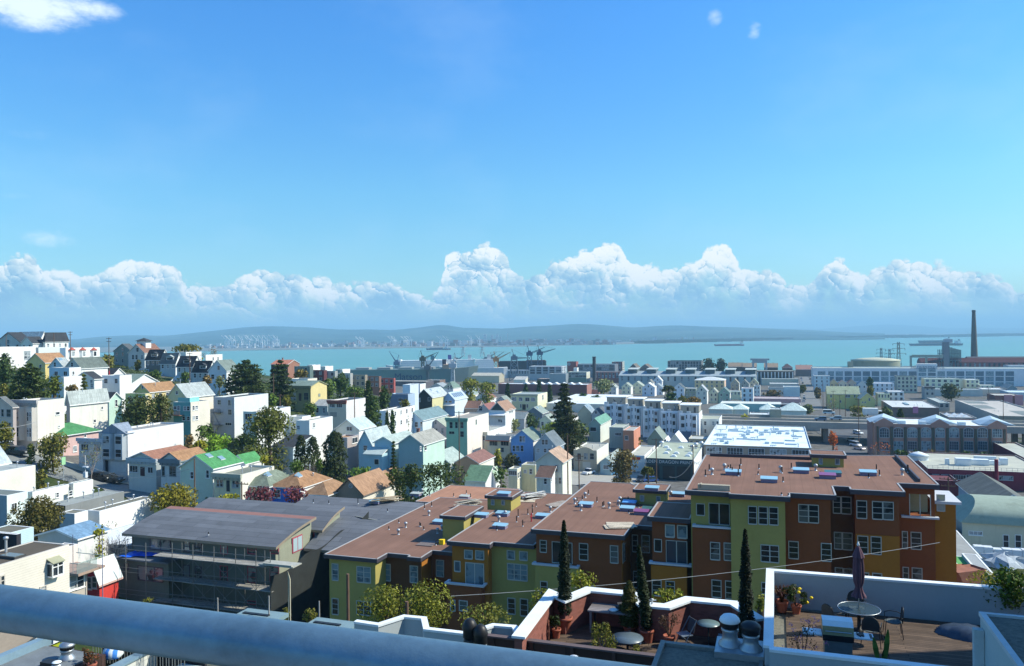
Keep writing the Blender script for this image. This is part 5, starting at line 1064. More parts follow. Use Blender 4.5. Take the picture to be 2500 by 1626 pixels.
# shipyard, piers and power station
def on_ground(px,D):r=ray(px,819.);x=r.x*D;return Vector((x,D,ground_z(x,D)))
b=H('long shed with seven roof monitors and grey metal roof by the piers','A4',50,1640,662,1660,11,'gs',rise=3.6,dep=34,wall=(.24,.30,.33),rc=(.30,.36,.38),trim=(.3,.36,.38),fw=(20,1,1.6,4.))
for i in range(7):
 u=b['w']*(.06+.145*i);m=MB();h_=b['h']+b['rise'];m.box(u,8,h_-2.5,u+8.5,24,h_+2.2);o=m.build('roof_monitor',mat('monitor_wall',(.09,.12,.13)),b['root'])
 m=MB();slab(m,[(u-.6,7.,h_+2.2),(u+9.2,7.,h_+2.2),(u+9.2,25,h_+2.9),(u-.6,25,h_+2.9)],.3);m.build('monitor_roof',mat('monitor_roof_metal',(.42,.47,.44)),o)
b=H('grey dock building with a row of tall windows, left of the brick tower','A3',1045,1390,592,1400,10,'flat',dep=24,wall=(.24,.28,.31),rc=(.30,.36,.40),fw=(11,1,1.6,3.6))
H('grey steel dock shop with large glazed bays','A3',1390,1768,545,1825,17,'flat',wall=(.30,.34,.38),side=(.50,.54,.56),rc=(.42,.45,.46),trim=(.44,.50,.54),fw=(5,3,6.,2.4),wc=6,wr=2,sw=(3,3,4.,2.4))
b=H('square red-brick tower with a pale round emblem by the docks','A3',1830,1935,490,1952,20,'flat',wall=(.20,.055,.045),side=(.30,.09,.07),rc=(.2,.1,.09),dep=12)
u,v=b['on_front'](1852,518);m=MB();m.tube((u,-.12,v),(u,.02,v),2.2,n=18);m.build('round_emblem',mat('emblem_grey',(.36,.34,.34)),b['root'])
H('long dark dock building with glazed bays right of the brick tower','A3',1950,2385,520,2400,17,'flat',dep=22,wall=(.14,.16,.19),rc=(.26,.32,.36),trim=(.32,.40,.46),fw=(6,2,6.,3.6),wc=5)
H('red-brick dock building with rows of small dark windows','A3',2140,2560,612,2580,12,'flat',dep=20,wall=(.16,.055,.05),rc=(.2,.18,.18),fw=(10,2,2.,2.6))
b=H('dark brick corner block with white framed bays at the dock road','A4',-30,92,492,170,17,'flat',dep=16,wall=(.16,.05,.05),side=(.52,.50,.40),rc=(.2,.2,.22),fw=(2,4,3.,2.),sw=(4,4,2.4,2.))
H('green-glass modern dock building with a bulging white end','A3',1835,2055,612,2140,12,'flat',dep=18,wall=(.10,.17,.15),side=(.60,.60,.50),rc=(.30,.34,.32),fw=(5,2,4.,2.2),wc=4)
H('small white dock office behind the green-glass building','A3',1905,1945,560,1955,14,'flat',dep=8,wall=(.55,.58,.55),side=WHITE)
H('long low cream dock warehouse below the ship bow','A3',720,1040,655,1060,8,'gs',rise=3.,dep=18,wall=(.42,.38,.28),rc=(.50,.47,.38),trim=(.5,.46,.36))
H('small cream dock warehouse stepped in front of the long one','A3',840,1042,640,1055,9,'flat',dep=12,wall=(.40,.36,.26),rc=(.52,.48,.40))
H('cream low shed with a white wedge-shaped wall in the dock yard','A3',1210,1345,700,1360,5,'shed',rise=3,dep=9,wall=(.60,.58,.48),rc=(.5,.5,.45))
H('dark flat dock shed with a brown-red roof edge','A3',1480,1640,690,1655,5,'flat',dep=16,wall=(.10,.10,.11),rc=(.42,.34,.30))
H('long grey low dock shed in front of the glazed dock shop','A3',1625,1815,630,1825,11,'flat',dep=12,wall=(.22,.26,.28),rc=(.3,.34,.35))
for lab,t,xl,xr,ye,ap,rf in[('brown gabled pier shed left of the concrete ruin','A4',175,262,560,515,(.16,.14,.11)),('wide brown gabled pier shed left of the concrete ruin','A4',285,425,572,520,(.17,.14,.11))]:
 H(lab,t,xl,xr,ye,xr+30,10,'gf',apex=ap,dep=26,wall=(.12,.10,.09),rc=rf)
H('grey concrete three-storey ruin with empty windows at the water','A4',618,1012,482,1030,22,'flat',dep=24,wall=(.17,.17,.165),rc=(.18,.18,.17),fw=(12,4,2.4,3.),par=1.)
for i,(xl,xr,ye)in enumerate([(1320,1490,548),(1490,1650,552),(1740,1900,556)]):
 H(['leftmost brown roofed pier shed right of the dark trees','middle brown roofed pier shed right of the dark trees','brown roofed pier shed behind the columned shed'][i],'A4',xl,xr,ye,xr+10,9,'gs',rise=5,dep=24,wall=(.085,.06,.055),rc=(.30,.22,.15),chim=2)
H('dark pier building with a steep ventilator cap','A4',1950,2070,562,2085,11,'hip',rise=5,dep=20,wall=(.12,.07,.065),rc=(.14,.09,.085),chim=1)
H('long pier building with a brown-pink roof left of the white industrial building','A4',2110,2300,580,2310,9,'gs',rise=5,dep=20,wall=(.13,.10,.10),rc=(.34,.20,.16),chim=2)
b=H('columned shed with white pillars and a flat dark roof','A4',1655,2085,600,2100,13,'flat',dep=22,wall=(.07,.06,.06),rc=(.30,.32,.30),trim=(.18,.10,.09))
for i in range(11):
 u=b['w']*(.02+.095*i);m=MB();m.box(u-.5,-1.,-1,u+.5,-.02,b['h']-1.);m.build('pillar',mat('pillar_white',(.60,.62,.60)),b['root'])
p=P(*tp('A4',1692,585),900);z0=ground_z(p.x,p.y);g=empty('gantry_frame',(p.x,p.y,z0),-TH,'pale grey gateway-shaped gantry frame standing at the water','gantry')
hh=P(*tp('A4',1692,475),900).z-z0;gm=mat('gantry_grey',(.42,.44,.44))
for x in(-7.5,7.):m=MB();m.box(x-1.1,-1.1,-2,x+1.1,1.1,hh);m.build('leg',gm,g)
m=MB();m.box(-10.5,-1.3,hh,10.5,1.3,hh+2.2);m.box(-8,-.8,hh-3,8,.8,hh-.01);m.build('beam',gm,g)
p=P(*tp('A3',2145,515),800);z0=ground_z(p.x,p.y);zt=P(*tp('A3',2145,435),800).z;m=MB();m.tube((0,0,0),(0,0,zt-z0),2.,1.7,n=12);m.tube((0,0,zt-z0-.5),(0,0,zt-z0+.3),2.1,n=12)
tag(m.build('chimney_stack',mat('stack_dark',(.05,.05,.055)),loc=(p.x,p.y,z0)),'thin dark chimney behind the dock buildings','chimney')
D=1010;p=on_ground(tx('A5',1799),D);zt=P(*tp('A5',1781,-110),D).z-p.z;c=empty('power_station_chimney',p,0,'tall tapering grey concrete chimney rising above the bay at right','chimney')
cmat=mat('chimney_concrete',(.12,.105,.085),var=.15,scale=.12,kind='stain');m=MB();m.lathe([(4.6,-3),(4.,zt*.3),(2.9,zt*.7),(2.1,zt-3)],n=28);m.build('shaft',cmat,c)
m=MB();m.lathe([(2.11,zt-3.001),(2.3,zt-2.6),(2.3,zt-.4),(2.,zt),(1.5,zt)],n=28);m.build('rim',mat('chimney_rim',(.10,.095,.09)),c)
b=H('long dark red power station hall with a ridged roof','A5',1180,2760,500,2800,15,'gs',rise=5,dep=26,D=900,fix=True,wall=(.16,.055,.055),rc=(.085,.03,.032),trim=(.05,.03,.03),fw=(28,1,2.,5.))
H('second dark power station roof behind the red hall','A5',1740,2780,462,2800,20,'gs',rise=3,dep=26,D=960,fix=True,wall=(.07,.07,.08),rc=(.09,.09,.10),trim=(.1,.1,.1))
H('low white building with machinery at the right end of the power station','A5',2200,2600,535,2620,12,'flat',dep=20,D=800,fix=True,wall=(.36,.40,.44),rc=(.4,.44,.46))
D=940;p=on_ground(tx('A5',1468),D);ppm=F/D;zt=P(*tp('A5',1468,262),D).z-p.z
t=empty('boiler_tower',p,-TH,'grey boiler tower wrapped in steel framework beside the power station','tower');w1=60/4.76/ppm
MB().box(-w1/2,-5,-2,w1/2,5,zt).build('tower_slab',mat('tower_concrete',(.24,.24,.25),kind='stain'),t)
m=MB();x0,x1=w1/2+.1,w1/2+115/4.76/ppm;hz=zt*.86
for i in range(5):
 x=x0+(x1-x0)*i/4
 for y in(-5,0,5):m.box(x-.35,y-.35,-2,x+.35,y+.35,hz*(1-.12*(i/4)))
for j in range(8):
 z=hz*j/8;m.box(x0,-5.2,z,x1,5.2,z+.5)
m.build('steel_frame',mat('frame_steel',(.11,.15,.16)),t)
m=MB();x0,x1=-w1/2-45/4.76/ppm,-w1/2-.1
for x in(x0,(x0+x1)/2):
 for y in(-4,4):m.box(x-.3,y-.3,-2,x+.3,y+.3,hz*.9)
for j in range(7):m.box(x0,-4.2,hz*j/8,x1,4.2,hz*j/8+.4)
m.build('side_platforms',mat('frame_steel',(.11,.15,.16)),t);MB().box(-2,-3,zt+.01,7,3,zt+3.5).build('cap_house',mat('cap_white',(.45,.48,.5)),t)
p=P(*tp('A5',1065,520),860);z0=ground_z(p.x,p.y);zt=P(*tp('A5',1065,425),860).z-z0;ln=(1395-1060)/4.76*860/F
g=empty('pipe_bridge',(p.x,p.y,z0),-TH,'pale pipe bridge running to the boiler tower','pipe bridge');pm_=mat('pipe_pale',(.34,.38,.30));MB().box(-1,-1,-3,1,1,zt+.5).build('leg',pm_,g);MB().box(1.01,-1,zt-1.6,ln,1,zt+1.4).build('beam',pm_,g);MB().box(ln*.45,-1,-3,ln*.45+2,1,zt-1.61).build('leg',pm_,g)
D=760;p=on_ground(tx('A5',648),D);zt=P(*tp('A5',648,476),D).z-p.z;rx=260/4.76/F*D;g=empty('storage_tank',p,-TH,'broad round olive storage tank with a shallow domed roof','tank')
m=MB();m.lathe([(rx,-3),(rx,zt)],n=48);m.build('shell',mat('tank_olive',(.25,.27,.20),kind='stain'),g);m=MB();m.lathe([(rx+.4,zt+.01),(rx+.4,zt+.7),(rx*.6,zt+2.2),(.5,zt+3.)],n=48);m.build('dome',mat('tank_roof',(.46,.46,.34)),g)
H('small dark block at the left foot of the round tank','A5',338,392,492,400,18,'flat',D=730,fix=True,dep=10,wall=(.18,.19,.17))
for zx,zt_,zb_,D,lab in[(718,330,500,830,'leftmost small lattice power pylon before the bay'),(815,342,500,840,'middle small lattice power pylon before the bay'),(920,262,520,760,'tallest lattice power pylon, right of the two small ones')]:
 p=on_ground(tx('A5',zx),D);hh=P(*tp('A5',zx,zt_),D).z-p.z;t=empty('power_pylon',p,-.2,lab,'pylon','power pylons by the bay');m=MB();s=hh/45.;st=mat('pylon_steel',(.20,.23,.24),metal=.3)
 lv=[(0,5.5),(.35,2.6),(.7,1.3),(1.,1.)]
 for a,c in((1,1),(1,-1),(-1,1),(-1,-1)):
  for(z0,r0),(z1,r1)in zip(lv,lv[1:]):m.tube((a*r0*s,c*r0*s,z0*hh-(1 if z0==0 else 0)),(a*r1*s,c*r1*s,z1*hh),.28*s,n=4)
 for k in range(9):
  z0,z1=k/9,(k+1)/9;r0=np.interp(z0,[q[0]for q in lv],[q[1]for q in lv])*s;r1=np.interp(z1,[q[0]for q in lv],[q[1]for q in lv])*s
  for y in(-1,1):m.tube((-r0,y*r0,z0*hh),(r1,y*r1,z1*hh),.14*s,n=4);m.tube((r0,y*r0,z0*hh),(-r1,y*r1,z1*hh),.14*s,n=4)
 m.build('lattice_mast',st,t)
 for k,z in enumerate((.72,.84,.96)):
  m=MB();L=(7.5-k*.8)*s;m.tube((-L,0,z*hh),(L,0,z*hh),.3*s,n=4)
  for a in(-L,L):m.tube((a,0,z*hh),(a,0,z*hh-2.*s),.3*s,n=5)
  m.build('crossarm',st,t)
# ships
def hull(m,L,B,Hh,bow=.16,mi=0,mi2=1,boot=.25):
 """simple ship hull along x, bow at -x"""
 xs=[0,bow*.3,bow,.5,.92,1.];wb=[.04,.45,.95,1,1,.8];sh=[1.22,1.12,1.02,1,1,1.04];rk=[-.03,-.01,0,0,0,.005]
 for lo,hi,mm in((-.3,boot,mi2),(boot,1.,mi)):
  v=[]
  for x,w,s,q in zip(xs,wb,sh,rk):
   for z in(lo,hi):
    zz=z*Hh*(s if z==1. else 1);k=q*L*max(0,z)
    v+=[((x-.5)*L+k,-w*B/2*(.9 if z<.3 else 1),zz),((x-.5)*L+k,w*B/2*(.9 if z<.3 else 1),zz)]
  f=[]
  for i in range(len(xs)-1):
   a,b=4*i,4*(i+1);f+=[(a,b,b+2,a+2),(b+1,a+1,a+3,b+3)]
   if hi==1.:f.append((a+2,b+2,b+3,a+3))
  n=4*(len(xs)-1);f+=[(0,2,3,1),(n,n+1,n+3,n+2)]
  m.add(v,f,mm)
def ship(label,px,D,L,B,Hh,c,c2=(.25,.04,.04),yaw=.0,house_at=.40,hs=(.08,3.),sup=WHITE,funnel=(.5,.5,.5),cargo=None,z=.0,flip=False,cat='ship',group=None,masts=2):
 r=ray(px,819.);s=empty('cargo_ship',(r.x*D,D,z),yaw+(math.pi if flip else 0),label,cat,group)
 m=MB();hull(m,L,B,Hh);m.build('hull',[mat('hull_paint',c,var=.08,scale=.1),mat('boot_paint',c2,var=.08)],s)
 hx=house_at*L;m=MB();w=L*hs[0]
 for k in range(int(hs[1])):m.box(hx-w/2+k*.6,-B*.45+k*.5,Hh+2.7*k,hx+w/2-k*.5,B*.45-k*.5,Hh+2.7*(k+1)-.01)
 m.box(hx-w/2-1,-B*.5,Hh+2.7*int(hs[1])-1.5,hx-w/2+1.5,B*.5,Hh+2.7*int(hs[1])+.8);m.build('superstructure',mat('ship_white',sup),s)
 m=MB();hz=Hh+2.7*int(hs[1]);m.box(hx+w*.15,-2.2,hz*0+Hh,hx+w*.15+4.5,2.2,hz+6);m.build('funnel',mat('funnel_paint',funnel),s)
 for k in range(masts):m=MB();x=-L*(.38-.3*k);m.tube((x,0,Hh),(x,0,Hh+11),.4,.25,n=6);m.build('mast',mat('ship_mast',(.4,.42,.42)),s)
 if cargo:
  m=MB();m.box(-L*.36,-B*.2,Hh,hx-w,B*.2,Hh+cargo);m.build('deck_piping',mat('deck_gear',tuple(x*.8 for x in c)),s)
 return s
ship('red-hulled tanker lying on the open bay, middle right',1780,3500,128,22,6.5,(.30,.085,.12),yaw=-.06,house_at=.42,hs=(.07,4),cargo=1.5,funnel=(.08,.08,.1))
ship('near dark grey tanker with white bridge, lying behind the boiler tower',tx('A5',1352),3050,196,30,7.5,(.085,.10,.14),yaw=-.05,house_at=.43,hs=(.07,4),cargo=1.5,funnel=(.05,.1,.12))
ship('farther dark grey tanker just above the near one on the right',tx('A5',1345),3700,150,28,11,(.10,.12,.16),yaw=-.05,house_at=.40,hs=(.10,4),cargo=1.5,funnel=(.1,.1,.12))
ship('dark blue freighter on the bay above the shipyard cranes',tx('A3',335),3250,100,18,6,(.05,.08,.16),yaw=-.02,house_at=.30,hs=(.12,3),cargo=3.,sup=(.5,.52,.52),funnel=(.1,.12,.2))
D=945;s=ship('long green-grey ship with dark lettering on its hull at the shipyard',tx('A3',-40),D,545/4.76*2.9*D/F,30,17,(.13,.18,.17),c2=(.12,.16,.16),yaw=-.02,flip=True,house_at=-.30,hs=(.05,2),sup=(.45,.30,.20),funnel=(.06,.05,.07),z=.5,masts=0)
hl=[o for o in bpy.data.objects if o.parent==s and o.name.startswith('hull')][0]
q=P(*tp('A3',-12,634),D-16);lt=lettering('Matson',11.5,(0,0,0),hl,(.02,.04,.11),name='ship_lettering',extrude=.05)
lt.location=((q.x-s.location.x)*-1,15.25,8.2);lt.rotation_euler=(R(90),0,math.pi)
for i in range(5):m=MB();m.box(-60+26*i,-9,17.2,-44+26*i,9,19.4);m.build('hatch_cover',mat('hatch_grey',(.30,.32,.30)),s)
ship('white ship with a blue and green funnel, left one behind the lettered ship',tx('A3',290),1010,120,22,12,(.55,.58,.56),c2=(.1,.12,.16),yaw=.05,house_at=-.12,hs=(.5,3),funnel=(.05,.16,.20),z=6)
ship('white ship with a tall purple-blue funnel, right one behind the lettered ship',tx('A3',560),1030,70,20,12,(.52,.56,.54),c2=(.1,.12,.16),yaw=.05,house_at=-.25,hs=(.4,3),funnel=(.06,.06,.24),z=6)
for zx,lab in((628,'white naval supply ship with lattice masts, left of a pair'),(850,'white naval supply ship with lattice masts, right of a pair')):
 s=ship(lab,tx('A3',zx),1000,62,17,12,(.62,.64,.62),c2=(.5,.52,.5),yaw=.06,house_at=.02,hs=(.42,4),z=4,funnel=(.6,.62,.6),masts=0,group='white supply ships')
 m=MB()
 for a in(-1,1):
  m.tube((a*2-1,0,26),(a*.6-1,0,40),.35,n=5);m.tube((a*2-1,0,26),(-a*.6-1,0,40),.2,n=5)
 for z in(31,35,38):m.tube((-5,0,z),(3,0,z),.25,n=5)
 m.build('lattice_mast',mat('ship_mast',(.5,.52,.52)),s)
# shipyard cranes
def boom_crane(label,t,bx,by,jx,jy,tz,D,c,tower=True,group='shipyard cranes',lattice_w=2.6):
 """base pixel, jib tip pixel; the cab sits at tz (zoom y)"""
 p=on_ground(tx(t,bx),D);q=P(*tp(t,jx,jy),D)-p;zt=P(*tp(t,bx,tz),D).z-p.z
 g=empty('shipyard_crane',p,0,label,'crane',group);cm_=mat('crane_paint',c,var=.1);m=MB();w=lattice_w
 for a,b_ in((1,1),(1,-1),(-1,1),(-1,-1)):m.tube((a*w,b_*w,-3),(a*w*.6,b_*w*.6,zt),.45,n=5)
 n=max(3,int(zt/6))
 for k in range(n):
  z0,z1=zt*k/n,zt*(k+1)/n;r0,r1=w*(1-.4*k/n),w*(1-.4*(k+1)/n)
  for y in(-1,1):m.tube((-r0,y*r0,z0),(r1,y*r1,z1),.28,n=4);m.tube((r0,y*r0,z0),(-r1,y*r1,z1),.28,n=4);m.tube((-r1,y*r1,z1),(r1,y*r1,z1),.28,n=4)
 m.build('tower',cm_,g);m=MB();m.box(-4,-3,zt,4,3,zt+4.5);m.box(-2,-2,zt+4.51,2,2,zt+6.5);m.build('cab',cm_,g)
 a=Vector((0,0,zt+2));b_=Vector((q.x,0,q.z));m=MB();up=Vector((0,0,1.4))
 m.tube(a-up*.6,b_,.42,.25,n=5);m.tube(a+up,b_,.42,.25,n=5)
 for k in range(12):
  s0=k/12;s1=(k+1)/12;A=(a-up*.6).lerp(b_,s0);B=(a+up).lerp(b_,s1);m.tube(A,B,.2,n=4)
 m.build('jib',cm_,g);m=MB();top=Vector((-2.5 if q.x>0 else 2.5,0,zt+13));m.tube((0,0,zt+4),top,.4,n=5);m.tube(top,b_,.1,n=4);m.tube(top,(top.x*2.5,0,zt+3),.12,n=4);m.build('mast_and_stays',cm_,g)
 return g
boom_crane('dark crane with a yellow cab and long raised jib, at the left of the yard','A3',150,560,318,385,480,985,(.11,.10,.06))
boom_crane('dark crane whose thick jib leans right beside the blue and green funnel','A3',205,640,338,375,585,930,(.12,.12,.13),lattice_w=1.8)
boom_crane('slim black and white lattice tower crane in front of the lettered ship','A3',498,690,470,465,560,820,(.46,.48,.48),lattice_w=2.)
boom_crane('grey crane with a short jib right of the purple-blue funnel','A3',540,520,630,418,500,1020,(.14,.17,.20),lattice_w=1.6)
boom_crane('blue-grey crane on the left dock with a jib leaning left','A2',2230,590,2140,365,530,985,(.15,.20,.28))
boom_crane('faint grey crane jib, first of two behind the white supply ships','A3',880,500,1012,380,488,1100,(.22,.26,.28),lattice_w=1.4)
boom_crane('faint grey crane jib, second of two behind the white supply ships','A3',960,500,1096,376,488,1110,(.22,.26,.28),lattice_w=1.4)
boom_crane('orange crawler crane with a dark straight jib','A3',1000,530,1168,382,488,1000,(.36,.17,.05),lattice_w=3.6)
boom_crane('dark blue hammerhead crane with steep jib, left of the pair','A3',1390,520,1572,322,420,1000,(.07,.10,.16),lattice_w=4)
boom_crane('dark blue hammerhead crane with flatter jib, right of the pair','A3',1510,520,1698,340,412,1010,(.07,.10,.16),lattice_w=4)
boom_crane('squat lattice gantry crane before the long drydock','A3',1212,580,1400,445,470,930,(.15,.19,.23),lattice_w=6)
D=1120;p=P(*tp('A3',1310,525),D);g=empty('floating_drydock',(p.x,p.y,0),-.1,'long black floating drydock with rust-red deck edge','drydock');L=545/4.76/F*D
MB().box(-L/2,-14,-2,L/2,-8,20).build('near_wall',mat('dock_black',(.03,.03,.04),kind='stain'),g);MB().box(-L/2,8,-2,L/2,14,20).build('far_wall',mat('dock_black',(.03,.03,.04),kind='stain'),g);MB().box(-L/2,-7.99,-2,L/2,7.99,5).build('dock_floor',mat('dock_rust',(.16,.05,.04)),g);MB().box(L*.1,-14.2,20.01,L/2,-7.8,21.6).build('deck_edge',mat('dock_rust',(.16,.05,.04)),g)
for zx0,zx1,zy,D,lab in[(2070,2640,605,990,'long dark pier deck under the lettered ship'),(420,620,545,1060,'long thin dark pier left of the concrete ruin')]:
 t='A2' if zx0>2000 else 'A4';a,c=P(*tp(t,zx0,zy),D),P(*tp(t,zx1,zy),D);m=MB();m.box(0,-6,-2,(c-a).length,6,2.2);m.box(0,-6.1,2.21,(c-a).length,-5.7,3.2)
 tag(m.build('pier',mat('pier_wood',(.08,.075,.07)),loc=(a.x,a.y,1.5)),lab,'pier')
# the far port
def port_crane(px,D,s,label=None):
 r=ray(px,819.);m=MB();W=14*s
 for x in(-W/2,W/2):
  for y in(-8,8):m.box(x-1.,y-1.,0,x+1.,y+1.,42*s)
 for z in(14,40):m.box(-W/2,-9,z*s,W/2,-7,z*s+2.4);m.box(-W/2,7,z*s,W/2,9,z*s+2.4)
 m.box(-W*.4,-2,42*s,W*.4,2,46*s);m.tube((0,0,44*s),(-30*s,0,72*s),1.5,n=5);m.tube((0,0,44*s),(18*s,0,44*s),1.5,n=5);m.tube((W*.3,0,44*s),(0,0,66*s),1.2,n=5);m.tube((0,0,66*s),(-28*s,0,71*s),.6,n=4)
 o=m.build('container_crane',mat('port_crane_white',(.62,.66,.68)),loc=(r.x*D,D,2),rz=random.Random(px).uniform(-.5,.5))
 return tag(o,label or 'white container crane at the far port across the bay','crane','white container cranes across the bay')
for px in(553,562,572,590,605,612,628,640,652,668,676):port_crane(px,4350,1.,'white container crane in the left cluster of the far port')
for px in(878,886,956,963,988,996,1002,1076,1090,1150,1170):port_crane(px,4300,.8,'white container crane in the middle stretch of the far port')
for px,w,h in((1184,30,66),(1201,26,58),(1214,24,62),(1222,16,50),(1239,8,70)):
 r=ray(px,819.);D=5350;m=MB();m.box(-w/2*.6,-10,0,w/2*.6,10,h)
 for k in range(6):m.box(-w*.31,-10.3,h*(k+.3)/6.5,w*.31,-10.01,h*(k+.6)/6.5,1)
 tag(m.build('tower_block',[mat('far_tower',(.55,.56,.55)),mat('far_tower_glass',(.2,.24,.28))],loc=(r.x*D,D,2)),{1184:'leftmost pale tower block of the distant downtown',1201:'second pale tower block of the distant downtown',1214:'third pale tower block of the distant downtown',1222:'short fourth tower block of the distant downtown',1239:'thin rightmost spire-like tower of the distant downtown'}[px],'tower')
rr=random.Random(12);m=MB()
for i in range(1500):
 px=rr.choice([rr.uniform(500,1700),rr.uniform(900,1500),rr.uniform(1100,1420)]);D=rr.uniform(4300,5700)if px<1500 else rr.uniform(5300,6400);x=ray(px,819.).x*D
 w=rr.uniform(8,34);d=rr.uniform(8,26);h=rr.uniform(5,14)+(rr.random()<.12)*rr.uniform(5,22);m.box(x-w/2,D-d/2,0,x+w/2,D+d/2,h+2,rr.choice([0,0,1,1,2,3,4]))
for i in range(900):
 px=rr.uniform(480,1800);D=rr.uniform(5700,7600);x=ray(px,819.).x*D;zz=3+30*(D-5600)/2200*rr.uniform(.6,1.1);w=rr.uniform(6,16);m.box(x-w/2,D-5,0,x+w/2,D+5,zz+rr.uniform(4,10),rr.choice([0,1,2,3]))
o=m.build('distant_city',[mat('far_pale',(.60,.60,.58)),mat('far_grey',(.33,.34,.35)),mat('far_tan',(.42,.36,.28)),mat('far_dark',(.13,.14,.14)),mat('far_rust',(.34,.16,.12))]);tag(o,'pale scattered low buildings of the distant port city',kind='stuff')
m=MB()
for i in range(420):
 px=rr.uniform(1560,2520);sh=np.interp(px,[1560,2000,2500],[840,828.5,820.5]);D=min(-CAMZ/ray(px,sh).z*rr.uniform(1.02,1.2),15000);x=ray(px,819.).x*D;w=rr.uniform(20,90)*D/6000;h=rr.uniform(6,20)*D/7000;m.box(x-w,D-20,0,x+w,D+20,h+2)
tag(m.build('far_treeline',mat('far_trees',(.06,.085,.05),var=.3,scale=.01)),'dark low band of trees along the far right shoreline',kind='stuff')
# vegetation
def leaf_mat(name,c,c2=None):
 key=('leaf',name,c)
 if key in _mats:return _mats[key]
 m=bpy.data.materials.new(name);m.use_nodes=True;t=NT(m.node_tree);b=t.n['Principled BSDF'];out=t.n['Material Output']
 tc=t.node('ShaderNodeTexCoord').outputs['Object'];g=t.node('ShaderNodeNewGeometry').outputs['Random Per Island']
 k=t.math('ADD',t.math('MULTIPLY',t.noise(tc,.55,3.,.6),.6),t.math('MULTIPLY',g,.4))
 c2=c2 or tuple(x*1.9 for x in c)
 cc=t.ramp(k,[(.25,tuple(x*.55 for x in c)),(.5,c),(.78,c2)])
 t.put(b.inputs['Base Color'],cc);b.inputs['Roughness'].default_value=.65;b.inputs['Specular IOR Level'].default_value=.25
 tr=t.node('ShaderNodeBsdfTranslucent');t.put(tr.inputs['Color'],t.mix(1.,cc,(1.,1.,.5),'MULTIPLY'));mx=t.node('ShaderNodeMixShader');mx.inputs[0].default_value=.22
 t.l.new(b.outputs[0],mx.inputs[1]);t.l.new(tr.outputs[0],mx.inputs[2]);t.l.new(mx.outputs[0],out.inputs['Surface'])
 _mats[key]=m
 return m
BARK=mat('bark',(.085,.060,.042),rough=.95,var=.25,scale=2.)
TWIG=mat('bare_twigs',(.22,.19,.17),rough=.95,var=.2)
def leaves(pts,nrm,size,rng,flat=.35,aspect=.62):
 """one quad per point, roughly facing its outward direction"""
 n=len(pts);r=rng.normal(size=(n,3));d=nrm+r*.75;d/=np.linalg.norm(d,axis=1)[:,None]+1e-9
 a=np.cross(d,rng.normal(size=(n,3)));a/=np.linalg.norm(a,axis=1)[:,None]+1e-9;b=np.cross(d,a)
 s=size*rng.uniform(.55,1.35,(n,1));a=a*s;b=b*s*aspect
 return np.stack([pts-a*.9-b*.3,pts+b*.9-a*.1,pts+a-b*.15,pts-b*.8+a*.15],1).reshape(-1,3)
def leaf_mesh(name,V,m,parent):
 me=bpy.data.meshes.new(name);n=len(V)//4
 me.vertices.add(n*4);me.vertices.foreach_set('co',V.astype(np.float32).ravel());me.loops.add(n*4);me.loops.foreach_set('vertex_index',np.arange(n*4,dtype=np.int32))
 me.polygons.add(n);me.polygons.foreach_set('loop_start',np.arange(n,dtype=np.int32)*4);me.polygons.foreach_set('loop_total',np.full(n,4,np.int32));me.update(calc_edges=True);me.validate()
 me.materials.append(m);o=bpy.data.objects.new(name,me);col.objects.link(o);o.parent=parent
 return o
def blob_pts(rng,n,c,r,inner=.55):
 d=rng.normal(size=(n,3));d/=np.linalg.norm(d,axis=1)[:,None];k=rng.uniform(inner**3,1.,(n,1))**(1/3)
 return np.array(c)+d*k*np.array(r),d
GREEN_D,GREEN_M,GREEN_B,OLV,YEL=(.018,.034,.012),(.032,.056,.014),(.075,.135,.018),(.055,.058,.014),(.12,.125,.02)
BRN,PURP,PNK,GRYG,RED=(.075,.055,.03),(.060,.018,.040),(.30,.20,.24),(.07,.085,.06),(.18,.055,.03)
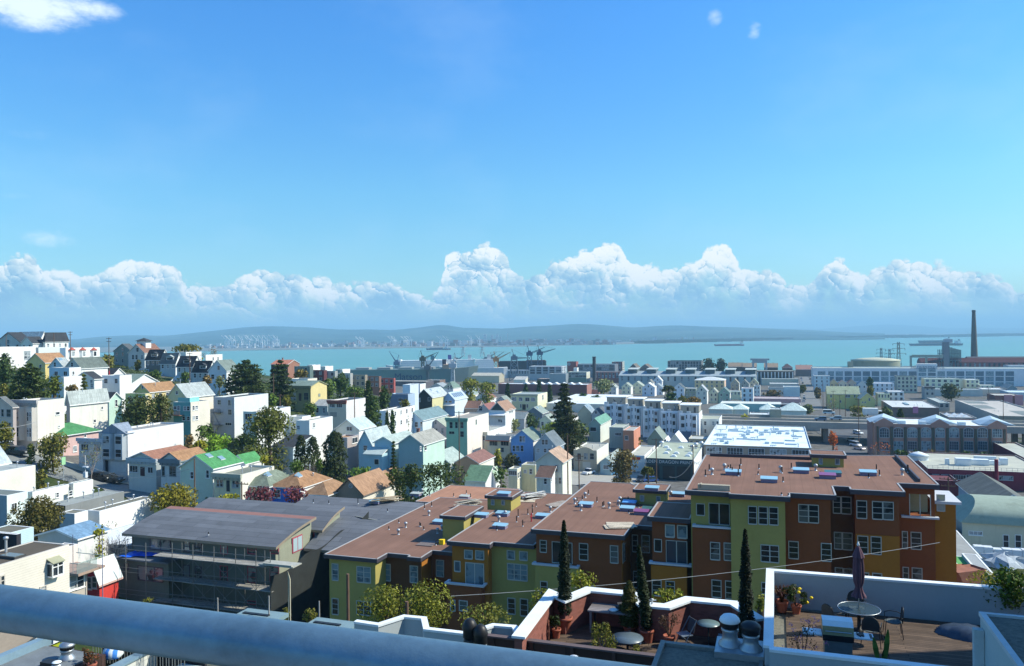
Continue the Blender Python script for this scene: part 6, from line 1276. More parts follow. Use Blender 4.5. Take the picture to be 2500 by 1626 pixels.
def tree(label,t,x0,y0,x1,y1,kind='round',c=GREEN_M,D=None,base=None,name='tree',cat='tree',group=None,dens=1.,leaf=None,c2=None,pot=False):
 xc=(x0+x1)/2;px=tx(t,xc)
 if D is None:D=hit(px,ty(t,base if base else y1),.0)
 zt,zb=P(px,ty(t,y0),D).z,P(px,ty(t,y1),D).z;x=P(px,ty(t,y1),D).x;gz=ground_z(x,D)
 if pot is not False:gz=pot
 if base or zb<gz:gz=min(gz,zb)if not pot else gz
 W=(x1-x0)/TILE[t][2]*D/F/2;Hc=zt-zb;c0=zb-gz
 lift=.0 if pot or kind in('palm','bare','grass')else max(.0,c0-.16*Hc)
 if kind in('cypress','hedge','conifer','cedar')and lift:Hc,c0,lift=Hc+lift*.75,c0-lift*.75,.0
 root=empty(name,(x,D,gz),_rng.uniform(0,6.28)if kind not in('umbrella',)else .0,label,cat,group);rng=np.random.RandomState(abs(hash(label))%99999 if False else sum(ord(q)*(i+7)for i,q in enumerate(label))%99991)
 ls=leaf or max(.075,.0021*D);c=tuple(round(x*k,3)for x,k in zip(c,(2.7,2.45,1.35)));lm=leaf_mat('leaves',c,c2);trunk=MB();V=[]
 top=c0+Hc;tr=max(.06,.035*(Hc+c0));n=int(min(11000,max(300,5.6*dens*(2*W)*Hc/ls**2)))
 if kind in('round','bush','umbrella','loose'):
  k={'round':11,'bush':7,'umbrella':12,'loose':14}[kind];bl=[]
  for i in range(k):
   a=rng.uniform(0,6.28);q=rng.uniform(.0,.62)if i else .0;zz=rng.uniform(.22,.80)if kind!='umbrella' else rng.uniform(.45,.86)
   sq=math.sqrt(max(.15,1-(2*zz-1)**2));s=rng.uniform(.34,.54)*(.85 if kind=='loose' else 1)
   bl.append(((W*q*sq*math.cos(a)*1.05,W*q*sq*math.sin(a),c0+Hc*zz),(W*s,W*s,Hc*s*.66)))
  bl.append(((0,0,c0+Hc*.5),(W*.62,W*.62,Hc*.42)))
  if lift>.6:
   for i in range(5):bl.append(((W*rng.uniform(-.6,.6),W*rng.uniform(-.6,.6),c0*rng.uniform(.3,.8)),(W*.42,W*.42,c0*.42)))
  tot=sum(b_[1][0]*b_[1][2]for b_ in bl)
  for cc_,rr_ in bl:
   p,d=blob_pts(rng,max(20,int(n*rr_[0]*rr_[2]/tot)),cc_,rr_);V.append(leaves(p,d,ls,rng))
  p,d=blob_pts(rng,n//6,(0,0,c0+Hc*.5),(W*1.,W*1.,Hc*.52),.8);V.append(leaves(p,d,ls,rng))
  if kind!='bush':
   trunk.path([(0,0,-.5),(W*.04,0,c0*.6),(-W*.03,0,c0+Hc*.25),(0,0,c0+Hc*.6)],[tr,tr*.8,tr*.6,tr*.2],7)
   for cc_,rr_ in bl[:6]:trunk.path([(0,0,c0+Hc*.08),tuple(v*.5+w_*.5 for v,w_ in zip((0,0,c0+Hc*.2),cc_)),cc_],[tr*.5,tr*.3,tr*.1],5)
  else:trunk.path([(0,0,-.3),(0,0,c0+Hc*.5)],[tr*.6,tr*.2],5)
 elif kind in('conifer','cedar'):
  tiers=16 if kind=='conifer' else 12;trunk.path([(0,0,-.5),(0,0,top*.5),(0,0,top*.98)],[tr,tr*.6,tr*.08],7)
  for i in range(tiers):
   f_=i/(tiers-1);z=c0+Hc*(.04+.94*f_);L=W*((1-f_)**.8*.97+.05)if kind=='conifer' else W*(math.sqrt(max(0,1-f_**2.2))*.95+.06);nb=13 if kind=='conifer' else 12
   for j in range(nb):
    a=rng.uniform(0,6.28);l=L*rng.uniform(.62,1.12);dr=(-.22 if kind=='conifer' else-.04)*l;e=np.array([math.cos(a)*l,math.sin(a)*l,z+dr]);b0=np.array([0,0,z+.08*Hc/tiers])
    trunk.path([tuple(b0),tuple(b0*.5+e*.5+np.array([0,0,.06*l])),tuple(e)],[tr*.22,tr*.14,tr*.03],4)
    q=max(8,int(n*1.5/(tiers*nb)*(.4+1.2*l/W)));s=rng.uniform(.12,1.,(q,1))**.7;p=b0+(e-b0)*s;w_=l*.55*(1.05-s);off=rng.normal(size=(q,3))*np.array([1,1,.45])*(.3*w_+.06*W);p=p+off
    V.append(leaves(p,np.tile([0,0,1.],(q,1))+rng.normal(size=(q,3))*.3,ls,rng))
 elif kind in('cypress','hedge'):
  z=rng.uniform(0,1,n);rad=W*np.clip(np.minimum(1.,(z/.10)**.5)*(1-z**(2.2 if kind=='cypress' else 6))**.55+.03,0,1.1);a=rng.uniform(0,6.28,n);lump=1+.18*np.sin(a*3+z*19)+.1*np.sin(z*47+a)
  k=rng.uniform(.65,1,n)*lump;p=np.stack([np.cos(a)*rad*k,np.sin(a)*rad*k,c0+Hc*z],1);d=np.stack([np.cos(a),np.sin(a),np.full(n,.7)],1);V.append(leaves(p,d,ls,rng));trunk.path([(0,0,-.3),(0,0,c0+Hc*.8)],[max(.05,W*.18),.02],6)
 elif kind=='palm':
  trunk.path([(0,0,-.5),(W*.08,0,c0),(0,0,c0+Hc*.55)],[tr,tr*.8,tr*.7],8)
  for j in range(34):
   a=rng.uniform(0,6.28);up=rng.uniform(-.25,.9);l=W*rng.uniform(.85,1.1);q=26;s=np.linspace(.05,1,q)[:,None]
   p=np.concatenate([np.cos(a)*l*s,np.sin(a)*l*s,c0+Hc*.55+Hc*.55*(up*s-(.75*up+.45)*s**2)],1)+rng.normal(size=(q,3))*.05*W;V.append(leaves(p,np.tile([0,0,1.],(q,1)),ls*.9,rng))
 elif kind=='bare':
  def grow(p,d,l,r,dep):
   e=p+d*l;trunk.path([tuple(p),tuple((p+e)/2+rng.normal(size=3)*l*.06),tuple(e)],[r,r*.8,r*.55],4)
   if dep:
    for _ in range(4 if dep>1 else 5):
     nd=d+rng.normal(size=3)*.55;nd[2]+=.25;nd/=np.linalg.norm(nd);grow(e-d*l*rng.uniform(0,.35),nd,l*rng.uniform(.55,.8),r*.5,dep-1)
  grow(np.array([0,0,-.3]),np.array([0,0,1.]),(c0+Hc)*.38,max(.05,tr*.6),4);lm=leaf_mat('buds',c);p,d=blob_pts(rng,max(60,n//6),(0,0,c0+Hc*.62),(W,W,Hc*.45),.2);V.append(leaves(p,d,ls*.5,rng))
 elif kind=='grass':
  for j in range(int(60*dens)):
   a=rng.uniform(0,6.28);l=Hc*rng.uniform(.6,1.);sp=W*rng.uniform(.2,1.);q=9;s=np.linspace(0,1,q)[:,None];p=np.concatenate([np.cos(a)*sp*s**1.5,np.sin(a)*sp*s**1.5,c0+l*s-.25*l*s**2],1);V.append(leaves(p,np.tile([math.cos(a),math.sin(a),.3],(q,1)),ls,rng,aspect=.3))
  trunk=None
 V=np.concatenate(V)
 if not(kind=='bare' and dens<.1):leaf_mesh('crown',V,lm,root)
 if trunk and trunk.v:trunk.build('trunk',TWIG if kind=='bare' else BARK,root)
 return root
T_=tree
for a in[('dark pine at the left edge below the blank white building','A1',-40,395,165,760,'round',GREEN_D,215),('olive bush at the left edge under the dark pine','A1',-40,745,95,885,'bush',OLV,178),('wide dark cedar with flat tiers on the left slope','A1',120,520,560,870,'cedar',(.026,.040,.014),186),
('mid green tree right of the wide cedar','A1',540,640,725,870,'round',(.045,.058,.012),182),('pointed green tree in front of the white double-gabled house','A1',890,640,1060,860,'conifer',(.050,.062,.014),178),('brown thorny bush left of the pointed tree','A1',770,750,900,865,'bush',BRN,176),
('olive treetops on the crest beside the red-banded pole','A1',1185,410,1335,600,'round',OLV,290),('large dark evergreen left of the teal house','A1',1365,900,1815,1240,'round',(.024,.034,.012),180),('dark evergreen with a brownish top beside the teal house','A1',1730,875,2010,1190,'round',(.030,.038,.014),184),
('round olive tree at the left edge before the cream apartment house','A1',-40,1200,158,1440,'round',OLV,150),('round street tree in front of the pink house','A1',440,1330,790,1600,'round',(.050,.052,.014),147),('dark umbrella tree on the crest above the bungalows','A1',2000,290,2340,400,'umbrella',OLV,385),
('bare pale tree beside the crest umbrella tree','A2',40,305,150,420,'bare',BRN,380),('shrub beside the grey porch house stairs','A1',1570,470,1640,580,'bush',OLV,325),('shrub before the charcoal bungalow','A1',2110,600,2205,710,'bush',GREEN_M,275),('low hedge in front of the black roofed bungalow','A1',1740,590,1870,680,'bush',GREEN_M,295),
('big layered cedar in front of the light blue gabled house','A2',225,480,745,880,'cedar',(.020,.032,.014),240),('dark dense cedar at the right of the layered one','A2',725,480,1045,900,'cedar',(.015,.026,.012),246),('brownish treetop right of the dense cedar','A2',1025,580,1200,700,'round',(.05,.042,.014),300),
('round green tree left of the terrace row houses','A2',1345,690,1540,910,'round',GREEN_M,296),('round dark tree before the pale terrace house','A2',1465,630,1690,860,'round',(.024,.044,.014),310),('low green tree behind the two-storey cream house','A2',1620,780,1870,910,'round',GREEN_M,285),('tall dark tree right of the two-storey cream house','A2',1805,715,2000,1010,'conifer',GREEN_D,262),
('dark tree left of the dark blue flat building','A2',2005,770,2175,1020,'round',GREEN_D,256),('tall columnar green hedge tree left of the stucco apartment house','A2',1865,890,2040,1250,'hedge',(.020,.036,.012),214),('twisted spreading tree in front of the long white flat house','A2',440,1060,1065,1470,'umbrella',(.040,.048,.012),166),
('clipped cypress, left one before the stucco apartment house','A2',2092,1070,2148,1265,'cypress',GREEN_D,208),('clipped cypress, right one before the stucco apartment house','A2',2148,1058,2214,1295,'cypress',GREEN_D,207),('grey-green shrub tree left of the layered cedar','A2',100,660,245,800,'bush',GRYG,232),('brownish shrub at the foot of the bungalow row','A2',-30,650,80,790,'bush',BRN,228),
('green shrub beside the grey apartment block corner','A2',730,865,855,1010,'bush',GREEN_M,226),('olive shrub left of the olive green Victorian','A2',885,880,1005,1010,'bush',OLV,224),('garden shrub below the olive green Victorian','A2',1135,950,1310,1120,'bush',GREEN_M,222),('shrub with reddish tips before the dark blue flat building','A2',2265,930,2385,1030,'bush',OLV,240)]:
 T_(*a[:8],D=a[8])
for a in[('round dark hedge tree, left half of the left pair','B2',1048,115,1190,400,'hedge',(.014,.022,.010),150),('round dark hedge tree, right half of the left pair','B2',1180,130,1332,400,'hedge',(.014,.022,.010),149),('broad dark hedge tree beside the pinkish house','B2',1375,70,1645,440,'hedge',(.014,.022,.010),152),
('bright green hedge behind the green roofed house','B2',-20,85,315,240,'bush',GREEN_B,168),('lit garden shrubs below the grey apartment block','B2',-20,230,290,300,'bush',(.06,.12,.015),160),('wide olive bush in the garden behind the green roofs','B2',400,220,745,430,'bush',(.040,.050,.014),158),('yellow-green shrub at the corner of the small pale blue house','B2',640,345,745,440,'bush',YEL,152),
('dark shadowed tree below the twisted tree','B2',330,90,640,260,'round',GREEN_D,172),('purple-leaved plum, left of the blue cottage','B2',455,705,885,880,'loose',PURP,114),('purple-leaved plum, right of the blue cottage door','B2',905,700,1200,890,'loose',PURP,113),('yellow flowering hedge under the cream cottage','B2',140,798,405,860,'bush',YEL,118),('small green tree under the round hedge trees','B2',970,395,1155,550,'round',GREEN_M,140),
('bare grey shrub between the dark hedge trees','B2',1105,330,1310,540,'bare',GRYG,142),('slim green shrub right of the bare grey shrub','B2',1295,380,1370,520,'bush',GREEN_M,142),('garden plants below the light blue porch house','B2',1640,480,1990,580,'bush',(.05,.09,.02),144),('olive shrub behind the second tan gable','B2',2000,540,2180,680,'bush',OLV,146),('thin dark conifer beside the blue porch stairs','B2',2140,180,2250,530,'conifer',GREEN_D,155),('dark undergrowth right of the brown gabled house','B2',2130,480,2400,740,'bush',(.03,.045,.014),138),
('olive-yellow street tree left of the building site','B1',1740,665,2305,1040,'round',(.075,.072,.012),116),('big round dark tree with reddish tips, lower left','B1',110,835,725,1310,'round',(.036,.034,.012),97),('small round olive bush at the road edge, left','B1',405,505,555,650,'bush',OLV,136),('bare street tree in front of the low blue-grey house','B1',950,170,1185,540,'bare',GRYG,146),('small sapling behind the dark parked car','B1',315,210,410,350,'bush',(.05,.065,.02),146),
('yellow-green banana plant right of the blank white wall','A1',2240,1330,2400,1560,'palm',YEL,158),('round dark bush in the garden beside the blank white wall','A1',2280,1230,2420,1400,'bush',GREEN_M,170),('brown shrub left of the banana plant','A1',2135,1350,2260,1500,'bush',BRN,164),('ivy shrub under the grey apartment block','A2',0,1200,95,1380,'bush',GREEN_D,178),('bare twigs by the blue-grey shingle roof','B1',1190,1110,1360,1230,'bare',BRN,92),('yellow shrub at the eave of the blue-grey shingle roof','B1',1085,1200,1220,1262,'bush',YEL,88)]:
 T_(*a[:8],D=a[8])
for a in[('yellow-green spreading pine, left part of the dark-edged grove','A3',590,695,830,850,'umbrella',(.075,.085,.012),400),('yellow-green spreading pine, right part of the grove','A3',770,740,1025,880,'umbrella',(.07,.08,.012),385),('small dark conifer, leftmost against the brick warehouse','A3',1105,752,1175,850,'conifer',GREEN_D,480),('small dark conifer, second against the brick warehouse','A3',1305,758,1395,850,'conifer',GREEN_D,478),('pointed dark conifer, third against the brick warehouse','A3',1465,720,1545,855,'conifer',GREEN_D,476),('dark conifer, last left of the tall conifer tip','A3',1595,765,1660,850,'conifer',GREEN_D,474),
('yellow-green bush below the brown-red roofed house','A3',610,1015,805,1110,'bush',YEL,None),('brownish bush before the wide brown-red roof','A3',535,950,745,1080,'bush',BRN,None),('very tall dark conifer standing among the houses','A3',1575,745,2030,1270,'conifer',(.018,.024,.012),240),('dark round tree left of the tall conifer','A3',1285,1090,1515,1280,'round',GREEN_D,None),('grey-green olive tree right of the white two-storey house','A3',1095,1145,1290,1310,'round',GRYG,None),
('bright green tree at the foot of the tall conifer','A3',1510,1195,1835,1360,'round',(.085,.115,.015),None),('dark green tree right of the bright green one','A3',1810,1195,2100,1450,'round',(.026,.040,.014),None),('pink blossoming tree above the flat blue-grey house','A3',1725,1310,1925,1430,'loose',PNK,None),('dark round tree, left of two behind the dormer house','A3',1945,862,2095,990,'bush',GREEN_D,None),('dark round tree, right of two behind the dormer house','A3',2075,888,2270,1010,'bush',GREEN_D,None),
('leafless olive trees right of the brick warehouse','A3',2120,690,2390,850,'loose',GRYG,520),('bright green bush between the mint house and the green Victorian','A3',400,1340,505,1465,'bush',(.04,.09,.02),None),('yellow-green shrub before the grey stucco house','A3',745,1445,880,1540,'bush',YEL,None),('yellow-green willow behind the rust-brown roof','B3',975,255,1075,470,'round',YEL,None),('bare pinkish tree before the slate grey gabled house','A3',1330,1380,1480,1560,'bare',PNK,None),
('wide dark hedge in front of the green gabled buildings','B3',40,440,690,690,'bush',(.022,.034,.012),128),('dark left end of the wide hedge','B3',-140,440,180,720,'bush',(.020,.032,.012),126),('dark brownish round bush behind the cream annex','B3',1075,325,1295,500,'bush',(.022,.026,.014),None),('green shrubs between the hedge and the cream annex','B3',975,470,1150,650,'bush',(.035,.055,.014),148),('rusty autumn tree below the white row houses','A4',470,1220,660,1310,'loose',RED,None),
('olive round tree before the brown-red corner house','B4',125,100,325,260,'round',OLV,None),('large brown-olive tree at the printing shop corner','B4',-70,260,275,600,'round',(.055,.045,.022),208),('short palm in front of the printing shop','B4',315,395,465,640,'palm',OLV,207),('shaggy palm rising in the far house row','A4',565,725,695,880,'palm',(.030,.040,.014),395),('dark green trees right of the white row house roofs','A4',580,840,745,980,'round',GREEN_D,385),('orange-brown tree beside the white row house roofs','A4',825,905,1015,1010,'round',(.09,.06,.02),370),('green tree between the dark and the orange-brown one','A4',740,890,840,990,'round',OLV,375),
('dark tree mass left part beside the concrete ruin','A4',1005,450,1180,620,'round',(.012,.018,.010),860),('dark tree mass right part beside the concrete ruin','A4',1150,455,1315,620,'round',(.012,.018,.010),855),('fresh green tree before the pale pavilion roofs','A4',1530,988,1730,1065,'round',GREEN_B,None),('leaning yellow-green tree beside the small grey workshop','A4',1460,1105,1575,1230,'round',YEL,330),('row of brown leafless trees by the straight street','A4',1730,820,1970,900,'loose',BRN,None),('yellow-green street tree at the left kerb far down','A4',2150,760,2225,860,'loose',OLV,None),('grey-green street tree at the left kerb nearer','A4',2195,980,2315,1100,'loose',GRYG,None),('brown street tree at the right kerb far down','A4',2325,785,2400,920,'loose',BRN,None),
('round dark tree below the cream modern apartments','A5',1420,738,1650,930,'round',(.024,.032,.014),515),('dark narrow tree behind the cream two-storey house','A5',552,672,625,790,'round',GREEN_D,560),('small olive palm beside the cream two-storey house','A5',562,780,630,880,'round',OLV,500),('dark conifer beside the freeway before the pink doorway','A5',855,1045,1030,1190,'conifer',GREEN_D,312),('dark round tree beside the freeway truck','A5',715,1025,855,1160,'round',GREEN_D,318),('yellow-olive bush behind the freeway','A5',350,1000,565,1080,'bush',OLV,390),('brown leafless tree left of the sand-yellow building','A5',80,925,225,1085,'bare',BRN,400),('red-twigged bare tree at the left foot of the loft building','B5',605,195,865,340,'bare',RED,236),
('orange ivy tree beside the white commercial roof','B5',110,60,215,230,'loose',RED,245),('bare pale shrub in the middle before the loft building','B5',1250,270,1370,350,'bare',BRN,240),('dark shrub before the second loft window bay','B5',875,280,1030,350,'bush',GREEN_D,241),('dark shrub before the third loft window bay','B5',1060,285,1180,350,'bush',GREEN_D,241),('dark shrub before the seventh loft window bay','B5',1660,300,1780,360,'bush',GREEN_D,238),('dark shrub before the eighth loft window bay','B5',1860,305,1965,360,'bush',GREEN_D,237),('bare whitish tree before the sixth loft window bay','B5',1430,290,1590,360,'bare',BRN,239)]:
 T_(*a[:8],D=a[8])
for a in[('big feathery olive tree in front of the olive building, left','C2',1750,620,2440,1040,'loose',(.062,.070,.014),57),('tall feathery olive tree in front of the ochre house','C3',-100,555,530,1130,'loose',(.062,.070,.014),54),('drooping olive tree behind the black roof vents','C3',550,855,1195,1130,'loose',(.055,.062,.016),50),('feathery shrub left of the tall potted cypress','C3',1380,640,1700,1000,'loose',(.06,.07,.014),45),('bright olive shrub behind the brick patio wall','C3',1765,455,2200,660,'loose',(.075,.085,.014),48),('olive shrub behind the patio wall below the ochre wall','C4',430,655,810,830,'loose',(.07,.08,.014),46),('olive shrub left of the tall cypress at the deck','C4',1420,700,1560,940,'loose',(.06,.07,.014),44),('olive shrub right of the tall cypress at the deck','C4',1640,720,1760,960,'loose',(.06,.07,.014),44),
('low weedy shrub below the arched conduit pipes','C2',895,870,1005,1020,'loose',OLV,60),('low weedy shrub in front of the dark netting','C2',1125,885,1310,1030,'loose',OLV,60),('yellow-olive hedge behind the grey deck wall','C5',1745,490,2270,640,'round',(.10,.10,.015),62),('small pale plant at the foot of the building site','C1',1640,745,1780,830,'grass',OLV,64)]:
 T_(*a[:8],D=a[8],leaf=.11 if a[8]<70 else None,dens=.8)
def undergrowth():
 """mixed shrubs and weeds filling the yards of the hillside"""
 rng=np.random.RandomState(17);V=[];boxes=[(h['FL'],h['w'],h['d'])for h in HOUSES.values()];k=0
 while k<1500:
  D=rng.uniform(118,330);px=rng.uniform(-60,1180);r=ray(px,819.);x=r.x*D
  if any(-1<(x-f.x)*E1.x+(D-f.y)*E1.y<w+1 and-1<(x-f.x)*E2.x+(D-f.y)*E2.y<d+1 for f,w,d in boxes):continue
  if D<165 and px<480:continue
  k+=1;s=rng.uniform(.5,1.7);p,d=blob_pts(rng,26,(x,D,ground_z(x,D)+s*.6),(s*1.2,s*1.2,s),.3);V.append(leaves(p,d,.36,rng))
 root=leaf_mesh('undergrowth',np.concatenate(V),leaf_mat('shrub_leaves',(.07,.105,.02),(.16,.18,.035)),None);tag(root,'mixed green shrubs and weeds filling the hillside yards',kind='stuff')
undergrowth()
# the orange and olive apartment complex in front
class GMB(MB):
 """vertices are given in street-grid coordinates: u along the street, v away from the camera, z below/above the camera"""
 def __init__(self,org):super().__init__();self.o=org
 def build(self,name,mats,parent=None):
  a,b,c=self.o;self.v=[(x-a,y-b,z-c)for x,y,z in self.v]
  return super().build(name,mats,parent)
def gbx(root,o,name,m_,*c):
 m=GMB(o);m.box(*c)
 return m.build(name,m_,root)
def groot(name,u,v,z,label,cat,group=None):
 p=E1*u+E2*v;e=empty(name,(p.x,p.y,CAMZ+z),-TH,label,cat,group)
 return e,(u,v,z)
def on_v(t,zx,zy,V):
 r=ray(*tp(t,zx,zy));k=V/r.dot(E2);return k*r.dot(E1),k*r.z
def on_u(t,zx,zy,U):
 r=ray(*tp(t,zx,zy));k=U/r.dot(E1);return k*r.dot(E2),k*r.z
def on_z(t,zx,zy,Z):
 r=ray(*tp(t,zx,zy));k=Z/r.z;return k*r.dot(E1),k*r.dot(E2)
RUST=mat('rust_stucco',(.20,.062,.020),rough=.9,var=.10,scale=.4,bump=.2,bscale=30)
ORNG=mat('ochre_stucco',(.33,.130,.016),rough=.9,var=.10,scale=.4,bump=.2,bscale=30)
OLIV=mat('olive_stucco',(.34,.29,.085),rough=.9,var=.09,scale=.4,bump=.2,bscale=30)
BRWN=mat('brown_stucco',(.105,.045,.018),rough=.9,var=.10,scale=.4,bump=.2,bscale=30)
FASC=mat('fascia_metal',(.055,.050,.062),rough=.5,var=.06)
FLSH=mat('edge_flashing',(.36,.35,.34),rough=.5,var=.06)
WTRM=mat('window_trim_grey',(.42,.44,.40),rough=.5,var=.04)
LEDG=mat('ledge_white',(.50,.52,.54),rough=.7,var=.06)
DGLS=glass_mat('dark_glass',(.018,.022,.024),rough=.06,cur=(.10,.115,.11),amt=.3)
BGLS=glass_mat('protected_glass',(.055,.10,.13),rough=.25,cur=(.16,.24,.27),amt=.7)
def roof_mat(c=(.200,.112,.080)):
 m=bpy.data.materials.new('mineral_roof_sheet');m.use_nodes=True;t=NT(m.node_tree);b=t.n['Principled BSDF'];tc=t.node('ShaderNodeTexCoord').outputs['Object']
 n=t.noise(tc,.35,5.,.6);fine=t.noise(tc,18.,3.,.6);strk=t.noise(t.vmath('MULTIPLY',tc,(2.2,.09,1.)),1.,4.,.65)
 k=t.math('ADD',t.math('MULTIPLY',n,.4),t.math('ADD',t.math('MULTIPLY',fine,.25),t.math('MULTIPLY',strk,.35)))
 cc=t.ramp(k,[(.32,tuple(x*.78 for x in c)),(.5,c),(.68,tuple(x*1.25 for x in c))])
 s=t.node('ShaderNodeSeparateXYZ');t.put(s.inputs[0],tc);seam=t.math('FRACT',t.math('DIVIDE',s.outputs[0],.98))
 cc=t.mix(t.math('MULTIPLY',t.smooth(t.math('ABSOLUTE',t.math('SUBTRACT',seam,.5)),.46,.5),.45),cc,tuple(x*.55 for x in c))
 cc=t.mix(t.math('MULTIPLY',t.smooth(t.noise(tc,.16,6.,.65),.56,.68),.3),cc,(.135,.085,.065))
 t.put(b.inputs['Base Color'],cc);b.inputs['Roughness'].default_value=.95;b.inputs['Specular IOR Level'].default_value=.15
 return m
RSHT=roof_mat()
RTAN=roof_mat((.36,.185,.115))
def flat_roof(root,o,poly,z,th=.36,rm=None,name='roof'):
 """poly: counter-clockwise outline (u, v) from above"""
 m=GMB(o);m.prism(poly,z-th,z-.001,1,1);m.add([(u,v,z+.004)for u,v in poly],[tuple(range(len(poly)))],0)
 n=len(poly)
 for i in range(n):
  a,b=Vector((*poly[i],0)),Vector((*poly[(i+1)%n],0));d=(b-a).normalized();q=Vector((-d.y,d.x,0))*.13
  m.add([(a.x,a.y,z+.05),(b.x,b.y,z+.05),(b.x+q.x,b.y+q.y,z+.05),(a.x+q.x,a.y+q.y,z+.05)],[(0,1,2,3)],2)
  m.add([(a.x,a.y,z-.0005),(b.x,b.y,z-.0005),(b.x,b.y,z+.05),(a.x,a.y,z+.05)],[(0,1,2,3)],2)
  m.add([(a.x+q.x,a.y+q.y,z+.05),(b.x+q.x,b.y+q.y,z+.05),(b.x+q.x,b.y+q.y,z+.0045),(a.x+q.x,a.y+q.y,z+.0045)],[(0,1,2,3)],2)
 return m.build(name,[rm or RSHT,FASC,FLSH],root)
def gwin(root,o,t,V,rect,cols=1,rows=3,glass=None,fr=.06,name='window',trim=None,bars=True):
 (u0,z1),(u1,z0)=on_v(t,rect[0],rect[1],V),on_v(t,rect[2],rect[3],V);m=GMB(o);n=-1
 m.box(u0-fr,V-.06,z0-fr,u0,V+.03,z1+fr);m.box(u1,V-.06,z0-fr,u1+fr,V+.03,z1+fr);m.box(u0,V-.056,z1,u1,V+.03,z1+fr);m.box(u0,V-.07,z0-fr*1.4,u1,V+.03,z0)
 for i in range(1,cols):u=u0+(u1-u0)*i/cols;m.box(u-.04,V-.045,z0,u+.04,V+.02,z1)
 for j in range(1,rows):z=z0+(z1-z0)*j/rows;m.box(u0,V-.041,z-.022,u1,V+.02,z+.022)
 f=m.build(name,trim or WTRM,root);p=GMB(o);p.box(u0,V-.012,z0,u1,V+.02,z1);p.build('pane',glass or DGLS,f)
 return f
def ledge(root,o,t,a,b,V,dv,name='balcony_ledge',th=.16,wall=None):
 (u0,z),(u1,_)=on_v(t,*a,V),on_v(t,*b,V);m=GMB(o);m.box(u0,V-.12,z-th,u1,V+.2,z);m.box(u0,V+.201,z-th,u0+.25,V+dv,z+.002);m.box(u1-.25,V+.201,z-th,u1,V+dv,z+.002)
 return m.build(name,LEDG,root)
def rooftop(root,o,z,t,pipes=(),vents=(),sky=(),hgt=None):
 pm=mat('black_pipe',(.015,.015,.017),rough=.5,var=.02);vm=mat('vent_metal',(.42,.44,.46),rough=.5,metal=.4,var=.1);rr=random.Random(str(t))
 for zx,zy,px in pipes:
  u,v=on_z(t,zx,zy,z);D=(E1*u+E2*v).y;h=px/TILE[t][2]/F*D;m=GMB(o);m.tube((u,v,z),(u,v,z+h),.055,n=7);m.lathe([(.10,0),(.08,.05),(.056,.10)],(u,v,z),8,1);m.build('vent_pipe',[pm,vm],root)
 for zx,zy in vents:
  u,v=on_z(t,zx,zy,z);m=GMB(o);m.lathe([(.16,0),(.11,.04),(.1,.36),(.18,.38),(.18,.58),(.06,.64)],(u,v,z),10);m.build('vent_cap',vm,root)
 for q in sky:
  zx,zy=q[0],q[1];c=q[2]if len(q)>2 else(.27,.46,.55);u,v=on_z(t,zx,zy,z+.35);a,b=.68,.44;m=GMB(o);m.box(u-a,v-b,z,u+a,v+b,z+.3);k=m.build('skylight',mat('skylight_curb',(.20,.17,.24),var=.05),root)
  m=GMB(o);m.prism([(u-a-.04,v-b-.04),(u+a+.04,v-b-.04),(u+a+.04,v+b+.04),(u-a-.04,v+b+.04)],z+.301,[z+.36,z+.36,z+.46,z+.46]);m.build('glazing',mat('skylight_film',c,rough=.3,var=.05,spec=.5),k)
def penthouse(root,o,u0,v0,u1,v1,z0,z1,wins=(),t=None,name='stair_penthouse',wm=None):
 m=GMB(o);m.box(u0,v0,z0,u1,v1,z1);k=m.build(name,wm or OLIV,root);flat_roof(k,o,[(u0-.25,v0-.25),(u1+.25,v0-.25),(u1+.25,v1+.25),(u0-.25,v1+.25)],z1+.3,.3,name='penthouse_roof');k2=[c for c in k.children]
 for r in wins:gwin(k,o,t,v0,r,1,1,BGLS,fr=.05)
 return k
# right block, the highest
ZR=-13.08;B,o=groot('apartment_building',4.,66.,-27.5,'tall rust and olive apartment building with a brown roof at right','apartment building')
flat_roof(B,o,[(-7.3,66.05),(-3.74,66.05),(-3.74,65.5),(.98,65.5),(.98,67.15),(4.48,67.15),(4.48,71.2),(5.71,71.2),(5.71,70.05),(9.86,70.05),(9.86,74.05),(13.04,74.05),(13.04,90.8),(-7.3,86.)],ZR)
zt=ZR-.361
for(u0,u1,v,z0,z1,mt)in[(-6.9,-3.62,66.9,-32,zt,OLIV),(-3.62,.58,65.95,-32,zt,OLIV),(.58,4.05,67.6,-32,zt,RUST),(4.05,6.1,71.7,-32,zt,BRWN),(6.1,9.45,70.5,-32,zt,RUST),(9.45,9.9,74.6,-32,zt,RUST)]:
 gbx(B,o,'wall',mt,u0,v,z0,u1,86. if u0<4 else 89,z1)
_,zl=on_v('B4',920,1160,66.3)
gbx(B,o,'wall',RUST,-6.75,66.3,-32,-3.63,66.898,zl-.16);ledge(B,o,'B4',(905,1148),(1415,1165),66.3,.58)
_,zo=on_v('B5',700,1272,70.4)
gbx(B,o,'wall',ORNG,6.12,70.44,-32,9.43,70.498,zo)
(_,za),(_,zb_)=on_v('B5',1200,795,74.6),on_v('B5',1200,1045,74.6)
for u0,z0,u1,z1 in[(9.9,za,12.75,zt),(9.9,-32,12.75,zb_)]:gbx(B,o,'wall',RUST,u0,74.6,z0,u1,89,z1)
(ua,_),(ub,_)=on_v('B5',1045,900,74.6),on_v('B5',1300,900,74.6)
m=GMB(o);m.box(9.9,74.62,zb_+.01,ua,76.4,za-.01);m.box(ub,74.62,zb_+.01,12.75,75.,za-.01);m.build('wall',RUST,B);gbx(B,o,'loggia_back',mat('loggia_lit_inside',(.42,.40,.24)),ua,76.2,zb_+.01,ub,76.3,za-.01)  # cream back colour stands for the lit inside of the loggia
m=GMB(o)
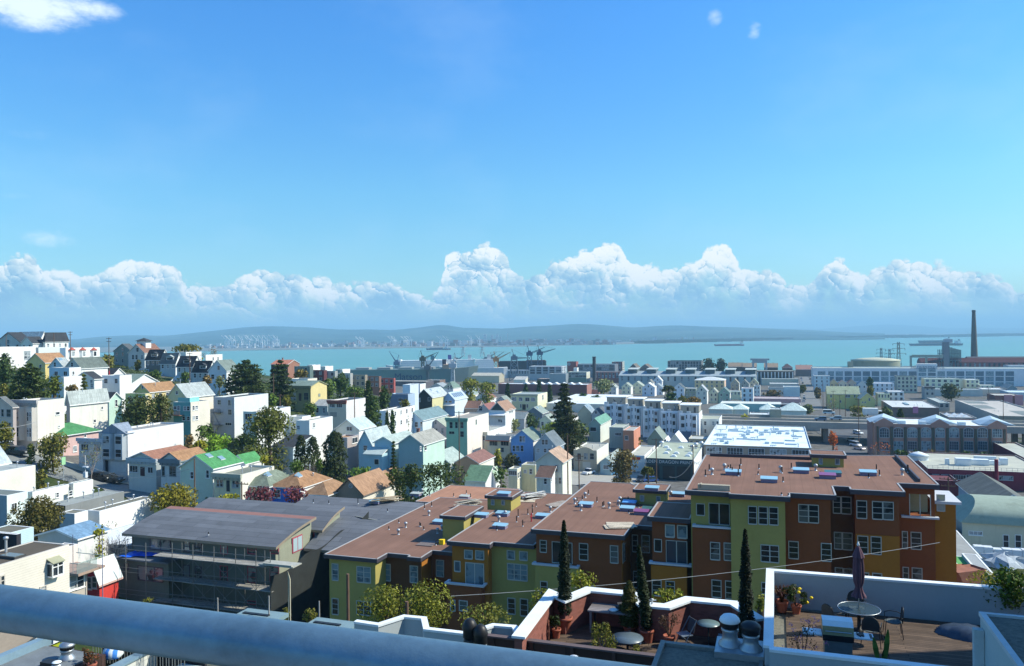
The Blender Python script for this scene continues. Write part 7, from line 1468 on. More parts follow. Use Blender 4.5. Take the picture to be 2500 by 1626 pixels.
for u in(ua+.04,(ua+ub)/2,ub-.04):m.box(u-.035,74.6,zb_+.011,u+.035,74.66,za-.011)
m.build('loggia_frame',WTRM,B);ledge(B,o,'B5',(955,1040),(1395,1055),74.2,.38)
gbx(B,o,'side_bay',ORNG,12.76,76.,-22.6,14.6,80.5,-15.);gbx(B,o,'side_bay_roof',LEDG,12.77,75.7,-14.99,15.,80.9,-14.75);gwin(B,o,'B5',76.,(1370,800,1455,985),1,1,glass_mat('lit_bay_glass',(.42,.42,.27)))
for V,rects,t,k in[(66.9,[(958,905,1045,1035)],'B4',(1,1)),(65.95,[(1560,935,1650,1136),(1680,940,1775,1140),(1802,946,1898,1146)],'B4',(1,3)),(67.6,[(2144,914,2250,1116),(2262,920,2368,1122),(2030,1342,2134,1538)],'B4',(1,3)),
(66.3,[(1120,1354,1222,1552),(1278,1362,1384,1560)],'B4',(1,3)),(67.6,[(28,1366,136,1568)],'B5',(1,3)),(71.7,[(165,822,245,1010),(262,824,366,1018),(178,1236,260,1426),(276,1242,380,1436)],'B5',(1,3)),
(70.44,[(440,870,548,1070),(622,880,732,1080),(745,885,858,1086),(452,1280,562,1478),(606,1288,716,1488)],'B5',(1,3)),(74.6,[(968,1228,1022,1420),(1070,1236,1180,1430)],'B5',(1,3)),
(66.3,[(1134,552,1234,750),(1292,564,1395,770)],'C4',(1,3)),(65.95,[(1710,580,1800,780)],'C4',(1,3)),(71.7,[(188,410,270,560),(288,420,378,570)],'C5',(1,3)),(70.44,[(502,468,572,640),(622,474,722,650)],'C5',(1,3)),(74.6,[(974,405,1032,595),(1080,412,1188,605)],'C5',(1,3))]:
 for r in rects:gwin(B,o,t,V-(.005 if V==70.44 else 0),r,*k)
gwin(B,o,'B4',66.9,(1102,898,1335,1148),2,1,name='sliding_door',fr=.05);gwin(B,o,'C4',65.95,(1702,145,1902,345),2,3)
rooftop(B,o,ZR,'B4',[(1058,585,80),(1103,520,75),(1322,490,40),(1350,505,60),(1370,560,85),(1440,585,85),(1455,522,75),(1470,456,80),(1680,500,60),(1670,566,42),(1948,550,80),(1960,652,62),(2056,498,70),(1942,806,34),(2022,815,34)],
[(1135,566),(1280,512),(1932,538),(2340,518)],[(1382,522),(1797,606),(2168,502)])
rooftop(B,o,ZR,'B5',[(665,515,70),(700,578,70),(575,605,60),(1025,510,62),(1033,542,90),(15,590,60)],[(966,570)],[(566,528),(160,535,(.05,.14,.12)),(96,562,(.24,.06,.15))])
u0,v0=on_z('B4',2305,468,ZR);u1,_=on_z('B5',290,490,ZR);zp=on_v('B5',100,335,v0)[1]-.3;penthouse(B,o,u0,v0,u1,v0+2.6,ZR,zp,[(0,375,36,440),(188,382,234,446)],'B5')
m=GMB(o);ua,va=on_z('B4',968,740,ZR);m.box(ua,va,ZR,ua+2.6,va+.5,ZR+.45);m.box(ua+.2,va-.1,ZR+.2,ua+.3,va+.6,ZR+.5);o2=m.build('lumber_bundle',mat('pale_lumber',(.34,.30,.22),kind='plank'));o2.location=B.location.copy();o2.rotation_euler=B.rotation_euler;tag(o2,'long bundle of pale lumber lying on the highest brown roof','lumber')
for zx0,zx1,zy in((1110,2290,352),):
 a,c=on_z('B4',zx0,zy,ZR),on_z('B4',zx1,zy+36,ZR);gbx(B,o,'roof_kerb',FASC,a[0],a[1],ZR,c[0],a[1]+.15,ZR+.3)
gbx(B,o,'roof_kerb',FASC,11.6,75.2,ZR,11.75,89.5,ZR+.3)
# mid block
ZM=-17.8;B,o=groot('apartment_building',-17.,68.,-29,'rust apartment building with a wide brown roof and blue skylights, second from right','apartment building')
flat_roof(B,o,[(-21.45,68.1),(-12.78,68.1),(-12.78,72.25),(-10.2,72.25),(-7.5,73.4),(-7.5,86.5),(-15.8,91.4),(-16.5,92.4),(-21.5,92.4)],ZM);zt=ZM-.361
for(u0,u1,v,v1,mt)in[(-21.05,-13.15,68.5,92,RUST),(-13.15,-10.,72.7,90,BRWN)]:gbx(B,o,'wall',mt,u0,v,-34,u1,v1,zt)
gbx(B,o,'wall',ORNG,-13.149,68.52,-34,-13.1,72.69,zt)  # thin ochre face puts sunlight on the rust return into colour
_,zl=on_v('C3',1700,372,67.9);gbx(B,o,'wall',OLIV,-21.,67.9,-34,-16.9,68.498,zl-.16);ledge(B,o,'C3',(1420,350),(1958,382),67.9,.58)
for V,rects,t,k in[(68.5,[(1520,1330,1588,1464),(1976,1366,2070,1556),(2336,1392,2420,1590)],'B3',(1,3)),(72.7,[(212,1268,268,1458),(322,1272,406,1468)],'B4',(1,3)),(72.7,[(225,452,302,640)],'C4',(1,3)),(67.9,[(1522,568,1594,745)],'C3',(1,3))]:
 for r in rects:gwin(B,o,t,V,r,*k)
gwin(B,o,'B3',68.5,(1660,1346,1888,1600),2,1,name='sliding_door',fr=.05)
for zx,y0,y1 in((100,1370,1580),(118,1375,1560)):
 (va,z1),(vb,z0)=on_u('B4',zx-8,y0,-13.1),on_u('B4',zx+8,y1,-13.1);m=GMB(o);lo,hi=sorted((va,vb));m.box(-13.13,lo,z0,-13.06,hi,z1);m.box(-13.075,lo+.06,z0+.06,-13.05,hi-.06,z1-.06,1);m.build('side_window',[WTRM,BGLS],B)
rooftop(B,o,ZM,'B3',[(1945,882,55),(2007,862,55),(2078,798,55),(2178,884,62),(2243,942,58),(2258,935,62),(1960,935,55)],[(2040,835),(1920,905),(2320,955),(1992,985)],[(2050,898)])
rooftop(B,o,ZM,'B4',[(160,860,40),(282,950,52),(168,1015,40)],[(66,890),(50,930),(655,820)],[(176,880,(.10,.30,.62)),(150,945),(405,955,(.05,.12,.10)),(314,985,(.24,.06,.15)),(745,780)])
u0,v0=on_z('B4',245,905,ZM);u1,_=on_z('B4',590,912,ZM);zp=on_v('B4',420,745,v0)[1]-.3;k=penthouse(B,o,u0,v0,u1,v0+3.2,ZM,zp,[(302,808,342,870),(490,818,530,880)],'B4');rooftop(k,o,zp+.3,'B4',(),(),[(437,710)])
# corner block between mid and right
ZK=-15.68;B,o=groot('apartment_building',-8.7,67.2,-28.5,'narrow rust corner house with ochre lower front and white balcony','apartment building')
flat_roof(B,o,[(-10.6,66.95),(-6.98,66.95),(-6.98,73.2),(-10.6,73.2)],ZK);zt=ZK-.361
gbx(B,o,'wall',RUST,-10.25,67.4,-33,-7.35,72.9,zt)
_,zl=on_v('C4',650,372,66.85);gbx(B,o,'wall',ORNG,-10.3,66.85,-33,-7.3,67.398,zl-.16);ledge(B,o,'C4',(400,338),(895,378),66.85,.54)
for V,rects,t,k,g in[(67.4,[(600,1152,692,1284),(740,1160,838,1298)],'B4',(1,1),BGLS),(67.4,[(468,1318,545,1456)],'B4',(1,1),DGLS),(66.85,[(442,550,540,730),(602,565,695,735)],'C4',(1,3),DGLS)]:
 for r in rects:gwin(B,o,t,V,r,*k,glass=g,fr=.09 if g is BGLS else .06)
gwin(B,o,'B4',67.4,(605,1330,842,1600),2,1,name='sliding_door',fr=.05,glass=glass_mat('grey_blue_glass',(.04,.055,.075)))
# second block
ZS=-19.49;B,o=groot('apartment_building',-25.5,68.5,-30,'ochre and olive apartment building with four small square attic windows, third from right','apartment building')
flat_roof(B,o,[(-29.8,68.),(-25.42,68.),(-25.42,68.95),(-21.42,68.95),(-21.42,92.2),(-29.8,92.2)],ZS);zt=ZS-.361
gbx(B,o,'wall',ORNG,-29.4,68.4,-34,-25.75,91.8,zt);gbx(B,o,'wall',OLIV,-25.75,69.35,-34,-21.06,91.8,zt)
_,zl=on_v('C3',640,600,67.5);gbx(B,o,'wall',RUST,-29.6,67.5,-34,-26.1,68.398,zl-.16);ledge(B,o,'C3',(408,572),(862,606),67.5,.88)
for V,rects,k,g in[(68.4,[(642,206,725,300),(770,212,857,308),(526,336,584,446)],(1,1),BGLS),(69.35,[(1136,212,1216,308),(1280,222,1362,318)],(1,1),BGLS),(69.35,[(1140,362,1362,556)],(3,3),BGLS),(69.35,[(1143,762,1221,942),(1288,772,1367,965)],(1,3),DGLS),(67.5,[(582,792,666,905),(480,785,524,905)],(1,2),DGLS)]:
 for r in rects:gwin(B,o,'C3',V,r,*k,glass=g,fr=.08)
gwin(B,o,'C3',68.4,(655,352,857,605),2,1,name='sliding_door',glass=BGLS,fr=.08)
rooftop(B,o,ZS,'B3',[(1133,982,60),(1262,1058,92),(1243,1118,75),(1315,1168,78),(1427,1022,110),(1427,952,40),(1470,938,42),(1375,1028,66),(1015,1212,55)],[(1112,1050),(1038,1112),(1636,998)],[(1080,1005),(1052,1148),(1545,1032),(835,1022)])
m=GMB(o);u,v=on_z('B3',1415,1112,ZS);m.tube((u,v,ZS),(u,v,ZS+.9),.07,n=8);m.tube((u,v,ZS+.6),(u,v-.4,ZS+.6),.05,n=8);m.build('standpipe',mat('standpipe_red',(.40,.03,.05)),B)
u0,v0=on_z('B3',905,975,ZS-.02);u1,_=on_z('B3',1195,980,ZS);zp=on_v('B3',1050,815,v0)[1]-.3;k=penthouse(B,o,u0,v0,u1,v0+3.4,ZS,zp,[(952,856,984,914),(1072,862,1104,914)],'B3');rooftop(k,o,zp+.3,'B3',(),(),[(1095,775)])
# first block
ZF=-21.57;B,o=groot('apartment_building',-36.5,69.,-31,'olive apartment building with a wide brown roof at the left end of the complex','apartment building')
flat_roof(B,o,[(-42.75,67.2),(-36.8,67.2),(-36.8,69.4),(-34.4,69.4),(-34.4,68.8),(-32.9,68.8),(-32.9,71.55),(-30.,71.55),(-30.,95.9),(-42.8,95.5)],ZF);zt=ZF-.361
for(u0,u1,v,mt)in[(-42.35,-37.2,67.6,OLIV),(-37.2,-33.3,69.75,BRWN),(-33.3,-30.1,72.,RUST)]:gbx(B,o,'wall',mt,u0,v,-35,u1,95,zt)
gbx(B,o,'wall',ORNG,-33.299,69.76,-35,-33.25,71.99,zt)  # thin ochre face stands for sunlight on the brown block's right return
for V,t,rects,k,g in[(67.6,'C2',[(1480,364,1546,552)],(1,3),BGLS),(67.6,'C2',[(1768,396,1920,582)],(2,3),BGLS),(67.6,'C2',[(1480,766,1546,948)],(1,3),DGLS),(67.6,'C2',[(1764,794,1922,960)],(2,3),DGLS),(69.75,'C2',[(2072,366,2150,556)],(1,3),BGLS),(69.75,'C3',[(10,388,92,580)],(1,3),BGLS),(72.,'C3',[(314,322,394,508)],(1,3),BGLS)]:
 for r in rects:gwin(B,o,t,V,r,*k,glass=g,fr=.07)
rooftop(B,o,ZF,'B3',[(172,966,75),(255,936,58),(118,1168,50),(128,1172,45),(165,1208,42),(42,768,30),(98,765,30),(307,1386,62),(235,815,30),(512,822,42),(660,788,42),(708,836,52),(35,842,45)],[(225,1040),(325,1250),(378,1215)],[(345,1102)])
rooftop(B,o,ZF,'B2',[(2255,1128,40),(2138,1205,40)],[(2336,1180),(2250,1262)],())
u0,v0=on_z('B3',385,1332,ZF);u1,_=on_z('B3',665,1330,ZF);zp=on_v('B3',520,1048,v0)[1]-.3;penthouse(B,o,u0,v0,u1,v0+5.,ZF,zp);gbx(B,o,'roof_walk_pad',mat('pad_grey',(.16,.13,.12)),u0-1.9,v0-2.6,ZF+.02,u0-.1,v0-.6,ZF+.08)
m=GMB(o);u,v=on_z('B3',375,1375,ZF);m.box(u-.25,v-.2,ZF,u+.25,v+.25,ZF+.5);k=m.build('bucket_box',mat('yellow_plastic',(.75,.55,.02)));k.location=B.location.copy();k.rotation_euler=B.rotation_euler;tag(k,'small yellow box standing beside the olive roof penthouse','box')
# tan roofed rear building
ZT=-22.6;B,o=groot('apartment_building',-36,98,-33,'low rear building with a pale orange-tan roof behind the complex','apartment building')
a=[on_z('B3',-180,790,ZT),on_z('B3',900,850,ZT),on_z('B3',1300,735,ZT),on_z('B3',155,680,ZT)]
v0=96.6;u0,u1=-47.,on_z('B3',1290,735,ZT)[0];vb=on_z('B3',700,700,ZT)[1];poly=[(u0,v0),(u1,v0),(u1,vb),(u0,vb)];flat_roof(B,o,poly,ZT,rm=RTAN);gbx(B,o,'wall',mat('rear_wall',(.30,.26,.2)),u0+.3,v0+.3,-37,u1-.3,vb-.3,ZT-.361);rooftop(B,o,ZT,'B3',[(660,790,40),(512,822,40)],[(145,778)],[(72,780,(.45,.45,.36)),(640,812,(.45,.45,.36))])
def boards(label,t,pts,z,n,L,c,ang,wd=.25):
 u,v=on_z(t,*pts,z);rr=random.Random(label);p=E1*u+E2*v;m=MB()
 for i in range(n):
  a=ang+rr.uniform(-.25,.25);d=Vector((math.cos(a),math.sin(a),0));q=Vector((-d.y,d.x,0))*wd/2;s=Vector((rr.uniform(-.5,.5),rr.uniform(-.7,.7),0));z0=.02+.05*i;A=s-d*L/2;Bv=s+d*L/2
  ps=[A-q,Bv-q,Bv+q,A+q];m.add([(x.x,x.y,z0)for x in ps]+[(x.x,x.y,z0+.045)for x in ps],[(3,2,1,0),(4,5,6,7),(0,1,5,4),(1,2,6,5),(2,3,7,6),(3,0,4,7)])
 k=m.build('lumber_pile',mat('lumber',c,var=.15,kind='plank'),loc=(p.x,p.y,CAMZ+z),rz=-TH);return tag(k,label,'lumber')
boards('heap of grey and tan boards beside the olive penthouse, left of the front one','B3',(690,930),ZF,14,3.2,(.42,.38,.30),1.)
boards('stack of white boards right of the rear olive penthouse','B3',(1430,838),ZS,12,3.,(.58,.57,.52),.9,.35)
boards('single sheet of pale plywood below the stack of white boards','B3',(1340,890),ZS,1,2.4,(.55,.46,.32),.1,1.2)
boards('grey plywood sheets leaning at the step of two brown roofs','B3',(1725,905),ZS,2,3.2,(.33,.28,.23),1.1,1.4)
boards('pale plywood sheets with a long white strip at the front roof edge','B4',(110,1165),ZM,3,2.6,(.52,.45,.34),.4,1.4)
# scaffolded building site
TARP=mat('roof_underlay',(.125,.135,.15),rough=.9,var=.12,scale=.4,kind='roll')
SITE=mat('site_sheathing',(.14,.155,.13),rough=.9,var=.14,scale=.5,kind='stain')
SITE_SUN=mat('site_sheathing_sunlit',(.26,.27,.20),rough=.9,var=.10,scale=.5,kind='stain')  # paler copy for the right-hand walls, sunlight put into the colour
FSB=mat('barge_board',(.26,.21,.15),rough=.8,var=.1)
PKT=mat('flashing_pink',(.36,.06,.09),rough=.6,var=.05)
B,o=groot('building_under_construction',-62,72,-32,'grey unfinished building with dark felt roofs behind scaffolding','building site')
def shed_roof(u0,u1,v0,z0,v1,z1,ov=.7,strip=None,wallm=SITE_SUN,curve=.0):
 m=GMB(o);n=8 if curve else 1;pv=[v0+(v1-v0)*i/n for i in range(n+1)];pz=[z0+(z1-z0)*(i/n)+curve*math.sin(math.pi*i/n)for i in range(n+1)]
 for i in range(n):slab(m,[(u0-ov,pv[i],pz[i]),(u1+ov,pv[i],pz[i]),(u1+ov,pv[i+1],pz[i+1]),(u0-ov,pv[i+1],pz[i+1])],.3,0 if not strip or i<n-1 else 2,1)
 m.build('roof',[TARP,FSB,mat('ridge_cap_sheet',(.26,.13,.105),var=.1)],B)
 m=GMB(o);v=[(u1,v0+.8,-36),(u1,v1,-36)]+[(u1,pv[i],pz[i]-.31)for i in range(n,-1,-1)if pv[i]>v0+.8]+[(u1,v0+.8,z0-.31+(z1-z0)*.8/(v1-v0))]
 m.add(v,[tuple(range(len(v)))],0);m.add([(u0,y,z)for _,y,z in v],[tuple(range(len(v)-1,-1,-1))],0);m.add([(u0,v1,-36),(u1,v1,-36),(u1,v1,z1-.31),(u0,v1,z1-.31)],[(3,2,1,0)],0);m.build('side_wall',wallm,B)
shed_roof(-71.8,-52.,71.4,-22.6,79.2,-21.05,strip=True,curve=.25)
shed_roof(-70.,-51.2,79.2,-22.6,84.2,-20.85,curve=.3)
shed_roof(-60.,-43.6,84.4,-23.,92.,-21.6,curve=.2)
shed_roof(-50.9,-43.6,77.,-24.2,84.,-22.2,curve=.2)
gbx(B,o,'front_wall',SITE,-71.6,72.2,-36,-52.001,72.4,-22.95)
gbx(B,o,'side_wall',SITE_SUN,-52.+.0,72.2,-36,-51.95,79.,-23.3)
zd=on_v('C1',1700,330,70.2)[1];ul,ur=on_v('C1',1372,450,70.2)[0],on_v('C1',1955,450,70.2)[0]
gbx(B,o,'lower_bay',SITE,ul,70.2,-36,ur,72.19,zd);gbx(B,o,'bay_roof',TARP,ul-.5,69.7,zd+.001,ur+.3,72.18,zd+.18)
SGL=glass_mat('site_glass',(.05,.06,.065),cur=(.22,.24,.23),amt=.6)
for t,V,rects in[('C1',72.2,[(1745,72,1975,208,2,1),(2138,98,2198,220,1,2),(2266,112,2334,224,1,2),(2128,380,2198,568,1,2),(2268,398,2334,576,1,3)]),('C1',70.2,[(1604,386,1888,572,3,1),(1445,362,1490,418,1,1)]),
('C2',72.2,[(190,132,262,245,1,2),(502,162,595,245,1,2),(762,168,852,245,1,2),(182,388,262,575,1,3),(502,398,596,580,1,3),(760,398,854,580,1,3),(500,792,592,830,1,1),(760,800,852,836,1,1)])]:
 for q in rects:gwin(B,o,t,V,q[:4],q[4],q[5],glass=SGL,trim=PKT if t=='C2' else mat('site_trim',(.10,.07,.09)),fr=.07)
for y0,y1,x0,x1 in((1285,1450,1012,1130),(1185,1340,1262,1368),(1132,1285,1398,1500)):
 (va,z1),(vb,z0)=on_u('B2',x0,y0+20,-51.95),on_u('B2',x1,y1-20,-51.95);m=GMB(o);m.box(-51.97,va,z0,-51.88,vb,z1);w_=m.build('side_window',PKT,B);p=GMB(o)
 for k in range(2):a=va+(vb-va)*(.08+.46*k);p.box(-51.9,a,z0+.12,-51.86,a+(vb-va)*.4,z1-.12)
 p.build('pane',glass_mat('bright_site_glass',(.34,.44,.46),rough=.2),w_)
rooftop(B,o,-22.2,'B2',[(370,1030,45),(55,1140,45),(42,1268,38)],[(345,985)],());rooftop(B,o,-21.7,'B2',[(1260,895,45),(1440,905,40),(1780,905,75),(2122,1000,40)],(),[(1980,868,(.24,.40,.46))])
m=GMB(o);n,k_=14,6;rr=random.Random(2);V0=69.75
cor=[on_z('C1',1380,290,zd+.25),on_z('C1',1985,275,zd+.25),on_z('C1',1900,235,zd+.25),on_z('C1',1545,222,zd+.25)]
vv=[]
for j in range(k_+1):
 for i in range(n+1):
  s,t_=i/n,j/k_;x=(cor[0][0]*(1-s)+cor[1][0]*s)*(1-t_)+(cor[3][0]*(1-s)+cor[2][0]*s)*t_;y=(cor[0][1]*(1-s)+cor[1][1]*s)*(1-t_)+(cor[3][1]*(1-s)+cor[2][1]*s)*t_
  vv.append((x,y,zd+.24+rr.uniform(0,.16)))
m.add(vv,[(j*(n+1)+i,j*(n+1)+i+1,(j+1)*(n+1)+i+1,(j+1)*(n+1)+i)for j in range(k_)for i in range(n)],0,True);k=m.build('tarpaulin',mat('tarp_blue',(.01,.10,.62),rough=.4,var=.15));k.location=B.location.copy();k.rotation_euler=B.rotation_euler;tag(k,'bright blue crumpled tarpaulin on the deck of the building site','tarpaulin')
S,so=groot('scaffolding',-62,70.5,-33,'dark tube scaffolding with plank decks wrapped around the building site','scaffold');SP=mat('scaffold_tube',(.20,.20,.19),rough=.5,metal=.4,var=.1);DK=mat('scaffold_plank',(.28,.27,.24),var=.2,kind='plank');WB=mat('white_plank',(.36,.36,.31),var=.15)
lv=[on_v('C2',500,y,70.6)[1]for y in(330,605,868)];us=[-71.5,-69.,-66.2,-63.4,-60.6,-57.8,-55.,-52.4,-50.6]
for u in us:
 for v in(69.4,70.9):
  if u<-64 and v>70:continue
  m=GMB(so);top=lv[0]+(1.6 if v<70 else 1.2);m.tube((u,v-(.0 if u>-66 else .9),-36),(u,v-(.0 if u>-66 else .9),top),.045,n=6);m.build('standard',SP,S)
for i,z in enumerate(lv):gbx(S,so,'deck',DK,-66.,69.3,z-.06,-50.4,71.,z)
m=GMB(so)
for z in lv:
 for dz in(.5,1.):
  for v in(69.4,):m.tube((-71.5,v-.4,z+dz),(-50.6,v,z+dz),.03,n=5)
for i in range(3,len(us)-1):
 for z0,z1 in((lv[1],lv[0]),(lv[2],lv[1])):m.tube((us[i],69.38,z0),(us[i+1],69.38,z1),.025,n=5);m.tube((us[i+1],69.36,z0),(us[i],69.36,z1),.025,n=5)
m.build('braces',SP,S);m=GMB(so);a,b=on_v('C2',640,345,69.1),on_v('C2',1040,345,69.1);m.box(a[0],68.8,a[1]-.2,b[0],70.4,a[1]-.08);m.box(a[0]+.6,68.8,a[1]-.079,b[0]-.2,69.1,a[1]+.05);m.build('catch_platform',WB,S)
m=GMB(so);a=on_v('C1',1235,150,72.5);b=on_v('C1',1560,60,76)
for s in(0,.45,.75,1.):
 u,v=a[0]*(1-s)+b[0]*s,72.5+3.5*s;z=a[1]*(1-s)+b[1]*s;m.tube((u,v,z-5.5),(u,v,z+.1),.035,n=5)
for dz in(0,-.6,-1.2,-3.):m.tube((a[0],72.5,a[1]+dz),(b[0],76,b[1]+dz),.03,n=5)
m.build('side_guard_rail',mat('guard_rail_grey',(.16,.17,.18)),S)
m=GMB(so);rows,cols=10,22;v=[];rr=random.Random(8)
for i in range(cols+1):
 s=i/cols;u=-50.5+2.5*s;y=69.2+16.5*s;top=-25.+3.4*s-.55*abs(math.sin(s*3*math.pi))
 for j in range(rows+1):tt=j/rows;v.append((u+.25*math.sin(i*1.3+j*.6)*tt,y,top+(-36-top)*tt))
m.add(v,[(i*(rows+1)+j,i*(rows+1)+j+1,(i+1)*(rows+1)+j+1,(i+1)*(rows+1)+j)for i in range(cols)for j in range(rows)],0,True)
k=m.build('debris_netting',mat('black_netting',(.022,.026,.026),rough=.8,var=.3,scale=.7),S)
boards('pile of raw boards on the felt roof beside a blue skylight','B2',(2110,880),-21.6,12,3.4,(.42,.30,.17),.7)
boards('two long grey planks sticking out over the netting','B2',(2000,1110),-22.6,2,7.5,(.20,.21,.19),-.35)
# houses at the lower left
b=house('beige clapboard house with a dark brown roof and a white garden window','C1',-700,-260,455,802,10,'flat',D=58,wall=(.40,.36,.33),side=(.72,.66,.57),sk='siding',rc=(.10,.085,.065),trim=(.5,.46,.4),par=.05,rk='flat')
(u0,v1),(u1,v0)=b['on_side'](545,355),b['on_side'](680,480);f=b['side'];m=MB();f.box(m,u0,v0,.0,u1,v0+.12,.6);f.box(m,u0,v1-.1,.0,u1,v1,.6)
for u in(u0,(u0+u1)/2-.04,u1-.08):f.box(m,u,v0+.121,.5,u+.08,v1-.101,.58)
f.box(m,u0+.081,(v0+v1)/2+.2,.51,u1-.081,(v0+v1)/2+.26,.57);g=m.build('garden_window',mat('garden_window_white',WHITE),b['root']);m=MB();f.box(m,u0+.02,v0+.13,.01,u1-.02,v1-.11,.45);m.build('pane',GLASS,g)
m=MB();q=b['w'];slab(m,[(q,u0-.05,v1+.35),(q,u1+.05,v1+.35),(q+.7,u1+.05,v1+.02),(q+.7,u0-.05,v1+.02)][::-1],.06);m.build('window_hood',mat('hood_olive',(.30,.30,.20)),g)
for r in((8,512,44,606),(470,640,528,672)):(u0,v1),(u1,v0)=b['on_side'](r[0],r[1]),b['on_side'](r[2],r[3]);window(f,u0,v0,u1,v1,b['tm'],b['root'])
m=MB();u,v=on_roof(b,'C1',70,225,0);m.tube((u,v,b['h']-.1),(u,v,b['h']+1.),.1,n=8);m.lathe([(.1,0),(.2,.05),(.2,.2),(.04,.28)],(u,v,b['h']+1.),10);m.build('vent_pipe',mat('vent_metal',(.5,.52,.54),rough=.4,metal=.6,var=.1),b['root'])
u,v=on_roof(b,'C1',140,285,0);m=MB();m.box(u-.9,v-.5,b['h']-.1,u+.9,v+.5,b['h']+.16);m.box(u-.8,v-.42,b['h']+.161,u+.8,v+.42,b['h']+.2,1);m.build('skylight',[mat('dark_curb',(.05,.05,.05)),mat('smoked_glass',(.16,.17,.15),rough=.2)],b['root'])
b2=house('narrow cream rear wing with a railed balcony beside the beige clapboard house','C1',640,795,165,902,9.5,'flat',D=86,wall=(.40,.36,.33),side=(.74,.66,.58),rc=(.10,.085,.065),par=.05,rk='flat')
b3=house('lower cream wing with a curtained window under the railed balcony','C1',700,790,500,1008,6.5,'flat',D=76,wall=(.35,.31,.28),side=(.48,.42,.35),rc=(.33,.25,.2),par=.05,swin=[(808,515,885,640),(892,490,968,615)])
w_,d_,h_=b3['w'],b3['d'],b3['h'];m=MB();m.box(w_-2.5,0,h_+.01,w_+1.3,d_+1,h_+.25);bal=m.build('balcony',mat('balcony_floor',(.34,.24,.18)),b3['root']);m=MB()
for i in range(22):y=d_*i/21*1.02;m.box(w_+1.2,y,h_+.251,w_+1.23,y+.03,h_+1.2)
for y in(0,d_+.9):m.box(w_-2.4,y,h_+1.2,w_+1.25,y+.05,h_+1.26)
m.box(w_+1.18,.05,h_+1.2,w_+1.25,d_+.9,h_+1.26)
for i in range(8):x=w_-2.4+3.5*i/7;m.box(x,0,h_+.251,x+.03,.03,h_+1.2)
m.build('balcony_railing',mat('railing_green',(.30,.38,.34)),bal)
house('low white flat-roofed building with a grey wall between beige house and building site','C1',860,1478,152,1600,7,'flat',D=97,par=.04,dep=9,wall=(.17,.19,.21),rc=(.66,.70,.70),trim=(.6,.64,.64),rk='stain',vents=0)  # front wall colour darkened for the shade it stands in
house('red barn-like shed with a white gambrel roof and double doors','C1',1005,1152,540,1370,6,'gf',rise=1.8,D=84,wall=(.30,.02,.03),side=(.58,.05,.04),rc=(.66,.68,.64),trim=(.55,.35,.3),win=[(1020,520,1060,650,1,2),(1075,515,1120,640,1,2)])
house('house with a bright blue-grey shingle gable roof near the beige house','B1',440,905,1310,1250,6,'gf',apex=1228,D=92,wall=(.30,.34,.38),side=WHITE,rc=(.16,.27,.38),ov=.3)
house('white walled house front part with a flat brown roof, below the raised roof deck','B1',690,866,1020,1022,6.5,'flat',D=104,par=.08,wall=(.30,.35,.40),side=WHITE,rc=(.17,.165,.125),rk='flat')
house('long white wall house with a flat brown roof and tree shadow on its side','B1',1015,1156,990,1788,8,'flat',D=107,par=.08,wall=(.42,.46,.48),side=(.80,.80,.78),rc=(.17,.165,.125),rk='flat',vents=3)
house('raised grey roof deck with a dark underside on the white walled house','B1',545,760,925,1442,8.6,'flat',D=110,par=.06,wall=(.05,.05,.05),side=(.22,.23,.22),rc=(.30,.32,.29),trim=(.33,.34,.33),rk='flat',vents=4)
house('white house front with blue-grey roof and one pale window, lower left','B1',-260,80,808,322,8.5,'flat',D=112,par=.06,wall=(.22,.27,.33),side=(.66,.74,.72),rc=(.15,.175,.16),rk='flat',swin=[(135,905,190,990,2,1)])
house('white house middle part with two white vent pipes, lower left','B1',317,376,768,802,8.5,'flat',D=116,par=.06,wall=(.40,.45,.46),side=(.76,.76,.68),sk='siding',rc=(.15,.175,.16),rk='flat',swin=[(652,780,680,822)],vents=3)
house('white house rear part nearest to the dark car, lower left','B1',790,852,668,1082,8,'flat',D=122,par=.06,wall=(.45,.45,.44),side=(.78,.78,.70),sk='siding',rc=(.15,.175,.16),rk='flat',swin=[(800,762,838,805)])
house('weathered white clapboard house with peeling paint at the left edge','B1',-420,-110,548,412,7,'flat',D=122,par=.1,wall=(.4,.4,.38),side=(.74,.72,.60),sk='siding',rc=(.33,.36,.34),vents=1)
house('white gabled house with a pale blue roof cut by the left edge','B1',-420,-60,440,104,7,'gf',apex=190,D=138,wall=(.5,.52,.5),side=WHITE,rc=(.40,.46,.48))
house('pale cyan clapboard house with a brown flat roof above the beige house','B1',-200,98,1250,392,7,'flat',D=88,par=.06,wall=(.20,.22,.24),side=(.52,.68,.72),sk='siding',rc=(.15,.145,.11),rk='flat')
house('dark walled lean block between the cyan and the beige house','B1',-160,192,1262,215,6.5,'flat',D=80,par=.05,wall=(.03,.03,.04),rc=(.12,.11,.09),rk='flat')
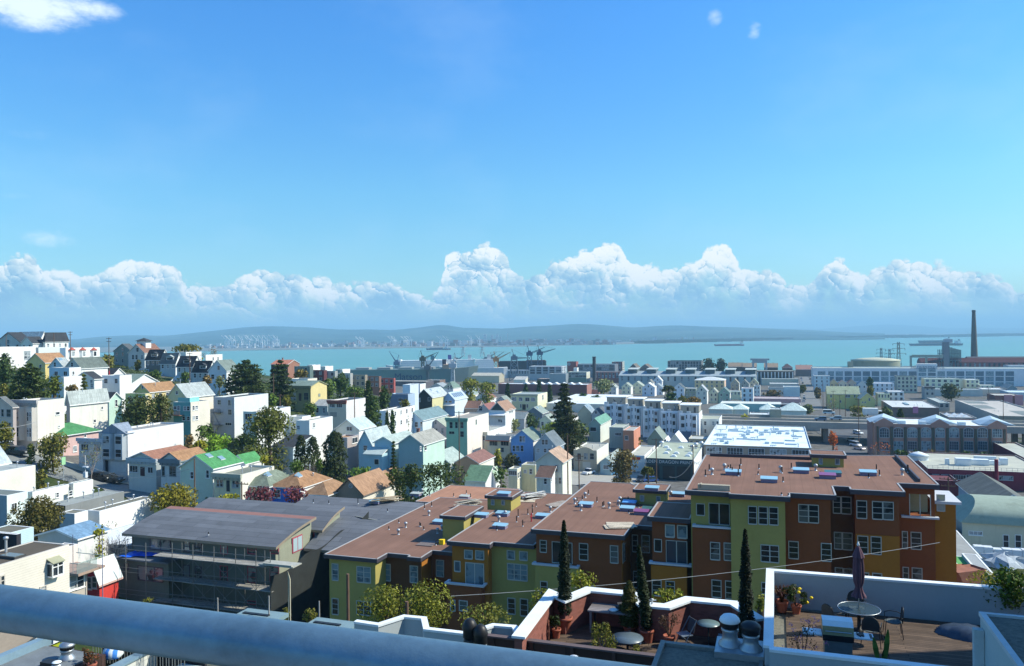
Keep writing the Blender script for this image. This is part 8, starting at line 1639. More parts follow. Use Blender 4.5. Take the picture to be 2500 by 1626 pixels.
# roof decks right below the camera
PAINT=mat('deck_wall_paint',(.36,.40,.41),rough=.8,var=.06,bump=.15,bscale=60)
CAPW=mat('wall_cap_white',(.70,.74,.75),rough=.6,var=.07,scale=3)
BRKW=mat('patio_brick',(.23,.085,.065),rough=.9,kind='brick',var=.18)
PLNK=mat('deck_planks',(.105,.072,.050),rough=.85,kind='plank',var=.25,scale=2.,bump=.2)
GRVL=mat('roof_gravel',(.16,.155,.125),rough=1.,var=.35,scale=9.,bump=.6,bscale=70)
TERR=mat('terracotta',(.33,.10,.06),rough=.85,var=.15,scale=4)
BLK=mat('black_metal',(.018,.019,.021),rough=.45,var=.1)
GALV=mat('galvanised',(.36,.39,.41),rough=.42,metal=.75,var=.15,scale=5)
def parapet(root,o,pts,zc,zf,wm,cap=.30,th=.20,cname='wall_cap',wname='parapet_wall'):
 """wall along a polyline with a mitred white cap; the left-hand side of the line is outside"""
 P2=[Vector((*p,0))for p in pts];nrm=[]
 for i in range(len(P2)):
  d0=(P2[i]-P2[i-1]).normalized()if i else None;d1=(P2[i+1]-P2[i]).normalized()if i<len(P2)-1 else None
  n0=Vector((-d0.y,d0.x,0))if d0 else None;n1=Vector((-d1.y,d1.x,0))if d1 else None
  q=n0 if n1 is None else n1 if n0 is None else(n0+n1).normalized()/max(.35,(n0+n1).normalized().dot(n0));nrm.append(q)
 for(half,z0,z1,mt,nm)in((th/2,zf,zc-.07,wm,wname),(cap/2,zc-.069,zc,CAPW,cname)):
  m=GMB(o)
  for i in range(len(P2)-1):
   a,b,na,nb=P2[i],P2[i+1],nrm[i],nrm[i+1];v=[a-na*half,b-nb*half,b+nb*half,a+na*half]
   m.add([(p.x,p.y,z0)for p in v]+[(p.x,p.y,z1)for p in v],[(4,5,6,7),(0,1,5,4),(2,3,7,6),(3,2,1,0)]+([(3,0,4,7)]if i==0 else[])+([(1,2,6,5)]if i==len(P2)-2 else[]))
  m.build(nm,mt,root)
def at(u,v,z):p=E1*u+E2*v;return Vector((p.x,p.y,CAMZ+z))
ZD=-9.26;B,o=groot('roof_deck',3.5,24.5,ZD-.4,'wooden roof deck inside blue-grey walls with white caps, lower right','roof deck')
parapet(B,o,[(-.24,21.08),(9.5,21.08)],-8.1,-14,PAINT,.24);parapet(B,o,[(-.26,21.21),(-.26,28.05),(9.5,28.25)],-8.1,-14,PAINT,.26)
gbx(B,o,'gravel_bed',GRVL,-.15,21.2,ZD-.25,9.5,28.,ZD-.06);m=GMB(o)
for x0,x1,y0,y1 in((.22,2.95,21.3,27.6),):m.box(x0,y0,ZD-.059,x1,y1,ZD)
dk_=m.build('deck_boards',mat('deck_planks_across',(.105,.072,.050),rough=.85,kind='plank',var=.25,scale=2.),B);gbx(B,o,'deck_boards',PLNK,2.97,21.3,ZD-.059,9.4,27.9,ZD-.003)
dk_.data.transform(Matrix.Identity(4));
B,o=groot('stair_head',5.2,20,-10,'pale green box with a gravel roof cut by the lower right corner','roof structure');gbx(B,o,'wall',mat('stairhead_paint',(.40,.47,.46),rough=.8,var=.05),4.67,14,-14,9,21.7,-6.98)
gbx(B,o,'gravel_roof',GRVL,4.78,14.1,-6.979,8.9,21.6,-6.94);m=GMB(o);m.box(4.64,13.9,-6.979,4.775,21.73,-6.88);m.box(4.776,21.605,-6.979,9,21.73,-6.882);m.build('edge_trim',mat('edge_trim_white',(.5,.54,.54)),B);gbx(B,o,'downpipe',mat('downpipe_grey',(.40,.46,.46)),4.45,21.3,-14,4.66,21.5,-7.2)
B,o=groot('flat_roof',-1.6,21,-9.5,'grey gravel roof block with raised edge in front of the brick patio','roof');gbx(B,o,'wall',mat('roof_block_wall',(.33,.35,.34)),-3.1,15,-14,-.42,21.95,-8.72);gbx(B,o,'gravel_roof',GRVL,-3.,15,-8.719,-.5,21.8,-8.66)
m=GMB(o);m.box(-3.13,15,-8.719,-3.001,21.97,-8.56);m.box(-3.,21.81,-8.719,-1.65,21.97,-8.57);m.box(-.499,15,-8.719,-.40,21.4,-8.58);m.build('edge_felt',mat('edge_felt_grey',(.20,.20,.18),var=.2),B);gbx(B,o,'vent_plinth',GALV,-1.64,21.42,-8.719,-.38,22.55,-8.50)
def mushroom(label,u,v,z,r,hb,dome,body,n=26):
 p=at(u,v,z);g=empty('roof_ventilator',p,0,label,'ventilator');MB().lathe([(r*1.25,-.02),(r*1.2,.05),(r*.85,.14),(r*.78,hb*.55),(r*.92,hb*.6),(r*.92,hb*.72),(r*.8,hb*.74)],n=n).build('base_collar',body,g)
 MB().lathe([(r*.7,hb*.741),(r*.98,hb*.78),(r,hb*.98),(r*1.04,hb)],n=n).build('drum',BLK,g);MB().lathe([(r*1.05,hb*1.001),(r*1.12,hb*1.05),(r*1.02,hb*1.16),(r*.75,hb*1.27),(r*.35,hb*1.33),(.01,hb*1.345)],n=n).build('dome',dome,g)
 return g
mushroom('white domed roof ventilator on the plinth beside the deck wall',-1.27,22.05,-8.5,.25,.62,CAPW,GALV);mushroom('black domed roof ventilator on the plinth beside the deck wall',-.72,21.9,-8.5,.25,.55,BLK,GALV)
mushroom('black mushroom ventilator above the pipe rail, left one of two',-8.72,21.55,-9.75,.205,1.,BLK,BLK);mushroom('black capped grey ventilator above the pipe rail, right one of two',-8.34,21.45,-9.85,.20,1.,BLK,GALV)
for q,lab in(((2.45,20.4),'small white mushroom vent before the deck wall, left one'),((3.,20.2),'small white mushroom vent before the deck wall, right one'),((-5.45,21.2),'single small white mushroom vent just above the rail')):
 zz=-8.25 if q[0]>0 else-9.05;g=empty('pipe_vent',at(*q,zz-.8),0,lab,'vent');MB().lathe([(.08,-1.5),(.08,.62),(.1,.63),(.1,.72)],n=14).build('pipe',GALV,g);MB().lathe([(.13,.721),(.155,.76),(.12,.84),(.02,.87)],n=16).build('cap',CAPW,g)
ZP=-10.05;B,o=groot('brick_patio',-4,24.5,ZP-.3,'brick-walled roof patio with broad white stepped wall caps','roof patio')
parapet(B,o,[(-7.3,21.85),(-7.42,25.9),(-6.83,25.48),(-6.3,26.68),(-4.8,26.68),(-4.22,25.72),(-3.46,25.75),(-2.88,26.68),(-1.4,26.7),(-.55,25.4)],-8.9,-14,BRKW,.42,.24)
gbx(B,o,'patio_boards',PLNK,-7.15,22.6,ZP-.2,-.4,26.5,ZP-.002)
B,o=groot('wooden_screen',-6,22.5,-10,'low dark brown wooden rail wall along the front of the brick patio','screen');DWD=mat('dark_timber',(.060,.032,.026),rough=.8,kind='plank',var=.25)
gbx(B,o,'boards',DWD,-8.5,22.4,-10.4,-3.2,22.46,-9.24);gbx(B,o,'cap_rail',mat('timber_cap',(.115,.085,.085),var=.2),-8.55,22.33,-9.239,-3.15,22.53,-9.19)
for i in range(5):m=GMB(o);u=-8.3+1.25*i;m.box(u-.05,22.33,-10.4,u+.05,22.399,-9.24);m.build('post',DWD,B)
B,o=groot('stepped_parapet',-10,22.5,-10,'white-capped zigzag parapet wall of the next roof terrace','parapet');parapet(B,o,[(-13.02,22.3),(-12.16,22.25),(-11.7,23.16),(-11.,23.2),(-10.53,22.38),(-9.1,22.4),(-8.8,22.98),(-8.62,23.3),(-7.93,23.36),(-7.55,22.75)],-9.2,-14,PAINT,.2,.14)
for(u0,u1,v0,lab)in((-20.5,-18.55,26.05,'teal flat canopy roof with a dark slot, left of two'),(-17.2,-15.3,26.,'teal flat canopy roof with a dark slot, right of two')):
 B,o=groot('canopy',u0,v0,-13,lab,'canopy');gbx(B,o,'canopy_roof',mat('canopy_teal',(.17,.25,.27),rough=.6,var=.12),u0,v0-1.2,-11.15,u1,v0+.55,-11);gbx(B,o,'slot',BLK,u0+.2,v0-.05,-10.999,u1-.55,v0+.1,-10.96)
 for u in(u0+.1,u1-.1):gbx(B,o,'post',DWD,u-.05,v0-.1,-20,u+.05,v0,-11.151)
# deck furniture
def pot(g,r,h,z=.0):MB().lathe([(r*.66,z),(r*.9,z+h*.78),(r*.92,z+h*.80),(r,z+h*.80),(r,z+h),(r*.86,z+h),(r*.8,z+h*.9),(.01,z+h*.9)],n=20).build('pot',TERR,g)
def plant(label,u,v,z,r,h,kind,c,W,Hh,leaf=.05,n=500,c2=None):
 """potted plant: terracotta pot and its own foliage"""
 g=empty('potted_plant',at(u,v,z),0,label,'plant');rng=np.random.RandomState(sum(map(ord,label))%9999);V=[];sm=MB()
 if r:pot(g,r,h)
 if kind=='spike':
  for j in range(70):
   a=rng.uniform(0,6.28);l=Hh*rng.uniform(.6,1);sp=W*rng.uniform(.15,1.);q=10;s=np.linspace(0,1,q)[:,None];V.append(leaves(np.concatenate([np.cos(a)*sp*s**1.3,np.sin(a)*sp*s**1.3,h+l*(s-.35*s**2)],1),np.tile([-math.sin(a),math.cos(a),.2],(q,1)),leaf,rng,aspect=.28))
 elif kind=='cypress':
  z_=rng.uniform(0,1,n);rad=W*np.clip((z_/.08)**.6,0,1)*(1-z_**1.7)**.62*(1+.1*np.sin(z_*33));a=rng.uniform(0,6.28,n);k=rng.uniform(.5,1.05,n);V.append(leaves(np.stack([np.cos(a)*rad*k,np.sin(a)*rad*k,h+Hh*z_],1),np.stack([np.cos(a),np.sin(a),np.full(n,1.4)],1),leaf,rng));sm.tube((0,0,h*.8),(0,0,h+Hh*.85),.045,.01,n=6)
 else:
  for j in range(9):
   a=rng.uniform(0,6.28);e=np.array([math.cos(a)*W*rng.uniform(.3,1),math.sin(a)*W*rng.uniform(.3,1),h+Hh*rng.uniform(.45,1)]);sm.path([(0,0,h*.8),tuple(e*.5+np.array([0,0,h*.4])),tuple(e)],[.014,.01,.005],5);p,d=blob_pts(rng,n//9,e-np.array([0,0,Hh*.12]),(W*.35,W*.35,Hh*.2),.1);V.append(leaves(p,d,leaf,rng))
 leaf_mesh('foliage',np.concatenate(V),leaf_mat('leaves',c,c2),g)
 if sm.v:sm.build('stem',BARK,g)
 return g
plant('tall slim cypress in a big terracotta pot at the patio left wall',-6.85,25.5,ZP,.26,.52,'cypress',(.016,.026,.010),.235,3.25,.05,5200)
plant('small green bush in a terracotta pot beside the cypress pot',-7.,24.95,ZP,.16,.3,'bush',GREEN_M,.2,.45,.04,600)
plant('leaning cypress in a terracotta pot in the middle of the patio',-4.05,25.5,ZP,.24,.42,'cypress',(.020,.032,.010),.20,2.75,.05,4600).rotation_euler=(.02,-.09,0)
plant('stubby yellow-green conifer bush left of the leaning cypress',-4.72,25.9,ZP,.22,.3,'cypress',(.060,.060,.012),.36,1.5,.045,5200)
plant('very tall thin cypress at the right end of the patio',-.95,25.,-10.05,.3,.4,'cypress',(.013,.020,.009),.235,3.6,.05,6200)
plant('withered brown shrub in a terracotta pot before the folding chair',-3.35,25.35,ZP,.2,.34,'bush',(.09,.05,.03),.4,.95,.03,420)
plant('yellow-green feathery plant at the patio front edge',-5.,23.2,ZP-.1,0,.05,'bush',(.14,.14,.02),.5,1.3,.035,1500);plant('thin yellow-green plant beside the round dark table top',-4.2,23.3,ZP-.1,0,.05,'bush',(.13,.13,.02),.28,.9,.035,800)
plant('reddish spiky cordyline in a terracotta pot in the deck corner',.1,27.35,ZD,.22,.36,'spike',(.09,.035,.028),.42,.72,.07,c2=(.20,.16,.09))
g=plant('yellow rose bush in a terracotta pot next to the spiky plant',.55,27.3,ZD,.17,.28,'bush',(.035,.055,.012),.36,.55,.05,700);rr=random.Random(4)
for i,(x,y,z)in enumerate([(.05,-.1,.72),(.28,-.2,.42),(.5,.0,.5),(.12,.0,.8)]):MB().lathe([(.01,-.04),(.05,-.02),(.06,.02),(.03,.05),(.005,.055)],(x,y,z),10).build('bloom',mat('rose_yellow',(.75,.55,.02)),g)
g=plant('pink flowering shrub left of the barbecue grill',.62,23.1,ZD,0,.05,'bush',(.03,.035,.015),.5,1.25,.03,260);rng=np.random.RandomState(3);V=[]
for j in range(24):p,d=blob_pts(rng,14,(rng.uniform(-.6,.6),rng.uniform(-.3,.3),rng.uniform(.1,1.35)),(.07,.07,.07),0);V.append(leaves(p,d,.026,rng))
leaf_mesh('blossom',np.concatenate(V),leaf_mat('petals',(.50,.20,.42),(.7,.4,.6)),g)
g=empty('potted_plant',at(2.62,22.7,ZD),0,'paddle-leaved plant in a dark pot right of the barbecue grill','plant');MB().lathe([(.13,0),(.17,.28),(.15,.28),(.01,.25)],n=14).build('pot',BLK,g);m=MB()
for a,l,t_ in((.3,1.1,.1),(2.6,.85,-.18),(5.,.6,.25)):
 for s in range(6):z0,z1=.25+l*s/6,.25+l*(s+1)/6;w0,w1=.02+.055*math.sin(math.pi*min(1,(s/6)**1.5)),.02+.055*math.sin(math.pi*min(1,((s+1)/6)**1.5));m.add([(t_*z0-w0,.05*a,z0),(t_*z0+w0,.05*a,z0),(t_*z1+w1,.05*a,z1),(t_*z1-w1,.05*a,z1),(t_*z0,.05*a+.02,z0),(t_*z1,.05*a+.02,z1)],[(0,1,2,3),(1,4,5,2),(4,0,3,5)])
m.build('paddle_leaf',leaf_mat('cactus_skin',(.10,.16,.03)),g)
T_('small leafy tree in the right corner of the deck','C5',1900,420,2500,900,'round',(.026,.046,.012),24.5,leaf=.07,dens=.5,pot=CAMZ+ZD)
g=empty('patio_table',at(2.35,26.2,ZD),0,'round glass-topped patio table with a grey rim','table');gm_=bpy.data.materials.new('table_glass');gm_.use_nodes=True;b_=gm_.node_tree.nodes['Principled BSDF'];b_.inputs['Base Color'].default_value=(.05,.075,.08,1);b_.inputs['Roughness'].default_value=.3;b_.inputs['Alpha'].default_value=.5;b_.inputs['Specular IOR Level'].default_value=.15
MB().lathe([(.6,.715),(.6,.725)],n=40).build('tabletop',gm_,g);MB().path([(.61*math.cos(i*math.pi/20),.61*math.sin(i*math.pi/20),.72)for i in range(41)],.014,6).build('rim',GALV,g);MB().lathe([(.28,0),(.28,.04),(.06,.1),(.05,.70),(.1,.713)],n=14).build('pedestal',BLK,g)
g=empty('umbrella',at(2.35,26.2,ZD+.72),0,'closed purple-brown patio umbrella rising from the glass table','umbrella');MB().tube((0,0,-.6),(0,0,1.9),.02,n=10).build('pole',GALV,g);um=mat('umbrella_cloth',(.10,.055,.075),rough=.9,var=.15,scale=5)
def folds(prof,nf,dp,name):
 m=MB();n=nf*4;v=[]
 for r,z in prof:
  for k in range(n):a=2*math.pi*k/n;q=r*(1+dp*math.cos(a*nf));v.append((q*math.cos(a),q*math.sin(a),z))
 m.add(v,[(i*n+k,i*n+(k+1)%n,(i+1)*n+(k+1)%n,(i+1)*n+k)for i in range(len(prof)-1)for k in range(n)],0,True);return m.build(name,um,g)
folds([(.20,.36),(.13,.5),(.085,.66),(.13,.82),(.155,1.05),(.14,1.4),(.12,1.62)],8,.22,'canopy');folds([(.17,1.58),(.13,1.7),(.05,1.9),(.012,1.93)],8,.15,'top_flap');MB().lathe([(.02,1.93),(.045,1.95),(.03,2.),(.015,2.05),(.005,2.06)],n=10).build('finial',CAPW,g)
MSH=mat('chair_mesh',(.035,.042,.044),rough=.6,var=.2,scale=8)
def chair():
 g=empty('patio_chair',(0,0,0),0);m=MB();n=9;pts=[(.24*math.cos(math.pi*i/n),.24,.48+.0+.42*math.sin(math.pi*i/n)**.55)for i in range(n+1)]
 m.add([(x,y+.10*(z-.45),z)for x,y,z in pts]+[(x,y+.10*(z-.45)+.02,z)for x,y,z in pts],[tuple(range(n+1)),tuple(range(2*n+1,n,-1))]+[(i,n+1+i,n+2+i,i+1)for i in range(n)]);m.build('backrest',MSH,g);MB().path([(x,y+.10*(z-.45),z)for x,y,z in pts],.014,6).build('back_frame',BLK,g)
 m=MB();q=16;m.prism([(.24*math.cos(2*math.pi*i/q),.02+.24*math.sin(2*math.pi*i/q))for i in range(q)],.43,.45);m.build('seat',mat('chair_seat_mesh',(.09,.11,.11),var=.15,scale=9),g)
 for x in(-.25,.25):
  for y in(-.22,.24):MB().tube((x*.92,y*.9,.46),(x*1.08,y*1.12,0),.013,n=6).build('leg',BLK,g)
  MB().path([(x*.95,-.2,.45),(x*1.08,-.2,.62),(x*1.1,-.05,.67),(x*1.06,.15,.66),(x,.25,.62)],.013,6).build('armrest',BLK,g)
 return g
def dup(root):
 r=root.copy();col.objects.link(r)
 for c in root.children:k=c.copy();k.parent=r;col.objects.link(k)
 return r
c0=chair()
for i,(u,v,rz,lab)in enumerate([(1.62,25.95,2.3,'black mesh patio chair between the table and the grill, left side'),(2.35,27.1,.0,'black mesh patio chair behind the umbrella table'),(2.6,25.25,2.95,'black mesh patio chair in front of the table, nearest the grill'),(3.28,26.15,-1.6,'black mesh patio chair turned sideways right of the table')]):
 c=c0 if i==0 else dup(c0);c.location=at(u,v,ZD);c.rotation_euler=(0,0,rz-TH);tag(c,lab,'chair','mesh chairs round the patio table')
g=empty('barbecue_grill',at(1.55,23.55,ZD),-TH+.02,'barbecue grill with light painted on its lid top and two white side shelves','grill');TANM=mat('grill_lid_bronze',(.26,.20,.10),rough=.35,metal=.5,var=.15)
m=MB();m.add([(-.4,-.28,.86),(.4,-.28,.86),(.4,-.2,1.08),(-.4,-.2,1.08),(-.4,.28,.86),(.4,.28,.86),(.4,.26,1.22),(-.4,.26,1.22)],[(0,1,2,3),(1,5,6,2),(4,0,3,7),(5,4,7,6)],0);m.add([(-.4,-.2,1.08),(.4,-.2,1.08),(.4,-.08,1.2),(-.4,-.08,1.2),(-.4,.26,1.22),(.4,.26,1.22)],[(0,1,2,3),(3,2,5,4)],1);m.build('lid',[TANM,CAPW],g)  # white upper faces put the light on the lid into its colour
m=MB();m.box(-.4,-.3,.70,.4,.3,.858);m.build('firebox',BLK,g);m=MB();m.box(-.36,-.26,.12,.36,.26,.699);m.build('cabinet',mat('grill_cabinet',(.25,.26,.25),metal=.4,rough=.4),g);m=MB();m.tube((-.34,-.34,.98),(.34,-.34,.98),.015);m.build('lid_handle',GALV,g)
for s in(-1,1):m=MB();m.box(min(s*.41,s*.92),-.24,.80,max(s*.41,s*.92),.2,.84);sh=m.build('side_shelf',CAPW,g);m=MB();m.box(min(s*.82,s*.89),-.2,.8405,max(s*.82,s*.89),.16,.845);m.build('shelf_slot',BLK,sh)
for x in(-.32,.32):MB().tube((x,-.05,.06),(x,.05,.06),.07,n=12).build('wheel',BLK,g)
m=MB();rr=random.Random(6)
for i in range(6):m.box(.5+.03*i,-.1+rr.uniform(-.05,.1),.846,.53+.03*i,.06+rr.uniform(-.05,.1),.875)
k=m.build('grill_tools',BLK);k.location=g.location;k.rotation_euler=g.rotation_euler;tag(k,'small black grill tools lying on the right side shelf','tools')
m=MB();n,q=16,8;rr=random.Random(9);v=[]
for i in range(n+1):
 for j in range(q+1):
  s,t_=i/n,j/q;hgt=.30*math.sin(math.pi*min(1,s*1.15))**.6*math.sin(math.pi*t_)**.7 if s<.87 else .12*math.sin(math.pi*t_);v.append((s*1.9,(t_-.5)*(.95*math.sin(math.pi*(.12+.76*s))+.1),hgt+rr.uniform(0,.07)*(0<j<q)))
m.add(v,[(i*(q+1)+j,(i+1)*(q+1)+j,(i+1)*(q+1)+j+1,i*(q+1)+j+1)for i in range(n)for j in range(q)],0,True);k=m.build('covered_bundle',mat('blue_black_tarp',(.05,.07,.10),rough=.3,var=.3,scale=5),loc=at(4.6,27.,ZD),rz=-TH-.25);tag(k,'crumpled dark blue tarp bundle lying on the deck boards','tarp')
g=empty('patio_table',at(-5.35,26.05,ZP),-TH,'grey wooden table against the brick patio wall','table');GWD=mat('grey_timber',(.19,.17,.17),kind='plank',var=.2);m=MB();m.box(-.75,-.4,.72,.75,.4,.77);m.build('tabletop',GWD,g)
for x in(-.66,.66):
 for y in(-.32,.32):m=MB();m.box(x-.035,y-.035,0,x+.035,y+.035,.719);m.build('leg',GWD,g)
k=MB().lathe([(.12,0),(.17,.03),(.1,.06),(.02,.05)],n=14).build('ashtray_dish',CAPW,loc=at(-5.25,25.85,ZP+.772));tag(k,'small white dish on the grey patio table','dish')
m=MB();m.box(-.2,-.15,0,.2,.15,.06);m.add([(-.2,-.15,.061),(.2,-.15,.061),(.16,.12,.2),(-.16,.12,.2),(0,.15,.061)],[(0,1,2,3),(1,4,2),(4,0,3),(2,4,3)]);k=m.build('tabletop_grill',mat('dark_grill',(.05,.05,.055)),loc=at(-4.98,26.1,ZP+.772),rz=.3);tag(k,'small dark hinged grill on the grey patio table','grill')
g=empty('bistro_table',at(-2.15,25.75,ZP),0,'round green-grey bistro table in the shaded patio corner','table');MB().lathe([(.34,.70),(.36,.71),(.36,.725),(.01,.73)],n=28).build('tabletop',mat('bistro_green',(.12,.18,.19),rough=.3),g);MB().lathe([(.22,0),(.2,.03),(.03,.06),(.03,.699)],n=12).build('pedestal',BLK,g)
g=empty('low_round_table',at(-4.55,24.55,ZP),0,'low round blue-grey metal table top at the patio front','table');MB().lathe([(.48,.40),(.5,.41),(.5,.43),(.01,.435)],n=32).build('tabletop',mat('blue_grey_metal',(.10,.14,.17),rough=.35,var=.12),g);MB().lathe([(.2,0),(.04,.05),(.04,.399)],n=10).build('pedestal',BLK,g)
def folding_chair():
 g=empty('folding_chair',(0,0,0));f_=mat('folding_chair_frame',(.16,.19,.22),rough=.4,metal=.4);m=MB();m.box(-.2,-.2,.43,.2,.18,.455);m.build('seat',mat('folding_seat',(.17,.21,.25),rough=.4),g);m=MB();m.add([(-.19,.2,.5),(.19,.2,.5),(.19,.30,.9),(-.19,.30,.9),(-.19,.22,.5),(.19,.22,.5),(.19,.32,.9),(-.19,.32,.9)],[(0,1,2,3),(7,6,5,4),(1,5,6,2),(4,0,3,7),(3,2,6,7)]);m.build('backrest',mat('folding_back',(.055,.06,.07)),g)
 for x in(-.21,.21):MB().tube((x,-.28,0),(x,.32,.92),.014,n=6).build('leg',f_,g);MB().tube((x*.9,.3,0),(x*.9,-.18,.43),.014,n=6).build('leg',f_,g)
 return g
c0=folding_chair();c0.location=at(-2.85,25.35,ZP);c0.rotation_euler=(0,0,-.9-TH);tag(c0,'grey folding chair left of the round bistro table','chair','folding chairs on the patio');c1=dup(c0);c1.location=at(-1.62,25.5,ZP);c1.rotation_euler=(0,0,-1.8);tag(c1,'folding chair mostly hidden behind the domed ventilators','chair')
k=MB().lathe([(.1,0),(.14,.06),(.15,.14),(.1,.16)],n=14).build('watering_bowl',mat('blue_bowl',(.12,.2,.34)),loc=at(-4.35,25.15,ZP));tag(k,'small blue bowl beside the leaning cypress pot','bowl')
m=MB();m.lathe([(.03,0),(.03,.12),(.06,.16),(.01,.18)],n=8);m.box(-.14,-.01,.1,.14,.01,.14);k=m.build('security_camera',mat('camera_white',(.6,.62,.62)),loc=at(-3.95,25.78,-8.899));tag(k,'tiny white camera on the patio wall cap','camera')
# the building this view is taken from: balcony rail; an added unseen tower shades the decks
ra=P(0,1484,.866);RAILM=mat('rail_zinc',(.115,.205,.275),rough=.42,metal=.4,var=.24,scale=7.,bump=.05,bscale=90)
g=empty('balcony_rail',ra,-TH,'thick blue-grey galvanised pipe rail crossing the lower left, close to the camera','railing');MB().tube((-.75,0,0),(1.6,0,0),.0243,n=48).build('top_rail',RAILM,g)
for x in(-.72,1.5):MB().tube((x,0,-1.05),(x,0,-.0244),.02,n=16).build('post',RAILM,g)
rb=P(0,1484,.866);m=MB();m.box(-2.5,-3.,-1.25,4.5,.12,-1.06);k=m.build('balcony_slab',mat('balcony_concrete',(.3,.3,.29)),loc=(ra.x,ra.y-.0,ra.z),rz=-TH);tag(k,'concrete balcony slab under the camera','balcony')
B,o=groot('shade_tower',24,10,-26,'tall unseen tower added at right to shade the decks','building');gbx(B,o,'wall',mat('tower_wall',(.42,.42,.40)),18,-14,-30,30,31,15.5);m=GMB(o)  # added out of view, height set by the shadow it must cast
for i in range(6):
 for j in range(10):m.box(17.95,-10+6.5*i,-20+3.4*j,18.001,-7+6.5*i,-18.2+3.4*j)
m.build('window',GLASS,B)
# roofs under the rail at the lower left
B,o=groot('lower_roof',-22.5,20,-12,'grey felt roof with raised edges and a round ventilator below the rail','roof');gbx(B,o,'wall',DWD,-24.2,14,-16,-21.5,20.45,-10.6);gbx(B,o,'felt',mat('worn_felt',(.15,.17,.18),kind='flat',var=.2,scale=1.5),-24.,14,-10.599,-21.7,20.3,-10.55);gbx(B,o,'teal_cap',mat('teal_cap_metal',(.17,.26,.32),rough=.5),-24.3,14,-10.599,-24.001,20.6,-10.3)
gbx(B,o,'curb',BLK,-22.6,18.9,-10.549,-22.,19.2,-10.38)
mushroom('grey louvred turbine ventilator on the felt roof under the rail',-22.35,19.7,-10.55,.22,.42,GALV,GALV);g=mushroom('small silver dome vent beside the louvred ventilator',-22.,19.,-10.5,.13,.14,CAPW,GALV)
B,o=groot('green_shed',-25.5,19.8,-13,'lime green walled shed with white edged tan roof at the lower left corner','shed');gbx(B,o,'wall',mat('lime_paint',(.30,.36,.02),rough=.8),-27.5,19.2,-16,-24.65,22,-10.85);gbx(B,o,'edge_trim',CAPW,-27.6,19.1,-10.849,-24.55,22.1,-10.7);m=GMB(o);m.add([(-27.5,19.2,-10.699),(-24.65,19.2,-10.699),(-24.65,22,-9.9),(-27.5,22,-9.9)],[(0,1,2,3)]);m.add([(-27.5,22,-10.699),(-24.65,22,-10.699),(-24.65,22,-9.9),(-27.5,22,-9.9)],[(3,2,1,0)]);m.build('roof',mat('tan_roof',(.36,.28,.19),kind='flat'),B)
m=MB();W_,H_=.5,.62
for i in range(7):m.box(-W_/2+W_*i/6.2,-.01,0,-W_/2+W_*i/6.2+.03,.01,H_)
for j in range(8):m.box(-W_/2,-.012,H_*j/7.3,W_/2,.012,H_*j/7.3+.03)
for x in(-.22,.22):m.tube((x,.03,-.35),(x,.0,.05),.015,n=6)
k=m.build('chair_back',mat('cream_plastic',(.60,.52,.38)),loc=at(-23.55,20.75,-10.55));k.rotation_euler=(0,0,-TH+.3);k.name='plastic_chair';tag(k,'cream plastic lattice-backed chair behind the felt roof','chair')
B,o=groot('garden_fence',-22.2,22,-12,'dark iron hoop-topped fence behind the felt roof','fence');m=GMB(o)
for i in range(16):u=-23.3+.26*i;m.path([(u,21.6,-11.5),(u,21.6,-10.35),(u+.05,21.6,-10.22),(u+.1,21.6,-10.22),(u+.15,21.6,-10.35),(u+.15,21.6,-11.5)],.012,5)
m.box(-23.4,21.59,-10.7,-19.1,21.61,-10.67);m.build('hoops',mat('iron_hoops',(.20,.22,.22)),B);gbx(B,o,'backing_wall',mat('dark_wall',(.03,.03,.035)),-23.6,22.3,-12,-19,22.4,-10.)
k=MB().lathe([(.25,0),(.34,.1),(.3,.3),(.1,.42),(.01,.43)],n=18).build('beach_ball_cushion',mat('blue_white_stripes',(.62,.66,.66),kind='stripe',c2=(.05,.22,.6),bscale=4),loc=at(-21.65,20.9,-10.9));k.name='round_cushion';tag(k,'blue and white striped round cushion by the iron fence','cushion')
plant('red and orange flowers in a red pot at the felt roof corner',-21.35,19.75,-10.9,.16,.3,'bush',(.10,.06,.02),.3,.45,.04,500,(.5,.10,.06))
B,o=groot('white_roof',-20,21.5,-13,'white boarded roof edge with a teal cap running under the rail','roof');gbx(B,o,'boarded_wall',mat('white_boards',(.60,.62,.58),kind='siding'),-21.2,18,-14,-20.95,22.1,-11.);gbx(B,o,'teal_cap',mat('teal_cap_metal',(.17,.26,.32),rough=.5),-21.28,17.9,-10.999,-20.88,22.2,-10.93);gbx(B,o,'pale_roof',mat('pale_teal_roof',(.36,.43,.42),rough=.6),-19.9,17,-14,-16.8,22.2,-11.4)
